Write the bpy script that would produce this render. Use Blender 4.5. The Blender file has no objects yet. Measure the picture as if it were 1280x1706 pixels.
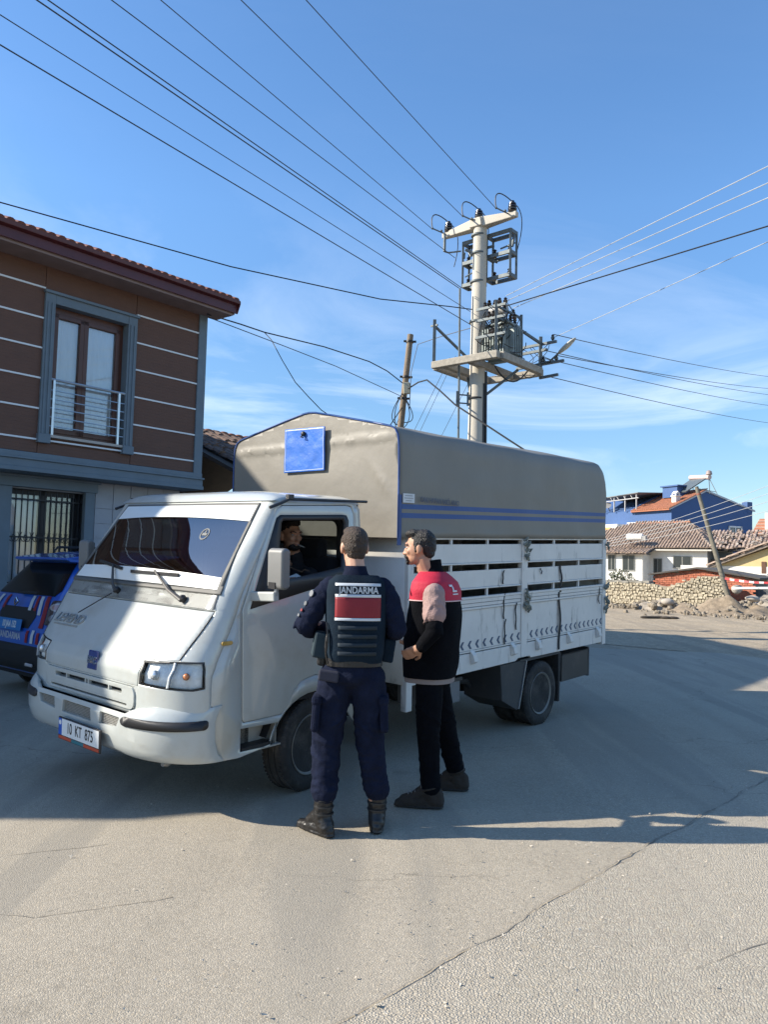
import bpy, bmesh, math, random
from math import sin, cos, pi, radians, sqrt, atan2
from mathutils import Vector, Matrix, noise, Euler
random.seed(7)
S = bpy.context.scene
COL = S.collection
# ------------------------------------------------------------------ camera, sky, sun, exposure
cam = bpy.data.cameras.new('camera'); cam.sensor_fit = 'VERTICAL'; cam.sensor_height = 36; cam.lens = 36*1281/1706
cam.clip_start = .05; cam.clip_end = 3000
camo = bpy.data.objects.new('camera', cam); COL.objects.link(camo); S.camera = camo
camo.matrix_world = Matrix.Translation((0, 0, 1.6)) @ Matrix.Rotation(radians(93.75), 4, 'X') @ Matrix.Rotation(radians(1.43), 4, 'Z')
SUN = Vector((-.9985*cos(radians(30.3)), -.055*cos(radians(30.3)), sin(radians(30.3))))
W = bpy.data.worlds.new('World'); S.world = W; W.use_nodes = True
nt = W.node_tree; N_ = nt.nodes; L_ = nt.links
bg = N_['Background']
sky = N_.new('ShaderNodeTexSky'); sky.sky_type = 'NISHITA'; sky.sun_disc = False
sky.sun_elevation = radians(30.3); sky.sun_rotation = atan2(SUN.x, SUN.y); sky.altitude = 300; sky.air_density = 1.0; sky.dust_density = .32; sky.ozone_density = 3.2
geo = N_.new('ShaderNodeNewGeometry'); sep = N_.new('ShaderNodeSeparateXYZ')
tc = N_.new('ShaderNodeTexCoord')
L_.new(tc.outputs['Generated'], sep.inputs[0])
# thin high cirrus: noise on the sky direction, projected on a flat layer
dv = N_.new('ShaderNodeMath'); dv.operation = 'MAXIMUM'; dv.inputs[1].default_value = .03; L_.new(sep.outputs[2], dv.inputs[0])
ad = N_.new('ShaderNodeMath'); ad.operation = 'ADD'; ad.inputs[1].default_value = .12; L_.new(dv.outputs[0], ad.inputs[0])
px = N_.new('ShaderNodeMath'); px.operation = 'DIVIDE'; L_.new(sep.outputs[0], px.inputs[0]); L_.new(ad.outputs[0], px.inputs[1])
py = N_.new('ShaderNodeMath'); py.operation = 'DIVIDE'; L_.new(sep.outputs[1], py.inputs[0]); L_.new(ad.outputs[0], py.inputs[1])
cb = N_.new('ShaderNodeCombineXYZ'); L_.new(px.outputs[0], cb.inputs[0]); L_.new(py.outputs[0], cb.inputs[1])
mp = N_.new('ShaderNodeMapping'); mp.inputs['Scale'].default_value = (.55, .9, 1); mp.inputs['Rotation'].default_value = (0, 0, .5); mp.inputs['Location'].default_value = (1.5, 8.2, 0)
L_.new(cb.outputs[0], mp.inputs[0])
ns = N_.new('ShaderNodeTexNoise'); ns.inputs['Scale'].default_value = 1.1; ns.inputs['Detail'].default_value = 8; ns.inputs['Roughness'].default_value = .62; ns.inputs['Distortion'].default_value = 1.1
L_.new(mp.outputs[0], ns.inputs[0])
rp = N_.new('ShaderNodeValToRGB'); rp.color_ramp.elements[0].position = .47; rp.color_ramp.elements[0].color = (0, 0, 0, 1); rp.color_ramp.elements[1].position = .82; rp.color_ramp.elements[1].color = (.48, .48, .48, 1)
L_.new(ns.outputs[0], rp.inputs[0])
mx = N_.new('ShaderNodeMixRGB'); hz = N_.new('ShaderNodeMapRange'); hz.inputs[1].default_value = .22; hz.inputs[2].default_value = .46; hz.inputs[3].default_value = 1; hz.inputs[4].default_value = .06; L_.new(sep.outputs[2], hz.inputs[0])
lo = N_.new('ShaderNodeMapRange'); lo.inputs[1].default_value = .06; lo.inputs[2].default_value = .17; L_.new(sep.outputs[2], lo.inputs[0]); lm_ = N_.new('ShaderNodeMath'); lm_.operation = 'MULTIPLY'; L_.new(lo.outputs[0], lm_.inputs[0]); L_.new(hz.outputs[0], lm_.inputs[1])
cm = N_.new('ShaderNodeMath'); cm.operation = 'MULTIPLY'; L_.new(rp.outputs[0], cm.inputs[0]); L_.new(lm_.outputs[0], cm.inputs[1]); L_.new(cm.outputs[0], mx.inputs[0]); hs = N_.new('ShaderNodeHueSaturation'); hs.inputs['Saturation'].default_value = 1.13; el = N_.new('ShaderNodeMapRange'); el.inputs[1].default_value = 0; el.inputs[2].default_value = .42; el.inputs[3].default_value = .58; el.inputs[4].default_value = 1.04; L_.new(sep.outputs[2], el.inputs[0]); L_.new(el.outputs[0], hs.inputs['Value']); L_.new(sky.outputs[0], hs.inputs['Color']); L_.new(hs.outputs[0], mx.inputs[1]); mx.inputs[2].default_value = (5.6, 6.0, 6.6, 1)
L_.new(mx.outputs[0], bg.inputs[0]); bg.inputs[1].default_value = .142
sun = bpy.data.lights.new('sun', 'SUN'); sun.energy = 5.0; sun.angle = radians(.53); sun.color = (1, .92, .79)
suno = bpy.data.objects.new('sun', sun); COL.objects.link(suno); suno.rotation_euler = SUN.to_track_quat('Z', 'Y').to_euler()
S.view_settings.view_transform = 'Standard'; S.view_settings.look = 'None'; S.view_settings.exposure = .82; S.view_settings.gamma = 1
S.view_settings.use_curve_mapping = False

# ------------------------------------------------------------------ helpers
MATS = {}
def M(name, col, rough=.6, metal=0, var=.12, scale=4, bump=0, bscale=30, coat=0, spec=.5, stretch=(1, 1, 1), dirt=None, dirtamt=.5, dscale=3, dstretch=(1, 1, 1), dlo=.5, dhi=.78):
    if name in MATS: return MATS[name]
    m = bpy.data.materials.new(name); m.use_nodes = True; MATS[name] = m
    n = m.node_tree.nodes; l = m.node_tree.links; b = n['Principled BSDF']
    b.inputs['Roughness'].default_value = rough; b.inputs['Metallic'].default_value = metal
    b.inputs['Coat Weight'].default_value = coat; b.inputs['Coat Roughness'].default_value = .08; b.inputs['Specular IOR Level'].default_value = spec
    t = n.new('ShaderNodeTexCoord')
    mpn = n.new('ShaderNodeMapping'); mpn.inputs['Scale'].default_value = stretch; l.new(t.outputs['Object'], mpn.inputs[0])
    x = n.new('ShaderNodeTexNoise'); x.inputs['Scale'].default_value = scale; x.inputs['Detail'].default_value = 6; x.inputs['Roughness'].default_value = .6
    l.new(mpn.outputs[0], x.inputs[0])
    mr = n.new('ShaderNodeMapRange'); mr.inputs[1].default_value = .3; mr.inputs[2].default_value = .7; l.new(x.outputs[0], mr.inputs[0])
    mix = n.new('ShaderNodeMixRGB'); l.new(mr.outputs[0], mix.inputs[0])
    mix.inputs[1].default_value = (*[c*(1-var) for c in col], 1); mix.inputs[2].default_value = (*[min(1, c*(1+var)) for c in col], 1)
    out = mix.outputs[0]
    if dirt:
        mp2 = n.new('ShaderNodeMapping'); mp2.inputs['Scale'].default_value = dstretch; l.new(t.outputs['Object'], mp2.inputs[0])
        d = n.new('ShaderNodeTexNoise'); d.inputs['Scale'].default_value = dscale; d.inputs['Detail'].default_value = 8; d.inputs['Roughness'].default_value = .7; l.new(mp2.outputs[0], d.inputs[0])
        dr = n.new('ShaderNodeMapRange'); dr.inputs[1].default_value = dlo; dr.inputs[2].default_value = dhi; dr.inputs[4].default_value = dirtamt; l.new(d.outputs[0], dr.inputs[0])
        m2 = n.new('ShaderNodeMixRGB'); l.new(dr.outputs[0], m2.inputs[0]); l.new(out, m2.inputs[1]); m2.inputs[2].default_value = (*dirt, 1); out = m2.outputs[0]
    l.new(out, b.inputs['Base Color'])
    if bump:
        y = n.new('ShaderNodeTexNoise'); y.inputs['Scale'].default_value = bscale; y.inputs['Detail'].default_value = 5; l.new(t.outputs['Object'], y.inputs[0])
        bp = n.new('ShaderNodeBump'); bp.inputs['Strength'].default_value = bump; bp.inputs['Distance'].default_value = .02; l.new(y.outputs[0], bp.inputs['Height']); l.new(bp.outputs[0], b.inputs['Normal'])
    return m
def glass(name, tint=(.8, .85, .85), dark=.0, rough=.02, ior=1.6):
    if name in MATS: return MATS[name]
    m = bpy.data.materials.new(name); m.use_nodes = True; MATS[name] = m
    n = m.node_tree.nodes; l = m.node_tree.links; n.remove(n['Principled BSDF'])
    tr = n.new('ShaderNodeBsdfTransparent'); tr.inputs[0].default_value = (*[c*(1-dark) for c in tint], 1)
    gl = n.new('ShaderNodeBsdfGlossy'); gl.inputs['Roughness'].default_value = rough
    fr = n.new('ShaderNodeFresnel'); fr.inputs[0].default_value = ior
    mxs = n.new('ShaderNodeMixShader'); l.new(fr.outputs[0], mxs.inputs[0]); l.new(tr.outputs[0], mxs.inputs[1]); l.new(gl.outputs[0], mxs.inputs[2])
    l.new(mxs.outputs[0], n['Material Output'].inputs[0]); return m

def link(name, me, mat, parent=None, loc=None):
    o = bpy.data.objects.new(name, me); COL.objects.link(o)
    if mat is not None:
        for mm in (mat if isinstance(mat, (list, tuple)) else [mat]): me.materials.append(mm)
    if parent is not None: o.parent = parent
    if loc is not None: o.location = loc
    return o
def tag(o, label=None, cat=None, group=None, kind=None):
    for k, v in (('label', label), ('category', cat), ('group', group), ('kind', kind)):
        if v: o[k] = v
    return o
def root(name, label, cat, mw=None, group=None):
    o = bpy.data.objects.new(name, None); COL.objects.link(o); o.empty_display_size = .2
    if mw is not None: o.matrix_world = mw
    return tag(o, label, cat, group)
def frame(o, x, y, z=None):
    x = Vector(x).normalized(); y = Vector(y).normalized(); z = x.cross(y) if z is None else Vector(z)
    m = Matrix.Identity(4)
    for i in range(3): m[i][0] = x[i]; m[i][1] = y[i]; m[i][2] = z[i]; m[i][3] = o[i]
    return m
class MB:
    def __init__(s): s.v = []; s.f = []; s.mi = []; s.cur = 0
    def add(s, vs, fs):
        k = len(s.v); s.v += [tuple(p) for p in vs]; s.f += [tuple(i+k for i in f) for f in fs]; s.mi += [s.cur]*len(fs); return s
    def box(s, c, d, rot=None):
        h = [q/2 for q in d]; vs = [Vector((x*h[0], y*h[1], z*h[2])) for x in (-1, 1) for y in (-1, 1) for z in (-1, 1)]
        if rot is not None: vs = [rot @ v for v in vs]
        c = Vector(c); return s.add([v+c for v in vs], [(0, 1, 3, 2), (4, 6, 7, 5), (0, 4, 5, 1), (2, 3, 7, 6), (0, 2, 6, 4), (1, 5, 7, 3)])
    def bb(s, a, b):   # box from corner to corner
        return s.box([(a[i]+b[i])/2 for i in range(3)], [abs(b[i]-a[i]) for i in range(3)])
    def bar(s, p, q, w, h=None, up=(0, 0, 1)):
        p = Vector(p); q = Vector(q); d = q-p; L = d.length; d.normalize(); u = Vector(up)
        if abs(d.dot(u)) > .98: u = Vector((0, 1, 0))
        a = d.cross(u).normalized(); b = a.cross(d)
        return s.box((p+q)/2, (w, L, h or w), Matrix((a, d, b)).transposed())
    def tube(s, path, r, n=8, caps=True):
        path = [Vector(p) for p in path]; rs = r if isinstance(r, (list, tuple)) else [r]*len(path)
        vs = []; fs = []; pa = None
        for i, p in enumerate(path):
            d = (path[min(i+1, len(path)-1)]-path[max(i-1, 0)]).normalized()
            if pa is None:
                pa = d.orthogonal().normalized()
            else:
                pa = (pa-d*pa.dot(d)); pa = pa.normalized() if pa.length > 1e-6 else d.orthogonal().normalized()
            b = d.cross(pa)
            for k in range(n):
                t = 2*pi*k/n; vs.append(p+(pa*cos(t)+b*sin(t))*rs[i])
        for i in range(len(path)-1):
            for k in range(n): fs.append((i*n+k, i*n+(k+1) % n, (i+1)*n+(k+1) % n, (i+1)*n+k))
        if caps: fs += [tuple(range(n-1, -1, -1)), tuple((len(path)-1)*n+k for k in range(n))]
        return s.add(vs, fs)
    def lathe(s, prof, o=(0, 0, 0), ax=(0, 0, 1), n=24):   # prof: (r, h) along ax
        o = Vector(o); ax = Vector(ax).normalized(); a = ax.orthogonal().normalized(); b = ax.cross(a); vs = []; fs = []
        for r, h in prof:
            for k in range(n):
                t = 2*pi*k/n; vs.append(o+ax*h+(a*cos(t)+b*sin(t))*r)
        for i in range(len(prof)-1):
            for k in range(n): fs.append((i*n+k, i*n+(k+1) % n, (i+1)*n+(k+1) % n, (i+1)*n+k))
        if prof[0][0] > 1e-4: fs.append(tuple(range(n-1, -1, -1)))
        if prof[-1][0] > 1e-4: fs.append(tuple((len(prof)-1)*n+k for k in range(n)))
        return s.add(vs, fs)
    def prism(s, poly, off):   # planar polygon (3d points) extruded by off
        n = len(poly); off = Vector(off); vs = [Vector(p) for p in poly]; vs += [v+off for v in vs]
        return s.add(vs, [tuple(range(n-1, -1, -1)), tuple(range(n, 2*n))]+[(i, (i+1) % n, n+(i+1) % n, n+i) for i in range(n)])
    def grid(s, rows):
        n = len(rows[0]); vs = [p for r in rows for p in r]
        return s.add(vs, [(i*n+j, i*n+j+1, (i+1)*n+j+1, (i+1)*n+j) for i in range(len(rows)-1) for j in range(n-1)])
    def ball(s, c, r, n=8, m=6, rot=None):
        r = r if isinstance(r, (list, tuple)) else (r, r, r); c = Vector(c); vs = [Vector((0, 0, -1))]
        for i in range(1, m):
            t = -pi/2+pi*i/m
            for k in range(n): vs.append(Vector((cos(t)*cos(2*pi*k/n), cos(t)*sin(2*pi*k/n), sin(t))))
        vs.append(Vector((0, 0, 1))); fs = []
        for k in range(n): fs.append((0, 1+(k+1) % n, 1+k)); fs.append((len(vs)-1, 1+(m-2)*n+k, 1+(m-2)*n+(k+1) % n))
        for i in range(m-2):
            for k in range(n): a = 1+i*n; fs.append((a+k, a+(k+1) % n, a+n+(k+1) % n, a+n+k))
        vs = [Vector((v.x*r[0], v.y*r[1], v.z*r[2])) for v in vs]
        if rot is not None: vs = [rot @ v for v in vs]
        return s.add([v+c for v in vs], fs)
    def mesh(s, name, smooth=None, fix=True):
        me = bpy.data.meshes.new(name); me.from_pydata(s.v, [], s.f)
        if any(s.mi): me.polygons.foreach_set('material_index', s.mi)
        if fix:
            bm = bmesh.new(); bm.from_mesh(me); bmesh.ops.recalc_face_normals(bm, faces=bm.faces); bm.to_mesh(me); bm.free()
        if smooth:
            me.polygons.foreach_set('use_smooth', [True]*len(me.polygons)); me.set_sharp_from_angle(angle=radians(smooth))
        me.update(); return me
    def build(s, name, mat, parent=None, smooth=None, bevel=0, kind=None, label=None, fix=True):
        o = link(name, s.mesh(name, smooth, fix), mat, parent)
        if bevel:
            b = o.modifiers.new('bevel', 'BEVEL'); b.width = bevel; b.segments = 2; b.limit_method = 'ANGLE'; b.angle_limit = radians(40)
        if kind: o['kind'] = kind
        if label: o['label'] = label
        return o
def panel2d(name, mat, parent, outer, holes, mapf, cx=(), cz=(), thick=.02, smooth=35, flip=False, bevel=0):
    bm = bmesh.new(); es = []
    for loop in [outer]+list(holes):
        vs = [bm.verts.new((p[0], p[1], 0)) for p in loop]
        es += [bm.edges.new((vs[i], vs[(i+1) % len(vs)])) for i in range(len(vs))]
    bmesh.ops.triangle_fill(bm, edges=es, use_beauty=True, use_dissolve=False)
    for c in cx: bmesh.ops.bisect_plane(bm, geom=bm.verts[:]+bm.edges[:]+bm.faces[:], plane_co=(c, 0, 0), plane_no=(1, 0, 0), dist=2e-4)
    for c in cz: bmesh.ops.bisect_plane(bm, geom=bm.verts[:]+bm.edges[:]+bm.faces[:], plane_co=(0, c, 0), plane_no=(0, 1, 0), dist=2e-4)
    if cx or cz:
        bmesh.ops.remove_doubles(bm, verts=bm.verts[:], dist=1e-4); bmesh.ops.dissolve_degenerate(bm, edges=bm.edges[:], dist=1e-4); bmesh.ops.triangulate(bm, faces=bm.faces[:])
    for f in bm.faces:
        f.normal_update()
        if (f.normal.z < 0) != flip: f.normal_flip()
    for v in bm.verts: v.co = Vector(mapf(v.co.x, v.co.y))
    me = bpy.data.meshes.new(name); bm.to_mesh(me); bm.free()
    if smooth:
        me.polygons.foreach_set('use_smooth', [True]*len(me.polygons)); me.set_sharp_from_angle(angle=radians(smooth))
    o = link(name, me, mat, parent)
    if thick:
        m = o.modifiers.new('solid', 'SOLIDIFY'); m.thickness = thick; m.offset = -1
    if bevel:
        b = o.modifiers.new('bevel', 'BEVEL'); b.width = bevel; b.segments = 2; b.limit_method = 'ANGLE'; b.angle_limit = radians(50)
    return o
def text(name, s, size, o, xd, ud, mat, parent=None, xs=1, bold=0, ext=.0008, align='CENTER', shear=0):
    c = bpy.data.curves.new(name, 'FONT'); c.body = s; c.size = size; c.align_x = align; c.align_y = 'CENTER'; c.extrude = ext; c.offset = bold; c.shear = shear
    ob = link(name, c, mat, parent); x = Vector(xd).normalized(); u = Vector(ud).normalized(); z = x.cross(u).normalized(); u = z.cross(x)
    m = frame(o, x, u, z); ob.matrix_local = m @ Matrix.Diagonal((xs, 1, 1, 1)); return ob
def copy_tree(o, parent=None, mw=None):
    c = o.copy(); COL.objects.link(c)
    if parent is not None: c.parent = parent
    if mw is not None: c.matrix_world = mw
    for ch in list(o.children): copy_tree(ch, c)
    return c
def rr(x0, z0, x1, z1, r, n=5):   # rounded rectangle outline
    out = []
    for cx_, cz_, a in ((x1-r, z0+r, -pi/2), (x1-r, z1-r, 0), (x0+r, z1-r, pi/2), (x0+r, z0+r, pi)):
        for k in range(n+1): t = a+pi/2*k/n; out.append((cx_+r*cos(t), cz_+r*sin(t)))
    return out
def lerp(tab, z):
    if z <= tab[0][0]: return tab[0][1]
    for (a, b), (c, d) in zip(tab, tab[1:]):
        if z <= c: return b+(d-b)*(z-a)/(c-a)
    return tab[-1][1]
def bezier(p0, p1, p2, n=12):
    p0, p1, p2 = Vector(p0), Vector(p1), Vector(p2)
    return [p0*(1-t)**2+p1*2*t*(1-t)+p2*t*t for t in [i/n for i in range(n+1)]]
frange = lambda a, b, st: [a+st*i for i in range(int((b-a)/st)+1)]
YB = radians(40.03); D = Vector((sin(YB), cos(YB), 0)); NN = Vector((cos(YB), -sin(YB), 0)); UP = Vector((0, 0, 1))

# materials
white = M('truck_white_paint', (.455, .475, .45), .3, var=.05, scale=2, coat=1.0, dirt=(.30, .255, .18), dirtamt=.38, dscale=3.6)
whited = M('dirty_white_paint', (.66, .635, .59), .5, var=.06, dirt=(.045, .04, .034), dirtamt=.85, dscale=4.2, dstretch=(1, 2.0, .42), dlo=.57, dhi=.74, bump=.08, bscale=14)
black = M('black_plastic', (.018, .018, .02), .5, var=.2, bump=.1, bscale=200)
rubber = M('rubber', (.022, .021, .02), .85, var=.35, scale=8, bump=.3, bscale=60, dirt=(.16, .14, .12), dirtamt=.6, dscale=6)
dark = M('dark_interior', (.012, .012, .014), .8)
steel = M('grey_steel', (.32, .33, .34), .45, .7, var=.2)
galv = M('galvanised', (.125, .145, .15), .6, .3, var=.25, scale=10)
chrome = M('chrome', (.7, .7, .72), .15, 1)
# ------------------------------------------------------------------ ground (structure)
def asphalt(name, col, vscale, bump, streak=.25, dusty=(.36, .33, .28)):
    m = bpy.data.materials.new(name); m.use_nodes = True; n = m.node_tree.nodes; l = m.node_tree.links; b = n['Principled BSDF']; b.inputs['Roughness'].default_value = .93; b.inputs['Specular IOR Level'].default_value = .25
    t = n.new('ShaderNodeTexCoord'); co = t.outputs['Object']
    v = n.new('ShaderNodeTexVoronoi'); v.inputs['Scale'].default_value = vscale; v.inputs['Randomness'].default_value = 1; l.new(co, v.inputs['Vector'])
    v2 = n.new('ShaderNodeTexVoronoi'); v2.inputs['Scale'].default_value = vscale; v2.feature = 'DISTANCE_TO_EDGE'; l.new(co, v2.inputs['Vector'])
    big = n.new('ShaderNodeTexNoise'); big.inputs['Scale'].default_value = .55; big.inputs['Detail'].default_value = 7; big.inputs['Roughness'].default_value = .6; l.new(co, big.inputs[0])
    mp = n.new('ShaderNodeMapping'); mp.inputs['Rotation'].default_value = (0, 0, YB); mp.inputs['Scale'].default_value = (1.5, .12, 1); l.new(co, mp.inputs[0])
    st = n.new('ShaderNodeTexNoise'); st.inputs['Scale'].default_value = 1.6; st.inputs['Detail'].default_value = 5; st.inputs['Distortion'].default_value = .3; l.new(mp.outputs[0], st.inputs[0])
    def mixc(fac, a, bb, typ='MIX'):
        q = n.new('ShaderNodeMixRGB'); q.blend_type = typ
        (l.new(fac, q.inputs[0]) if hasattr(fac, 'is_linked') else setattr(q.inputs[0], 'default_value', fac))
        for i, s in ((1, a), (2, bb)):
            if hasattr(s, 'is_linked'): l.new(s, q.inputs[i])
            else: q.inputs[i].default_value = (*s, 1)
        return q.outputs[0]
    def rng(s, a, bb, c, d):
        q = n.new('ShaderNodeMapRange'); q.inputs[1].default_value = a; q.inputs[2].default_value = bb; q.inputs[3].default_value = c; q.inputs[4].default_value = d; l.new(s, q.inputs[0]); return q.outputs[0]
    hue = n.new('ShaderNodeSeparateColor'); l.new(v.outputs['Color'], hue.inputs[0])
    stone = mixc(rng(hue.outputs[0], 0, 1, 0, 1), [c*.74 for c in col], [c*1.24 for c in col])
    stone = mixc(rng(hue.outputs[1], .8, 1, 0, .45), stone, (col[0]*1.35, col[1]*1.2, col[2]*1.0))
    stone = mixc(rng(v2.outputs['Distance'], 0, .12, .6, 0), stone, [c*.45 for c in col])
    c1 = mixc(rng(big.outputs[0], .35, .7, 0, .45), stone, dusty)
    c2 = mixc(rng(st.outputs[0], .45, .75, 0, streak), c1, [c*.62 for c in col])
    fine = n.new('ShaderNodeTexNoise'); fine.inputs['Scale'].default_value = 7; fine.inputs['Detail'].default_value = 8; fine.inputs['Roughness'].default_value = .75; l.new(co, fine.inputs[0])
    c2 = mixc(rng(fine.outputs[0], .3, .72, 0, .3), c2, [x*.9 for x in dusty])
    pat = n.new('ShaderNodeTexNoise'); pat.inputs['Scale'].default_value = .9; pat.inputs['Detail'].default_value = 4; pat.inputs['Distortion'].default_value = 1.2; l.new(mp.outputs[0], pat.inputs[0])
    c2 = mixc(rng(pat.outputs[0], .50, .58, 0, .42), c2, [col[0]*.66, col[1]*.69, col[2]*.74])
    oil = n.new('ShaderNodeTexNoise'); oil.inputs['Scale'].default_value = 1.3; oil.inputs['Detail'].default_value = 3; l.new(co, oil.inputs[0])
    c2 = mixc(rng(oil.outputs[0], .66, .74, 0, .4), c2, [c*.4 for c in col])
    # hairline cracks
    mpc = n.new('ShaderNodeMapping'); mpc.inputs['Rotation'].default_value = (0, 0, .5); mpc.inputs['Scale'].default_value = (.3, .75, 1); l.new(co, mpc.inputs[0])
    wob = n.new('ShaderNodeTexNoise'); wob.inputs['Scale'].default_value = 1.7; wob.inputs['Detail'].default_value = 7; l.new(co, wob.inputs[0])
    ad_ = n.new('ShaderNodeMixRGB'); ad_.blend_type = 'ADD'; ad_.inputs[0].default_value = .75; l.new(mpc.outputs[0], ad_.inputs[1]); l.new(wob.outputs['Color'], ad_.inputs[2])
    cr = n.new('ShaderNodeTexVoronoi'); cr.feature = 'DISTANCE_TO_EDGE'; cr.inputs['Scale'].default_value = .8; l.new(ad_.outputs[0], cr.inputs['Vector'])
    msk = n.new('ShaderNodeTexNoise'); msk.inputs['Scale'].default_value = .4; l.new(co, msk.inputs[0])
    mlt = n.new('ShaderNodeMath'); mlt.operation = 'MULTIPLY'; l.new(rng(cr.outputs[0], 0, .006, .6, 0), mlt.inputs[0]); l.new(rng(msk.outputs[0], .48, .62, 0, 1), mlt.inputs[1])
    c2 = mixc(mlt.outputs[0], c2, [c*.3 for c in col])
    l.new(c2, b.inputs['Base Color'])
    h = n.new('ShaderNodeMath'); h.operation = 'ADD'; l.new(rng(v2.outputs['Distance'], 0, .3, 0, 1), h.inputs[0]); l.new(rng(fine.outputs[0], 0, 1, 0, 1.2), h.inputs[1])
    bp = n.new('ShaderNodeBump'); bp.inputs['Strength'].default_value = bump; bp.inputs['Distance'].default_value = .006; l.new(h.outputs[0], bp.inputs['Height']); l.new(bp.outputs[0], b.inputs['Normal'])
    MATS[name] = m; return m
def smooth_noise_sheet(name, poly_fn, xs, ys, zf, mat, kind='structure'):
    m = MB(); m.grid([[(x, y, zf(x, y)) for x in xs] for y in ys]); return m.build(name, mat, None, 60, kind=kind)
dirt = asphalt('pale_dirt', (.37, .30, .21), 16, .7, .5, (.44, .365, .265))
road = asphalt('road_asphalt', (.375, .330, .258), 105, .36, .35, (.48, .422, .33))
roadc = asphalt('coarse_chip_asphalt', (.41, .364, .288), 78, .55, .2, (.48, .422, .33))
m = MB(); m.grid([[(x, y, -.012) for x in (-900, -60, 60, 900)] for y in (-300, -20, 140, 1500)]); m.build('ground', dirt, None, kind='structure')
# asphalt carriageway: runs up the street, its far end peters out in dust at a ragged edge
m = MB(); q = []
for i in range(41):
    t = i/40; a = -13.5+t*32; q.append(NN*a+D*(15.2+1.3*noise.noise(Vector((a*.35, 3, 0)))+.4*noise.noise(Vector((a*2, 1, 0)))))
base = [NN*18+D*-22, NN*-13.5+D*-22]
m.prism([Vector((p.x, p.y, -.006)) for p in base+q], (0, 0, .006)); m.build('road', road, None, kind='structure')
# coarser chip-seal lane laid over it; its long edge runs away from the camera
m = MB(); e0 = Vector((.02, 2.9, 0)); e1 = Vector((1.78, 4.75, 0)); dd = (e1-e0).normalized(); nn_ = Vector((dd.y, -dd.x, 0)); L1 = []; L2 = []
for i in range(90):
    s_ = -8+i*.2; w_ = .03*noise.noise(Vector((s_*2.2, 0, 5)))+.015*noise.noise(Vector((s_*9, 0, 5)))
    L1.append(e0+dd*s_+nn_*w_)
L2 = [p+nn_*(9+i*.05) for i, p in enumerate(L1)]
m.grid([[Vector((a.x, a.y, .004)), Vector((b.x, b.y, .004))] for a, b in zip(L1, L2)]); m.build('road_patch', roadc, None, kind='structure')

tar = M('crack_tar', (.25, .22, .175), .95, var=.4, scale=20)
def strip_on(name, pts, w0, z, mat, seed):
    m_ = MB(); P_ = []; 
    for a, b in zip(pts, pts[1:]):
        a, b = Vector((*a, 0)), Vector((*b, 0)); k = max(2, int((b-a).length/.05)); P_ += [a.lerp(b, i/k) for i in range(k)]
    rows = []
    for i, p_ in enumerate(P_):
        d_ = (P_[min(i+1, len(P_)-1)]-P_[max(i-1, 0)]).normalized(); s_ = Vector((d_.y, -d_.x, 0)); o_ = .035*noise.noise(Vector((i*.13, seed, 0)))+.012*noise.noise(Vector((i*.6, seed, 3))); w_ = w0*max(.05, .5+noise.noise(Vector((i*.35, seed, 7)))); c_ = p_+s_*o_
        rows.append([(c_.x-s_.x*w_, c_.y-s_.y*w_, z), (c_.x+s_.x*w_, c_.y+s_.y*w_, z)])
    m_.grid(rows); return m_.build(name, mat, None, kind='structure')
strip_on('road_seam', [tuple((p-nn_*.012)[:2]) for p in L1[20:89:4]], .006, .0062, tar, 2)
for k, pts in enumerate((((-2.9, 4.0), (-2.0, 4.15), (-1.45, 4.42)), ((-2.7, 3.35), (-1.9, 3.55), (-1.5, 3.5), (-.9, 3.75)), ((-2.3, 2.9), (-2.05, 3.2), (-2.1, 3.5)), ((1.3, 3.2), (1.9, 3.55), (2.3, 3.5), (2.9, 3.9)), ((.2, 6.4), (1.4, 6.9), (2.6, 6.8), (3.6, 7.4)), ((3.2, 10.1), (4.3, 9.2), (5.0, 8.9)))): strip_on('road_crack', pts, .0035, .0068 if k in (3,) else .0028, tar, 11+k)
m = MB(); rg_ = random.Random(5)
for i in range(2600):
    if i % 3: t_ = rg_.random(); c_ = e0+dd*(rg_.uniform(-2, 6))+nn_*rg_.gauss(0, .35)
    else: c_ = Vector((rg_.uniform(-4, 5), rg_.uniform(1.8, 9), 0))
    s_ = rg_.uniform(.003, .009) if i % 40 else rg_.uniform(.01, .016)
    v_ = [Vector((rg_.uniform(-1, 1), rg_.uniform(-1, 1), rg_.uniform(-.4, .9)))*s_ for _ in range(4)]
    m.add([Vector((c_.x, c_.y, .006))+w for w in v_], [(0, 1, 2), (0, 2, 3), (0, 3, 1), (1, 3, 2)])
m.build('gravel', M('loose_gravel', (.42, .38, .32), .9, var=.5, scale=40), None, kind='stuff')
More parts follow.
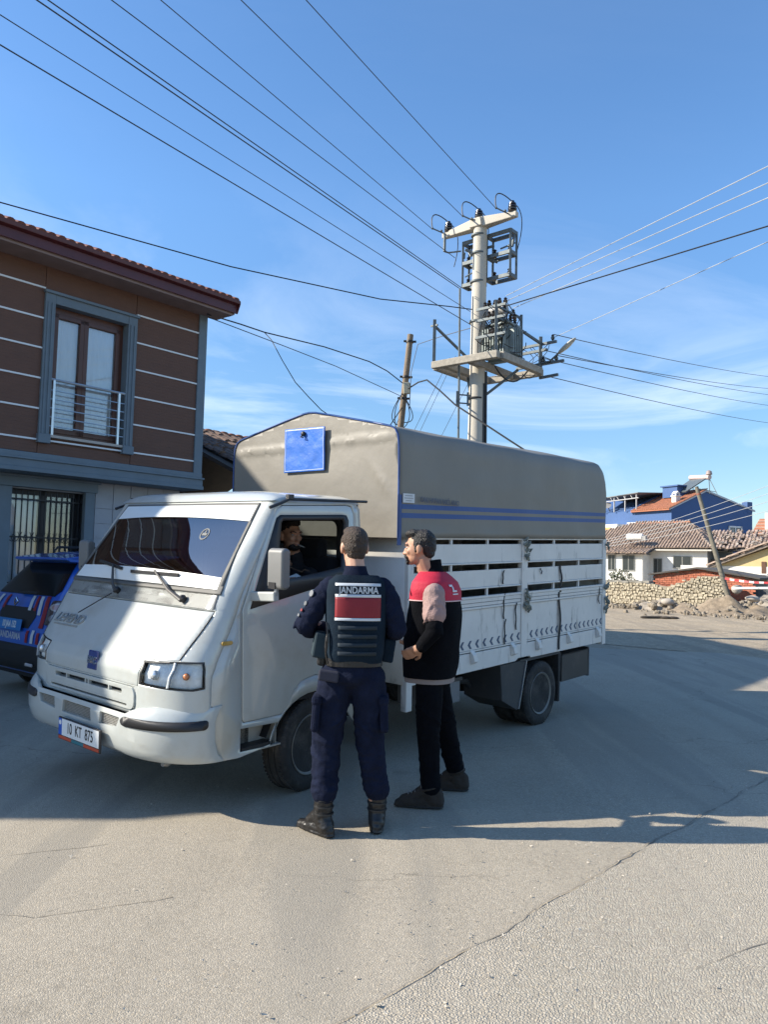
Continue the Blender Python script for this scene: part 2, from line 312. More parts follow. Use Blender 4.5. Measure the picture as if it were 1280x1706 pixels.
# ------------------------------------------------------------------ truck
TW = Vector((.75790651, -.65199883, -.02180023)); TU = Vector((.65232135, .7570562, .03664371))
TM = frame((-.5812, 5.3192, 0), TW, TU)
T = root('livestock_truck', 'white forward-cab livestock truck with a beige canvas hood over its slatted bed', 'truck', TM)
CX = -1.02
uf_t = [(.30, -.95), (.66, -.93), (.82, -.93), (.90, -.925), (.97, -.89), (1.05, -.825), (1.15, -.74), (1.29, -.63), (1.40, -.57), (1.99, -.155), (2.06, -.105)]
ws_ = lambda z: lerp([(1.25, 0), (1.95, -.06), (2.06, -.07)], z)
axf = lambda z: lerp([(.95, .42), (1.30, .14), (2.0, .07)], z)
ayf = lambda z: lerp([(.95, .25), (1.30, .14), (2.0, .07)], z)
def surf(s, z, off, b, ax, ay, uf):
    k = abs(s)*b/1.02; sg = 1 if s >= 0 else -1; s0 = b-ax
    if k <= s0: x, u, nx, ny = k, uf, 0, -1
    elif k <= b+1e-6:
        a = min(1, (k-s0)/ax)*pi/2; x, u = s0+ax*sin(a), uf+ay*(1-cos(a)); nx, ny = sin(a), -cos(a)
    else: x, u, nx, ny = b, uf+ay+(k-b), 1, 0
    return (CX+sg*(x+nx*off), u+ny*off, z)
def cabf(off=0): return lambda s, z: surf(s, z, off, 1.02+ws_(z), axf(z), ayf(z), lerp(uf_t, z))
CXS = [i*.1 for i in range(-6, 7)]+[sg*(.615+.0155*i) for i in range(26) for sg in (1, -1)]
CZS = [.72+.02*i for i in range(65)]
sym = lambda pts: pts+[(-x, z) for x, z in reversed(pts)]
hoodo = sym([(.60, .822), (.60, .975), (.66, .992), (.80, .998), (.92, 1.286)])
def grow(pts, g):
    cx = sum(p[0] for p in pts)/len(pts); cz = sum(p[1] for p in pts)/len(pts); wx = max(abs(p[0]-cx) for p in pts); wz = max(abs(p[1]-cz) for p in pts)
    return [(cx+(x-cx)*(1+g/wx), cz+(z-cz)*(1+g/wz)) for x, z in pts]
lampR = [(.615, .838), (.615, .968), (.78, .985), (.93, .985), (.965, .90), (.97, .835), (.90, .825)]
lampL = [(-x, z) for x, z in lampR]
wsh = [(-.915, 1.405), (.915, 1.405), (.892, 1.70), (.872, 1.975), (-.872, 1.975), (-.892, 1.70)]
cowl = [(-.925, 1.296), (.925, 1.296), (.918, 1.393), (-.918, 1.393)]
gril = rr(-.58, .665, .58, .806, .05)
fp = [(-1.02, .64)]+[(s, .64) for s in CXS if abs(s) < 1.0 and s > -1.02][0:0]+[(1.02, .64)]+[(1.02, z) for z in CZS]+[(1.02, 2.005), (-1.02, 2.005)]+[(-1.02, z) for z in reversed(CZS)]
panel2d('front_panel', white, T, fp, [grow(hoodo, .005), grow(lampR, .004), grow(lampL, .004), grow(wsh, .012), grow(cowl, .004), grow(gril, .003)], cabf(), CXS, CZS, .02, 40)
hd = panel2d('hood', white, T, hoodo, [], cabf(.003), CXS, CZS, .02, 40, bevel=.004)
for sg in (1, -1):
    mb = MB(); hp_ = []
    for a_, b_ in [((.80, .998), (.92, 1.286))]: hp_ += [cabf(.0015)(sg*(a_[0]+(b_[0]-a_[0])*k/12+.003), a_[1]+(b_[1]-a_[1])*k/12) for k in range(12 if a_ != b_ else 1)]
    mb.tube(hp_, .0045, 6); mb.build('hood_gap_line', black, T, 60)  # black tube laid along the edge to draw the dark panel gap
panel2d('cowl_panel', M('cowl_grey', (.155, .155, .15), .5, var=.1), T, cowl, [], cabf(0), CXS, CZS, .02, 40)
# grille: raised surround with two slotted openings
slot1 = rr(-.44, .752, .44, .782, .012, 3); slot2 = rr(-.50, .681, .50, .695, .006, 3)
gp = panel2d('grille', white, T, gril, [slot1, slot2], cabf(.012), CXS, CZS, .05, 40, bevel=.004)
mb = MB(); mb.bb((CX-.5, -.90, .66), (CX+.5, -.895, .80)); mb.build('grille_back', dark, gp)
for x in (-.02, .02, .28, -.28):
    mb = MB(); mb.bb((CX+x-.006, -.942, .752), (CX+x+.006, -.92, .782)); mb.build('slat', white, gp)
# headlights: reflector bowl, clear lens, indicator bulb
lens = glass('lamp_lens', (.97, .98, .98), 0, .06, 1.32); refl = M('lamp_reflector', (.80, .81, .80), .4, .0, var=.15, scale=30, bump=.25, bscale=70)
for P in (lampR, lampL):
    sg = 1 if P is lampR else -1
    hl = panel2d('headlight', refl, T, P, [], cabf(-.03), CXS, CZS, .008, 40)
    panel2d('lens', lens, hl, P, [], cabf(.004), CXS, CZS, 0, 40)
    d0 = [(sg*.765, .832), (sg*.775, .832), (sg*.790, .984), (sg*.780, .984)]
    panel2d('divider', M('lamp_trim', (.6, .62, .62), .3), hl, d0, [], cabf(.006), CXS, CZS, .02, 40)
    panel2d('rim', black, hl, grow(P, .006), [grow(P, -.003)], cabf(.001), CXS, CZS, .01, 40)
    p_ = cabf(-.012)(sg*.86, .905); mb = MB(); mb.ball(p_, .022, 10, 8); mb.build('bulb', M('amber_bulb', (.55, .2, .08), .3), hl, 60)
    p_ = cabf(-.02)(sg*.69, .9); mb = MB(); mb.ball(p_, .03, 10, 8); mb.build('bulb', M('clear_bulb', (.75, .77, .78), .15, .5), hl, 60)
# windshield
def inset(P, g): return grow(P, -g)
def wsf(off):
    g = cabf(0)
    def f(s, z):
        v = (z-1.69)/.285; b_ = .050*(1-min(1, abs(s)/.90)**2)*(1-min(1, abs(v))**4)
        x, u, zz = g(s, z); return (x, u-(b_+off)*.82, zz+(b_+off)*.57)
    return f
wg = panel2d('windshield', glass('windshield_glass', (.42, .48, .48), .3, .02, 3.6), T, wsh, [], wsf(.004), CXS, CZS, 0, 40)
panel2d('visor_band', M('white_film', (.70, .72, .70), .35, var=.03), wg, [(-.878, 1.862), (.878, 1.855), (.868, 1.968), (-.868, 1.968)], [], wsf(.008), CXS, CZS, 0, 40)
panel2d('lower_band', M('white_film', (.7, .72, .7)), wg, [(-.905, 1.415), (.905, 1.415), (.898, 1.488), (-.898, 1.50)], [], wsf(.008), CXS, CZS, 0, 40)
panel2d('seal', M('seal_rubber', (.09, .088, .08), .6), wg, grow(wsh, .014), [grow(wsh, -.012)], cabf(.010), CXS, CZS, .02, 40)
ring = [(.50+.045*cos(t), 1.745+.04*sin(t)) for t in [2*pi*k/20 for k in range(20)]]
panel2d('round_sticker', M('sticker_grey', (.10, .11, .115), .6), wg, ring, [[(.50+(x-.50)*.8, 1.745+(z-1.745)*.8) for x, z in ring]], wsf(.007), (), (), 0, 40)
panel2d('round_sticker', M('sticker_grey', (.10, .11, .115), .6), wg, [(.475, 1.735), (.525, 1.735), (.525, 1.752), (.506, 1.752), (.506, 1.77), (.494, 1.77), (.494, 1.752), (.475, 1.752)], [], wsf(.007), (), (), 0, 40)
# wipers: pivot, arm, blade
def pc(w, z, off): return Vector(wsf(off)(w-CX, z) if z > 1.405 else cabf(off)(w-CX, z))
for piv, kn, b0, b1 in (((-.40, 1.335), (-.82, 1.475), (-1.13, 1.462), (-.545, 1.468)), ((-1.225, 1.34), (-1.40, 1.49), (-1.66, 1.52), (-1.27, 1.475))):
    wp_ = MB(); wp_.lathe([(.02, -.02), (.022, .03), (.008, .045)], pc(*piv, .0), (0, -.7, .7), 10); wo = wp_.build('wiper', black, T, 40)
    a = MB(); a.tube([pc(*piv, .03), pc(piv[0]*.6+kn[0]*.4, piv[1]*.6+kn[1]*.4, .045), pc(*kn, .03)], [.013, .011, .007], 8); a.build('arm', M('wiper_arm', (.06, .055, .05), .5), wo, 40)
    a = MB(); a.bar(pc(*b0, .018), pc(*b1, .018), .012, .022); a.build('blade', black, wo)
a = MB(); a.tube([pc(-1.225, 1.33, .05), pc(-1.50, 1.175, .04)], .004, 6); a.build('washer_pipe', black, T)
# emblem and badge
ec = Vector(cabf(.004)(.045, .912))
mb = MB(); mb.box(ec, (.125, .012, .125), Matrix.Rotation(radians(-6), 3, 'X')); em = mb.build('emblem', M('emblem_blue', (.012, .03, .16), .25, coat=1), T, bevel=.006)
text('emblem_letters', 'BMC', .066, ec+Vector((0, -.0105, 0)), (1, 0, 0), (0, .1, 1), chrome, em, .85, .002, .003)
def sn(z):   # hood slope direction in (y,z)
    a, b = lerp(uf_t, z-.04), lerp(uf_t, z+.04); return Vector((0, b-a, .08)).normalized()
text('model_badge', 'LEVEND', .105, Vector((-1.60, lerp(uf_t, 1.135)-.020, 1.135-.012)), (1, 0, 0), sn(1.135), M('badge_silver', (.40, .42, .42), .35, .6), T, 1.05, .0015, .005, shear=.15)
bp_ = Vector((-1.60, lerp(uf_t, 1.085)-.01, 1.08)); mb = MB(); mb.box(bp_, (.34, .006, .012)); mb.build('badge_bar', MATS['badge_silver'], T)
# bumper
ub_t = [(.36, -.93), (.42, -.99), (.5, -1.012), (.62, -1.012), (.68, -.985), (.72, -.95)]
def bumf(off=0): return lambda s, z: surf(s, z, off, 1.03, .48, .34, lerp(ub_t, z))
CXB = [i*.1 for i in range(-5, 6)]+[sg*(.53+.035*i) for i in range(15) for sg in (1, -1)]; CZB = [.39, .42, .45, .5, .56, .62, .65, .68]
bo = [(-1.04, .37), (-.9, .375), (-.5, .39), (.5, .39), (.9, .375), (1.04, .37), (1.04, .712), (.70, .712), (.62, .70), (.56, .655), (-.56, .655), (-.62, .70), (-.70, .712), (-1.04, .712)]
bh = [[(-.19, .545), (.19, .545), (.18, .628), (-.18, .628)]]
for sg in (1, -1): q = [(.29, .55), (.50, .565), (.53, .625), (.30, .628)]; bh.append([(sg*x, z) for x, z in (q if sg > 0 else reversed(q))])
bm_ = panel2d('front_bumper', white, T, bo, bh, bumf(), CXB, CZB, .03, 40, bevel=.006)
for h in bh:
    xs_ = [p[0] for p in h]; x0, x1 = min(xs_), max(xs_); mb = MB()
    for i in range(int((x1-x0)/.016)): mb.bar(bumf(-.02)(x0+.016*i, .545), bumf(-.02)(x0+.016*i+.01, .63), .003)
    for i in range(8): mb.bar(bumf(-.021)(x0, .55+.01*i), bumf(-.021)(x1, .55+.01*i), .003)
    mb.build('mesh_insert', M('grille_mesh', (.34, .33, .30), .6, .2), bm_)
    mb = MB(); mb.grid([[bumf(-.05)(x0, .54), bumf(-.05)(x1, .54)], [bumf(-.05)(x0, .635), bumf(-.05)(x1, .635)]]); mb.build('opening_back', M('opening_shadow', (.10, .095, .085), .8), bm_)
for sg in (1, -1):
    q = rr(.55, .585, .99, .642, .026); panel2d('rub_strip', black, bm_, [(sg*x, z) for x, z in (q if sg > 0 else q[::-1])], [], bumf(.008), CXB, (), .02, 50)
# number plate
pcn = Vector((-.905, -1.045, .452)); pr = Matrix.Identity(3)
mb = MB(); mb.box(pcn, (.545, .012, .148), pr); pl = mb.build('number_plate', black, T, bevel=.004)
mb = MB(); mb.box(pcn+Vector((.02, -.0075, .012)), (.475, .003, .108)); mb.build('plate_face', M('plate_white', (.72, .73, .72), .4, var=.05), pl)
mb = MB(); mb.box(pcn+Vector((-.24, -.0075, .012)), (.045, .003, .108)); eb = mb.build('country_band', M('plate_blue', (.02, .09, .42), .4), pl)
mb = MB(); mb.lathe([(.016, 0), (.016, .001)], pcn+Vector((-.24, -.0095, .04)), (0, -1, 0), 12); mb.build('country_dot', M('plate_white', (.7, .7, .7)), eb)
text('plate_text', '10  KT  875', .100, pcn+Vector((.02, -.0095, .012)), (1, 0, 0), (0, 0, 1), M('plate_black', (.01, .01, .01), .5), pl, .70, .0008)
for x0, x1, mt in ((-.26, -.09, 'plate_red'), (-.09, .07, 'plate_teal'), (.07, .26, 'plate_red')):
    mb = MB(); mb.bb((pcn.x+x0, pcn.y-.0085, pcn.z-.068), (pcn.x+x1, pcn.y-.006, pcn.z-.048)); mb.build('frame_strip', M(mt, (.45, .07, .03) if 'red' in mt else (.03, .16, .20), .5), pl)
mb = MB(); mb.lathe([(.018, -.03), (.026, 0), (.018, .03)], (-.28, -.80, .345), (0, 1, 0), 10); mb.build('tow_eye', steel, T, 40)
# cab side walls with door hole; arch round the front wheel
AC = (.20, .27); AR = .415
arch = [(AC[0]+AR*cos(t), AC[1]+AR*sin(t)) for t in [pi-.30-(pi-.55)*i/14 for i in range(15)]]
frontb = [(lerp(uf_t, z)+ayf(z), z) for z in CZS]
side_o = [(-.66, .372), (-.46, .36)]+[p for p in arch if p[1] > .385]+[(.62, .40), (.70, .40), (.70, 1.0), (.70, 1.6), (.70, 1.97), (.66, 2.008), (.5, 2.012), (-.02, 2.012)]+frontb[::-1]+[(-.66, .71)]
door_o = [(-.435, .60), (-.42, .577), (-.10, .577), (-.045, .63), (.0, .72), (.07, .775), (.2, .80), (.38, .775), (.50, .72), (.585, .78), (.595, 1.2), (.61, 1.6), (.625, 1.93), (.60, 1.985), (.55, 1.995), (-.08, 1.972), (-.135, 1.945), (-.30, 1.62), (-.452, 1.29), (-.445, 1.0)]
win_o = [(-.385, 1.298), (.47, 1.452), (.50, 1.46), (.515, 1.5), (.565, 1.88), (.545, 1.918), (.50, 1.922), (-.10, 1.905), (-.135, 1.885)]
win_i = [(-.17, 1.455), (.44, 1.535), (.475, 1.545), (.525, 1.865), (.505, 1.89), (-.075, 1.872), (-.095, 1.86)]
step_o = [(-.448, .392), (-.20, .385), (-.135, .527), (-.448, .54)]
CZD = [1.25, 1.5, 1.75, 1.95]
for right in (False, True):
    mf = (lambda off: (lambda u, z: ((ws_(z)+off) if not right else (2*CX-ws_(z)-off), u, z)))
    nm = 'cab_side'
    cs = panel2d(nm, white, T, side_o, [grow(door_o, .005), step_o], mf(0), (), CZD, .02, 40, flip=right)
    dr = panel2d('cab_door', white, T, door_o, [win_o], mf(.004), (), CZD, .025, 40, flip=right, bevel=.005)
    panel2d('window_seal', black, dr, grow(win_o, .004), [win_i], mf(.008), (), CZD, .03, 40, flip=right)
    dp = [(-.33, .80), (.42, .86), (.42, 1.05), (-.33, 1.03)]
    if right: panel2d('door_glass', glass('door_glass', (.5, .55, .55), .2), dr, win_i, [], mf(-.01), (), CZD, 0, 40, flip=True)
    x0 = 0 if not right else 2*CX
    mb = MB(); sg = -1 if not right else 1
    mb.bb((x0+sg*.12, -.46, .37), (x0+sg*.10, -.10, .55)); mb.bb((x0+sg*.12, -.46, .375), (x0+sg*.005, -.10, .385)); mb.bb((x0+sg*.12, -.455, .375), (x0+sg*.02, -.45, .55)); mb.bb((x0+sg*.12, -.135, .375), (x0+sg*.02, -.13, .54))
    st = mb.build('step', M('step_grey', (.36, .35, .31), .6, dirt=(.08, .07, .06), dirtamt=.7), T)
    mb = MB(); mb.bb((x0+sg*.10, -.43, .386), (x0+sg*.008, -.17, .41)); mb.build('tread_pad', black, st)
    mb = MB(); mb.tube([(x0-sg*(-.0) + (ws_(1.96)+.012 if not right else -ws_(1.96)-.012), -.20, 1.955), ((x0+(-.045 if not right else .045)), -.10, 1.99), ((x0+(-.045 if not right else .045)), -.03, 2.018), ((x0+(-.045 if not right else .045)), .76, 2.03)], .011, 6); mb.bb((x0-.06 if not right else x0+.03, -.05, 2.02), (x0-.03 if not right else x0+.06, .0, 2.05)); mb.build('rain_gutter', black, T, 40)
mb = MB(); mb.prism(rr3 := [(.003, a, b) for a, b in rr(-.617, 1.083, -.533, 1.109, .012)], (.012, 0, 0)); mb.build('side_marker', M('amber_lens', (.42, .26, .05), .25, coat=1), T, bevel=.003)
# roof
R_ = []
for i in range(27):
    u = -.157+.867*i/26; row = []
    ef = min(1, (u+.157)/.16); er = min(1, (.712-u)/.09); ff = sqrt(max(0, 1-(1-ef)**2)); rf = sqrt(max(0, 1-(1-er)**2))
    for k in range(41):
        t = -1+k/20; b = 1.02-.068; x = b*sin(t*pi/2); sf = (1-abs(sin(t*pi/2))**7)**.5
        row.append((CX+x, u, 2.004+.078*ff*rf*sf))
    R_.append(row)
mb = MB(); mb.grid(R_); mb.build('cab_roof', white, T, 50)
# back wall, floor, dash, seats, wheel
panel2d('cab_back', M('cab_inner_grey', (.10, .10, .10), .7), T, [(-.03, .5), (-.05, 1.6), (-.09, 2.03), (-1.95, 2.03), (-1.99, 1.6), (-2.01, .5)], [rr(-1.75, 1.52, -.28, 1.88, .06)], lambda x, z: (x, .68, z), (), (), .03, 30)
panel2d('rear_window', glass('door_glass'), T, rr(-1.75, 1.52, -.28, 1.88, .06), [], lambda x, z: (x, .69, z), (), (), 0, 30)
mb = MB(); mb.bb((-.05, -.80, .63), (-1.99, .68, .69)); mb.bb((-.10, -.80, .40), (-1.94, -.30, .62)); mb.bb((-.45, .66, .42), (-1.6, -.2, .63)); mb.build('cab_floor', dark, T)
mb = MB(); mb.prism([(-.06, -.62, .69), (-.06, -.18, .69), (-.06, -.20, 1.16), (-.06, -.32, 1.25), (-.06, -.52, 1.27), (-.06, -.60, 1.22)], (-1.92, 0, 0)); mb.build('dashboard', M('dash_grey', (.04, .04, .042), .7), T, bevel=.02)
for w0, w1 in ((-.22, -.75), (-.85, -1.80)):
    mb = MB(); mb.bb((w0, .10, .69), (w1, .62, 1.02)); se = mb.build('seat', M('seat_cloth', (.02, .02, .024), .9), T, bevel=.05)
    mb = MB(); mb.box(((w0+w1)/2, .60, 1.30), (abs(w1-w0), .12, .62), Matrix.Rotation(radians(-8), 3, 'X')); mb.build('backrest', MATS['seat_cloth'], se, bevel=.05)
    for hx in ([(w0+w1)/2] if w1 > -.8 else [-1.08, -1.55]):
        mb = MB(); mb.box((hx, .63, 1.66), (.26, .09, .17)); mb.build('headrest', MATS['seat_cloth'], se, bevel=.035)
mb = MB(); wc = Vector((-.50, -.04, 1.24)); wa = Vector((0, .62, .78)).normalized(); wx = Vector((1, 0, 0)); wy = wa.cross(wx)
mb.tube([wc+(wx*cos(t)+wy*sin(t))*.20 for t in [2*pi*k/28 for k in range(29)]], .015, 8)
for t in (pi/2, pi*7/6, -pi/6): mb.bar(wc-wa*.02, wc+(wx*cos(t)+wy*sin(t))*.195, .03, .012)
mb.tube([wc, wc-wa*.3], .03, 8); mb.build('steering_wheel', black, T, 40)
# mirrors
for sg, x0 in ((1, 0), (-1, 2*CX)):
    mb = MB(); mb.prism([(x0+sg*.115, a, b) for a, b in rr(-.355, 1.43, -.285, 1.69, .03)], (sg*.145, 0, 0)); mi = mb.build('wing_mirror', M('mirror_shell', (.17, .17, .165), .5, var=.08), T, 40, bevel=.014)
    mb = MB(); mb.bb((x0+sg*.13, -.283, 1.45), (x0+sg*.245, -.279, 1.67)); mb.build('mirror_glass', chrome, mi)
    mb = MB(); mb.bar((x0-sg*.02, -.36, 1.375), (x0+sg*.19, -.335, 1.385), .05, .06); mb.build('mirror_arm', M('mirror_arm', (.38, .39, .37), .5), mi, bevel=.008)
    mb = MB(); mb.tube([(x0+sg*.18, -.335, 1.39), (x0+sg*.185, -.33, 1.45)], .014, 8); mb.build('mirror_stalk', steel, mi, 40)
    mb = MB(); mb.bb((x0+sg*.135, -.36, 1.435), (x0+sg*.20, -.353, 1.475)); mb.build('mirror_sticker', dark, mi)
# wheels
tyre_prof = [(.205, -.08), (.23, -.092), (.27, -.098), (.30, -.092), (.316, -.076), (.32, -.06), (.32, -.034), (.312, -.030), (.312, -.024), (.32, -.020), (.32, .020), (.312, .024), (.312, .030), (.32, .034), (.32, .06), (.316, .076), (.30, .092), (.27, .098), (.23, .092), (.205, .08)]
def wheel(name, w, u, z, sg, steer=0, dish=.02):
    e = bpy.data.objects.new(name, None); COL.objects.link(e); e.parent = T; e.location = (w, u, z); e.rotation_euler = (0, 0, radians(steer)); e.empty_display_size = .1
    mb = MB(); mb.lathe(tyre_prof, (0, 0, 0), (1, 0, 0), 48)
    for k in range(64):
        t = 2*pi*k/64
        for s2 in (-1, 1):
            mb.box((s2*.068, .318*cos(t+.02*s2), .318*sin(t+.02*s2)), (.020, .012, .016), Matrix.Rotation(t, 3, 'X'))
    mb.build('tyre', rubber, e, 40)
    s = sg; mb = MB(); mb.lathe([(.02, s*dish), (.075, s*dish), (.08, s*(dish+.02)), (.10, s*(dish+.02)), (.12, s*(dish-.01)), (.165, s*(dish-.02)), (.175, s*.055), (.20, s*.07), (.212, s*.088), (.208, s*.092), (.19, s*.078)], (0, 0, 0), (1, 0, 0), 36)
    for k in range(5):
        t = 2*pi*k/5; mb.lathe([(.012, 0), (.012, s*.025), (.001, s*.03)], (s*(dish+.012), .09*cos(t), .09*sin(t)), (1, 0, 0), 8)
    mb.build('rim', M('wheel_rim', (.20, .19, .17), .55, .35, var=.3, dirt=(.10, .08, .06), dirtamt=.7, dscale=7), e, 35)
    return e
gz = lambda w, u: -(.03664*u-.0218*w)
for w, sg in ((-.13, 1), (-1.91, -1)): wheel('front_wheel', w, .20, gz(w, .2)+.318, sg, 9, .0)
for w, sg in ((-.10, 1), (-.32, 1), (-1.94, -1), (-1.72, -1)): wheel('rear_wheel', w, 3.42, gz(w, 3.42)+.318, sg, 0, -.02 if w in (-.10, -1.94) else .0)
# arch liners
for x0, x1 in ((-.03, -.40), (-2.01, -1.64)):
    mb = MB(); p = [(.20+.44*cos(t), .27+.44*sin(t)) for t in [pi*(.12+.76*i/12) for i in range(13)]]
    mb.grid([[(x0, a, b) for a, b in p], [(x1, a, b) for a, b in p]]); mb.build('arch_liner', dark, T)
# chassis
mb = MB()
for w in (-.62, -1.42): mb.bb((w-.035, -.5, .44), (w+.035, 4.80, .57))
for u in (.9, 1.9, 2.7, 4.1, 4.75): mb.bb((-.62, u-.03, .46), (-1.42, u+.03, .55))
mb.build('chassis_frame', M('chassis_black', (.02, .02, .02), .75, dirt=(.12, .10, .08), dirtamt=.5), T)
mb = MB(); mb.tube([(-.2, 3.42, .2), (-1.84, 3.42, .24)], .055, 10); mb.ball((CX, 3.42, .21), (.17, .15, .15), 12, 8); mb.tube([(CX, .6, .42), (CX, 3.3, .24)], .035, 8); mb.build('rear_axle', MATS['chassis_black'], T, 40)
for w in (-.56, -1.48):
    mb = MB(); mb.tube([(w, 2.72, .47), (w, 3.1, .36), (w, 3.42, .31), (w, 3.8, .36), (w, 4.1, .47)], .035, 6); mb.build('leaf_spring', MATS['chassis_black'], T)
mb = MB(); mb.bb((-.06, 1.62, .31), (-.42, 2.06, .50)); bt = mb.build('battery_box', M('battery_box', (.15, .155, .16), .6, dirt=(.06, .05, .05)), T, bevel=.01)
mb = MB(); mb.bb((-.05, 1.60, .50), (-.44, 2.08, .53)); mb.build('lid', black, bt)
mb = MB(); mb.tube([(-1.3, .7, .40), (-1.5, 1.6, .38)], .10, 12); mb.tube([(-.45, 2.1, .42), (-.30, 2.5, .40), (-.35, 2.62, .33)], .03, 8); mb.build('exhaust', MATS['chassis_black'], T, 40)
for x0, x1 in ((-.02, -.46), (-2.02, -1.58)):
    mb = MB(); mb.prism([(x0, 2.66, .56), (x0, 3.13, .56), (x0, 3.10, .50), (x0, 2.99, .10), (x0, 2.97, .09), (x0, 2.70, .22)], (x1-x0, 0, 0)); mgd = mb.build('mudguard', M('mudguard', (.045, .045, .045), .7, dirt=(.14, .12, .10), dirtamt=.5, dscale=5), T, bevel=.006)
    mb = MB(); mb.bar((x0, 3.135, .555), (x0, 2.995, .10), .014, .02, (1, 0, 0)); mb.build('edge_strip', steel, mgd)
    mb = MB(); mb.prism([(x0, 3.80, .55), (x0, 3.86, .55), (x0, 3.83, .045), (x0, 3.80, .045)], (x1-x0, 0, 0)); mb.build('mud_flap', rubber, T)
    mb = MB(); mb.prism([(x0, 3.02, .545), (x0, 3.84, .545), (x0, 3.84, .57), (x0, 3.02, .57)], (x1-x0, 0, 0)); mb.build('mudguard_top', MATS['mudguard'], T)
    mb = MB(); mb.bb((x0-.0, 3.88, .24), (x0+(x1-x0)*.08, 4.52, .53)); mb.bb((x0, 4.49, .225), (x0+(x1-x0)*.4, 4.525, .545)); mb.bb((x0, 3.88, .515), (x0+(x1-x0)*.4, 4.52, .53)); mb.build('underrun_board', M('underrun', (.03, .03, .03), .6, dirt=(.10, .09, .08)), T)
# bed: floor beam, posts, drop sides, slats
mb = MB(); mb.bb((-.05, 1.22, .60), (-1.99, 4.86, .66)); mb.build('bed_floor', M('bed_floor', (.06, .055, .05), .8), T)
for x0, sg in ((0, 1), (2*CX, -1)):
    X = lambda a: x0+sg*a
    mb = MB(); mb.prism([(X(0), 1.29, .565), (X(0), 2.90, .575), (X(0), 2.95, .598), (X(0), 3.17, .598), (X(0), 3.19, .578), (X(0), 4.795, .572), (X(0), 4.795, .735), (X(0), 1.29, .735)], (-sg*.035, 0, 0)); mb.build('side_beam', whited, T, bevel=.005)
    for a, b, z0, z1 in ((1.215, 1.29, .365, 1.765), (2.992, 3.098, .60, 1.765), (4.80, 4.885, .545, 1.765)):
        mb = MB(); mb.bb((X(.008), a, z0), (X(-.05), b, z1)); mb.build('post', whited, T, bevel=.006)
    mb = MB(); mb.bb((X(.006), 1.29, 1.744), (X(-.035), 4.80, 1.775)); mb.build('top_rail', whited, T, bevel=.006)
    for a, b, divs in ((1.295, 2.988, (1.816, 2.386)), (3.102, 4.797, (3.647, 4.208))):
        if sg < 0:
            mb = MB(); mb.bb((X(-.015), a, .74), (X(-.03), b, 1.744)); mb.build('side_board', whited, T); continue
        g = MB(); g.bb((X(-.004), a, .76), (X(-.022), b, 1.118)); gt = g.build('drop_side', whited, T, bevel=.004)
        g = MB(); g.bb((X(.002), a, .745), (X(-.02), b, .758)); g.build('lower_lip', whited, gt)
        for z0, z1, o_ in ((1.122, 1.142, .010), (1.146, 1.176, .004), (1.180, 1.214, .008), (1.216, 1.238, .014)):
            g = MB(); g.bb((X(o_), a+.01, z0), (X(-.024), b-.01, z1)); g.build('hinge_rail', whited, gt, bevel=.003)
        for z0, z1 in ((1.318, 1.470), (1.540, 1.704)):
            g = MB(); g.bb((X(-.004), a, z0), (X(-.02), b, z1)); sl = g.build('slat', whited, T, bevel=.003)
            g = MB(); g.bb((X(.008), a, z0-.017), (X(-.028), b, z0-.001)); g.build('slat_rail', whited, sl, bevel=.006)
        for d in divs:
            for z0, z1 in ((1.238, 1.302), (1.472, 1.523), (1.706, 1.744)):
                g = MB(); g.bb((X(0), d-.012, z0-.005), (X(-.02), d+.012, z1+.005)); g.build('divider', whited, T)
    for u in (1.55, 2.148, 2.831, 3.303, 3.974, 4.669):
        g = MB(); g.prism([(X(.001), u-.035, .765), (X(.035), u-.03, .72), (X(.045), u-.012, .66), (X(.001), u-.02, .635)], (0, .06, 0)); g.build('latch_bracket', whited, T, bevel=.003)
chev = M('chevron_blue', (.035, .075, .14), .5, var=.2)
for u0, u1, n_ in ((1.40, 2.94, 14), (3.19, 4.765, 16)):
    for i in range(n_):
        u = u0+(u1-u0)*i/(n_-1); z = .808+.004*(u-1.3)*.5; h = .036
        g = MB(); g.prism([(-.0035, u-.025, z), (-.0035, u+.008, z+h), (-.0035, u+.038, z+h), (-.0035, u+.008, z), (-.0035, u+.038, z-h), (-.0035, u+.008, z-h)], (.0012, 0, 0)); g.build('chevron', chev, T)
strapm = M('strap_black', (.025, .023, .022), .85, var=.4, scale=20)
for u, z0, z1 in ((3.775, 1.478, 1.20), (3.755, 1.2, .60), (2.64, 1.46, 1.33), (2.66, 1.24, 1.0), (2.68, 1.0, .76), (2.88, 1.14, .88), (3.36, 1.46, 1.40), (4.70, 1.21, 1.02)):
    g = MB(); pts = []
    for i in range(9): t = i/8; pts.append((.012+.006*sin(t*9+u), u+.012*sin(t*5+u*3), z0+(z1-z0)*t))
    w_ = .011 if abs(u-3.76) > .02 else .02
    g.grid([[(p[0], p[1]-w_, p[2]), (p[0]+.004, p[1], p[2]), (p[0], p[1]+w_, p[2])] for p in pts]); g.build('strap', strapm, T)
for u, zs in ((3.06, (1.73, 1.66, 1.60, 1.24, 1.16, 1.12, 1.08)), (4.875, (1.70, 1.2, 1.05, .98))):
    for z in zs:   # knotted ropes and rags tied round the posts
        g = MB()
        for i in range(4):
            a0 = random.uniform(0, 6); p0 = Vector((.015, u+random.uniform(-.03, .03), z+random.uniform(-.03, .03)))
            g.tube([p0, p0+Vector((.03, .03*cos(a0), .03*sin(a0))), p0+Vector((.01, .05*cos(a0+1), -.03+.03*sin(a0)))], .011, 6)
        g.build('rope_knot', M('rope_rag', (.20, .21, .18), .9, var=.5, scale=30), T, 40)
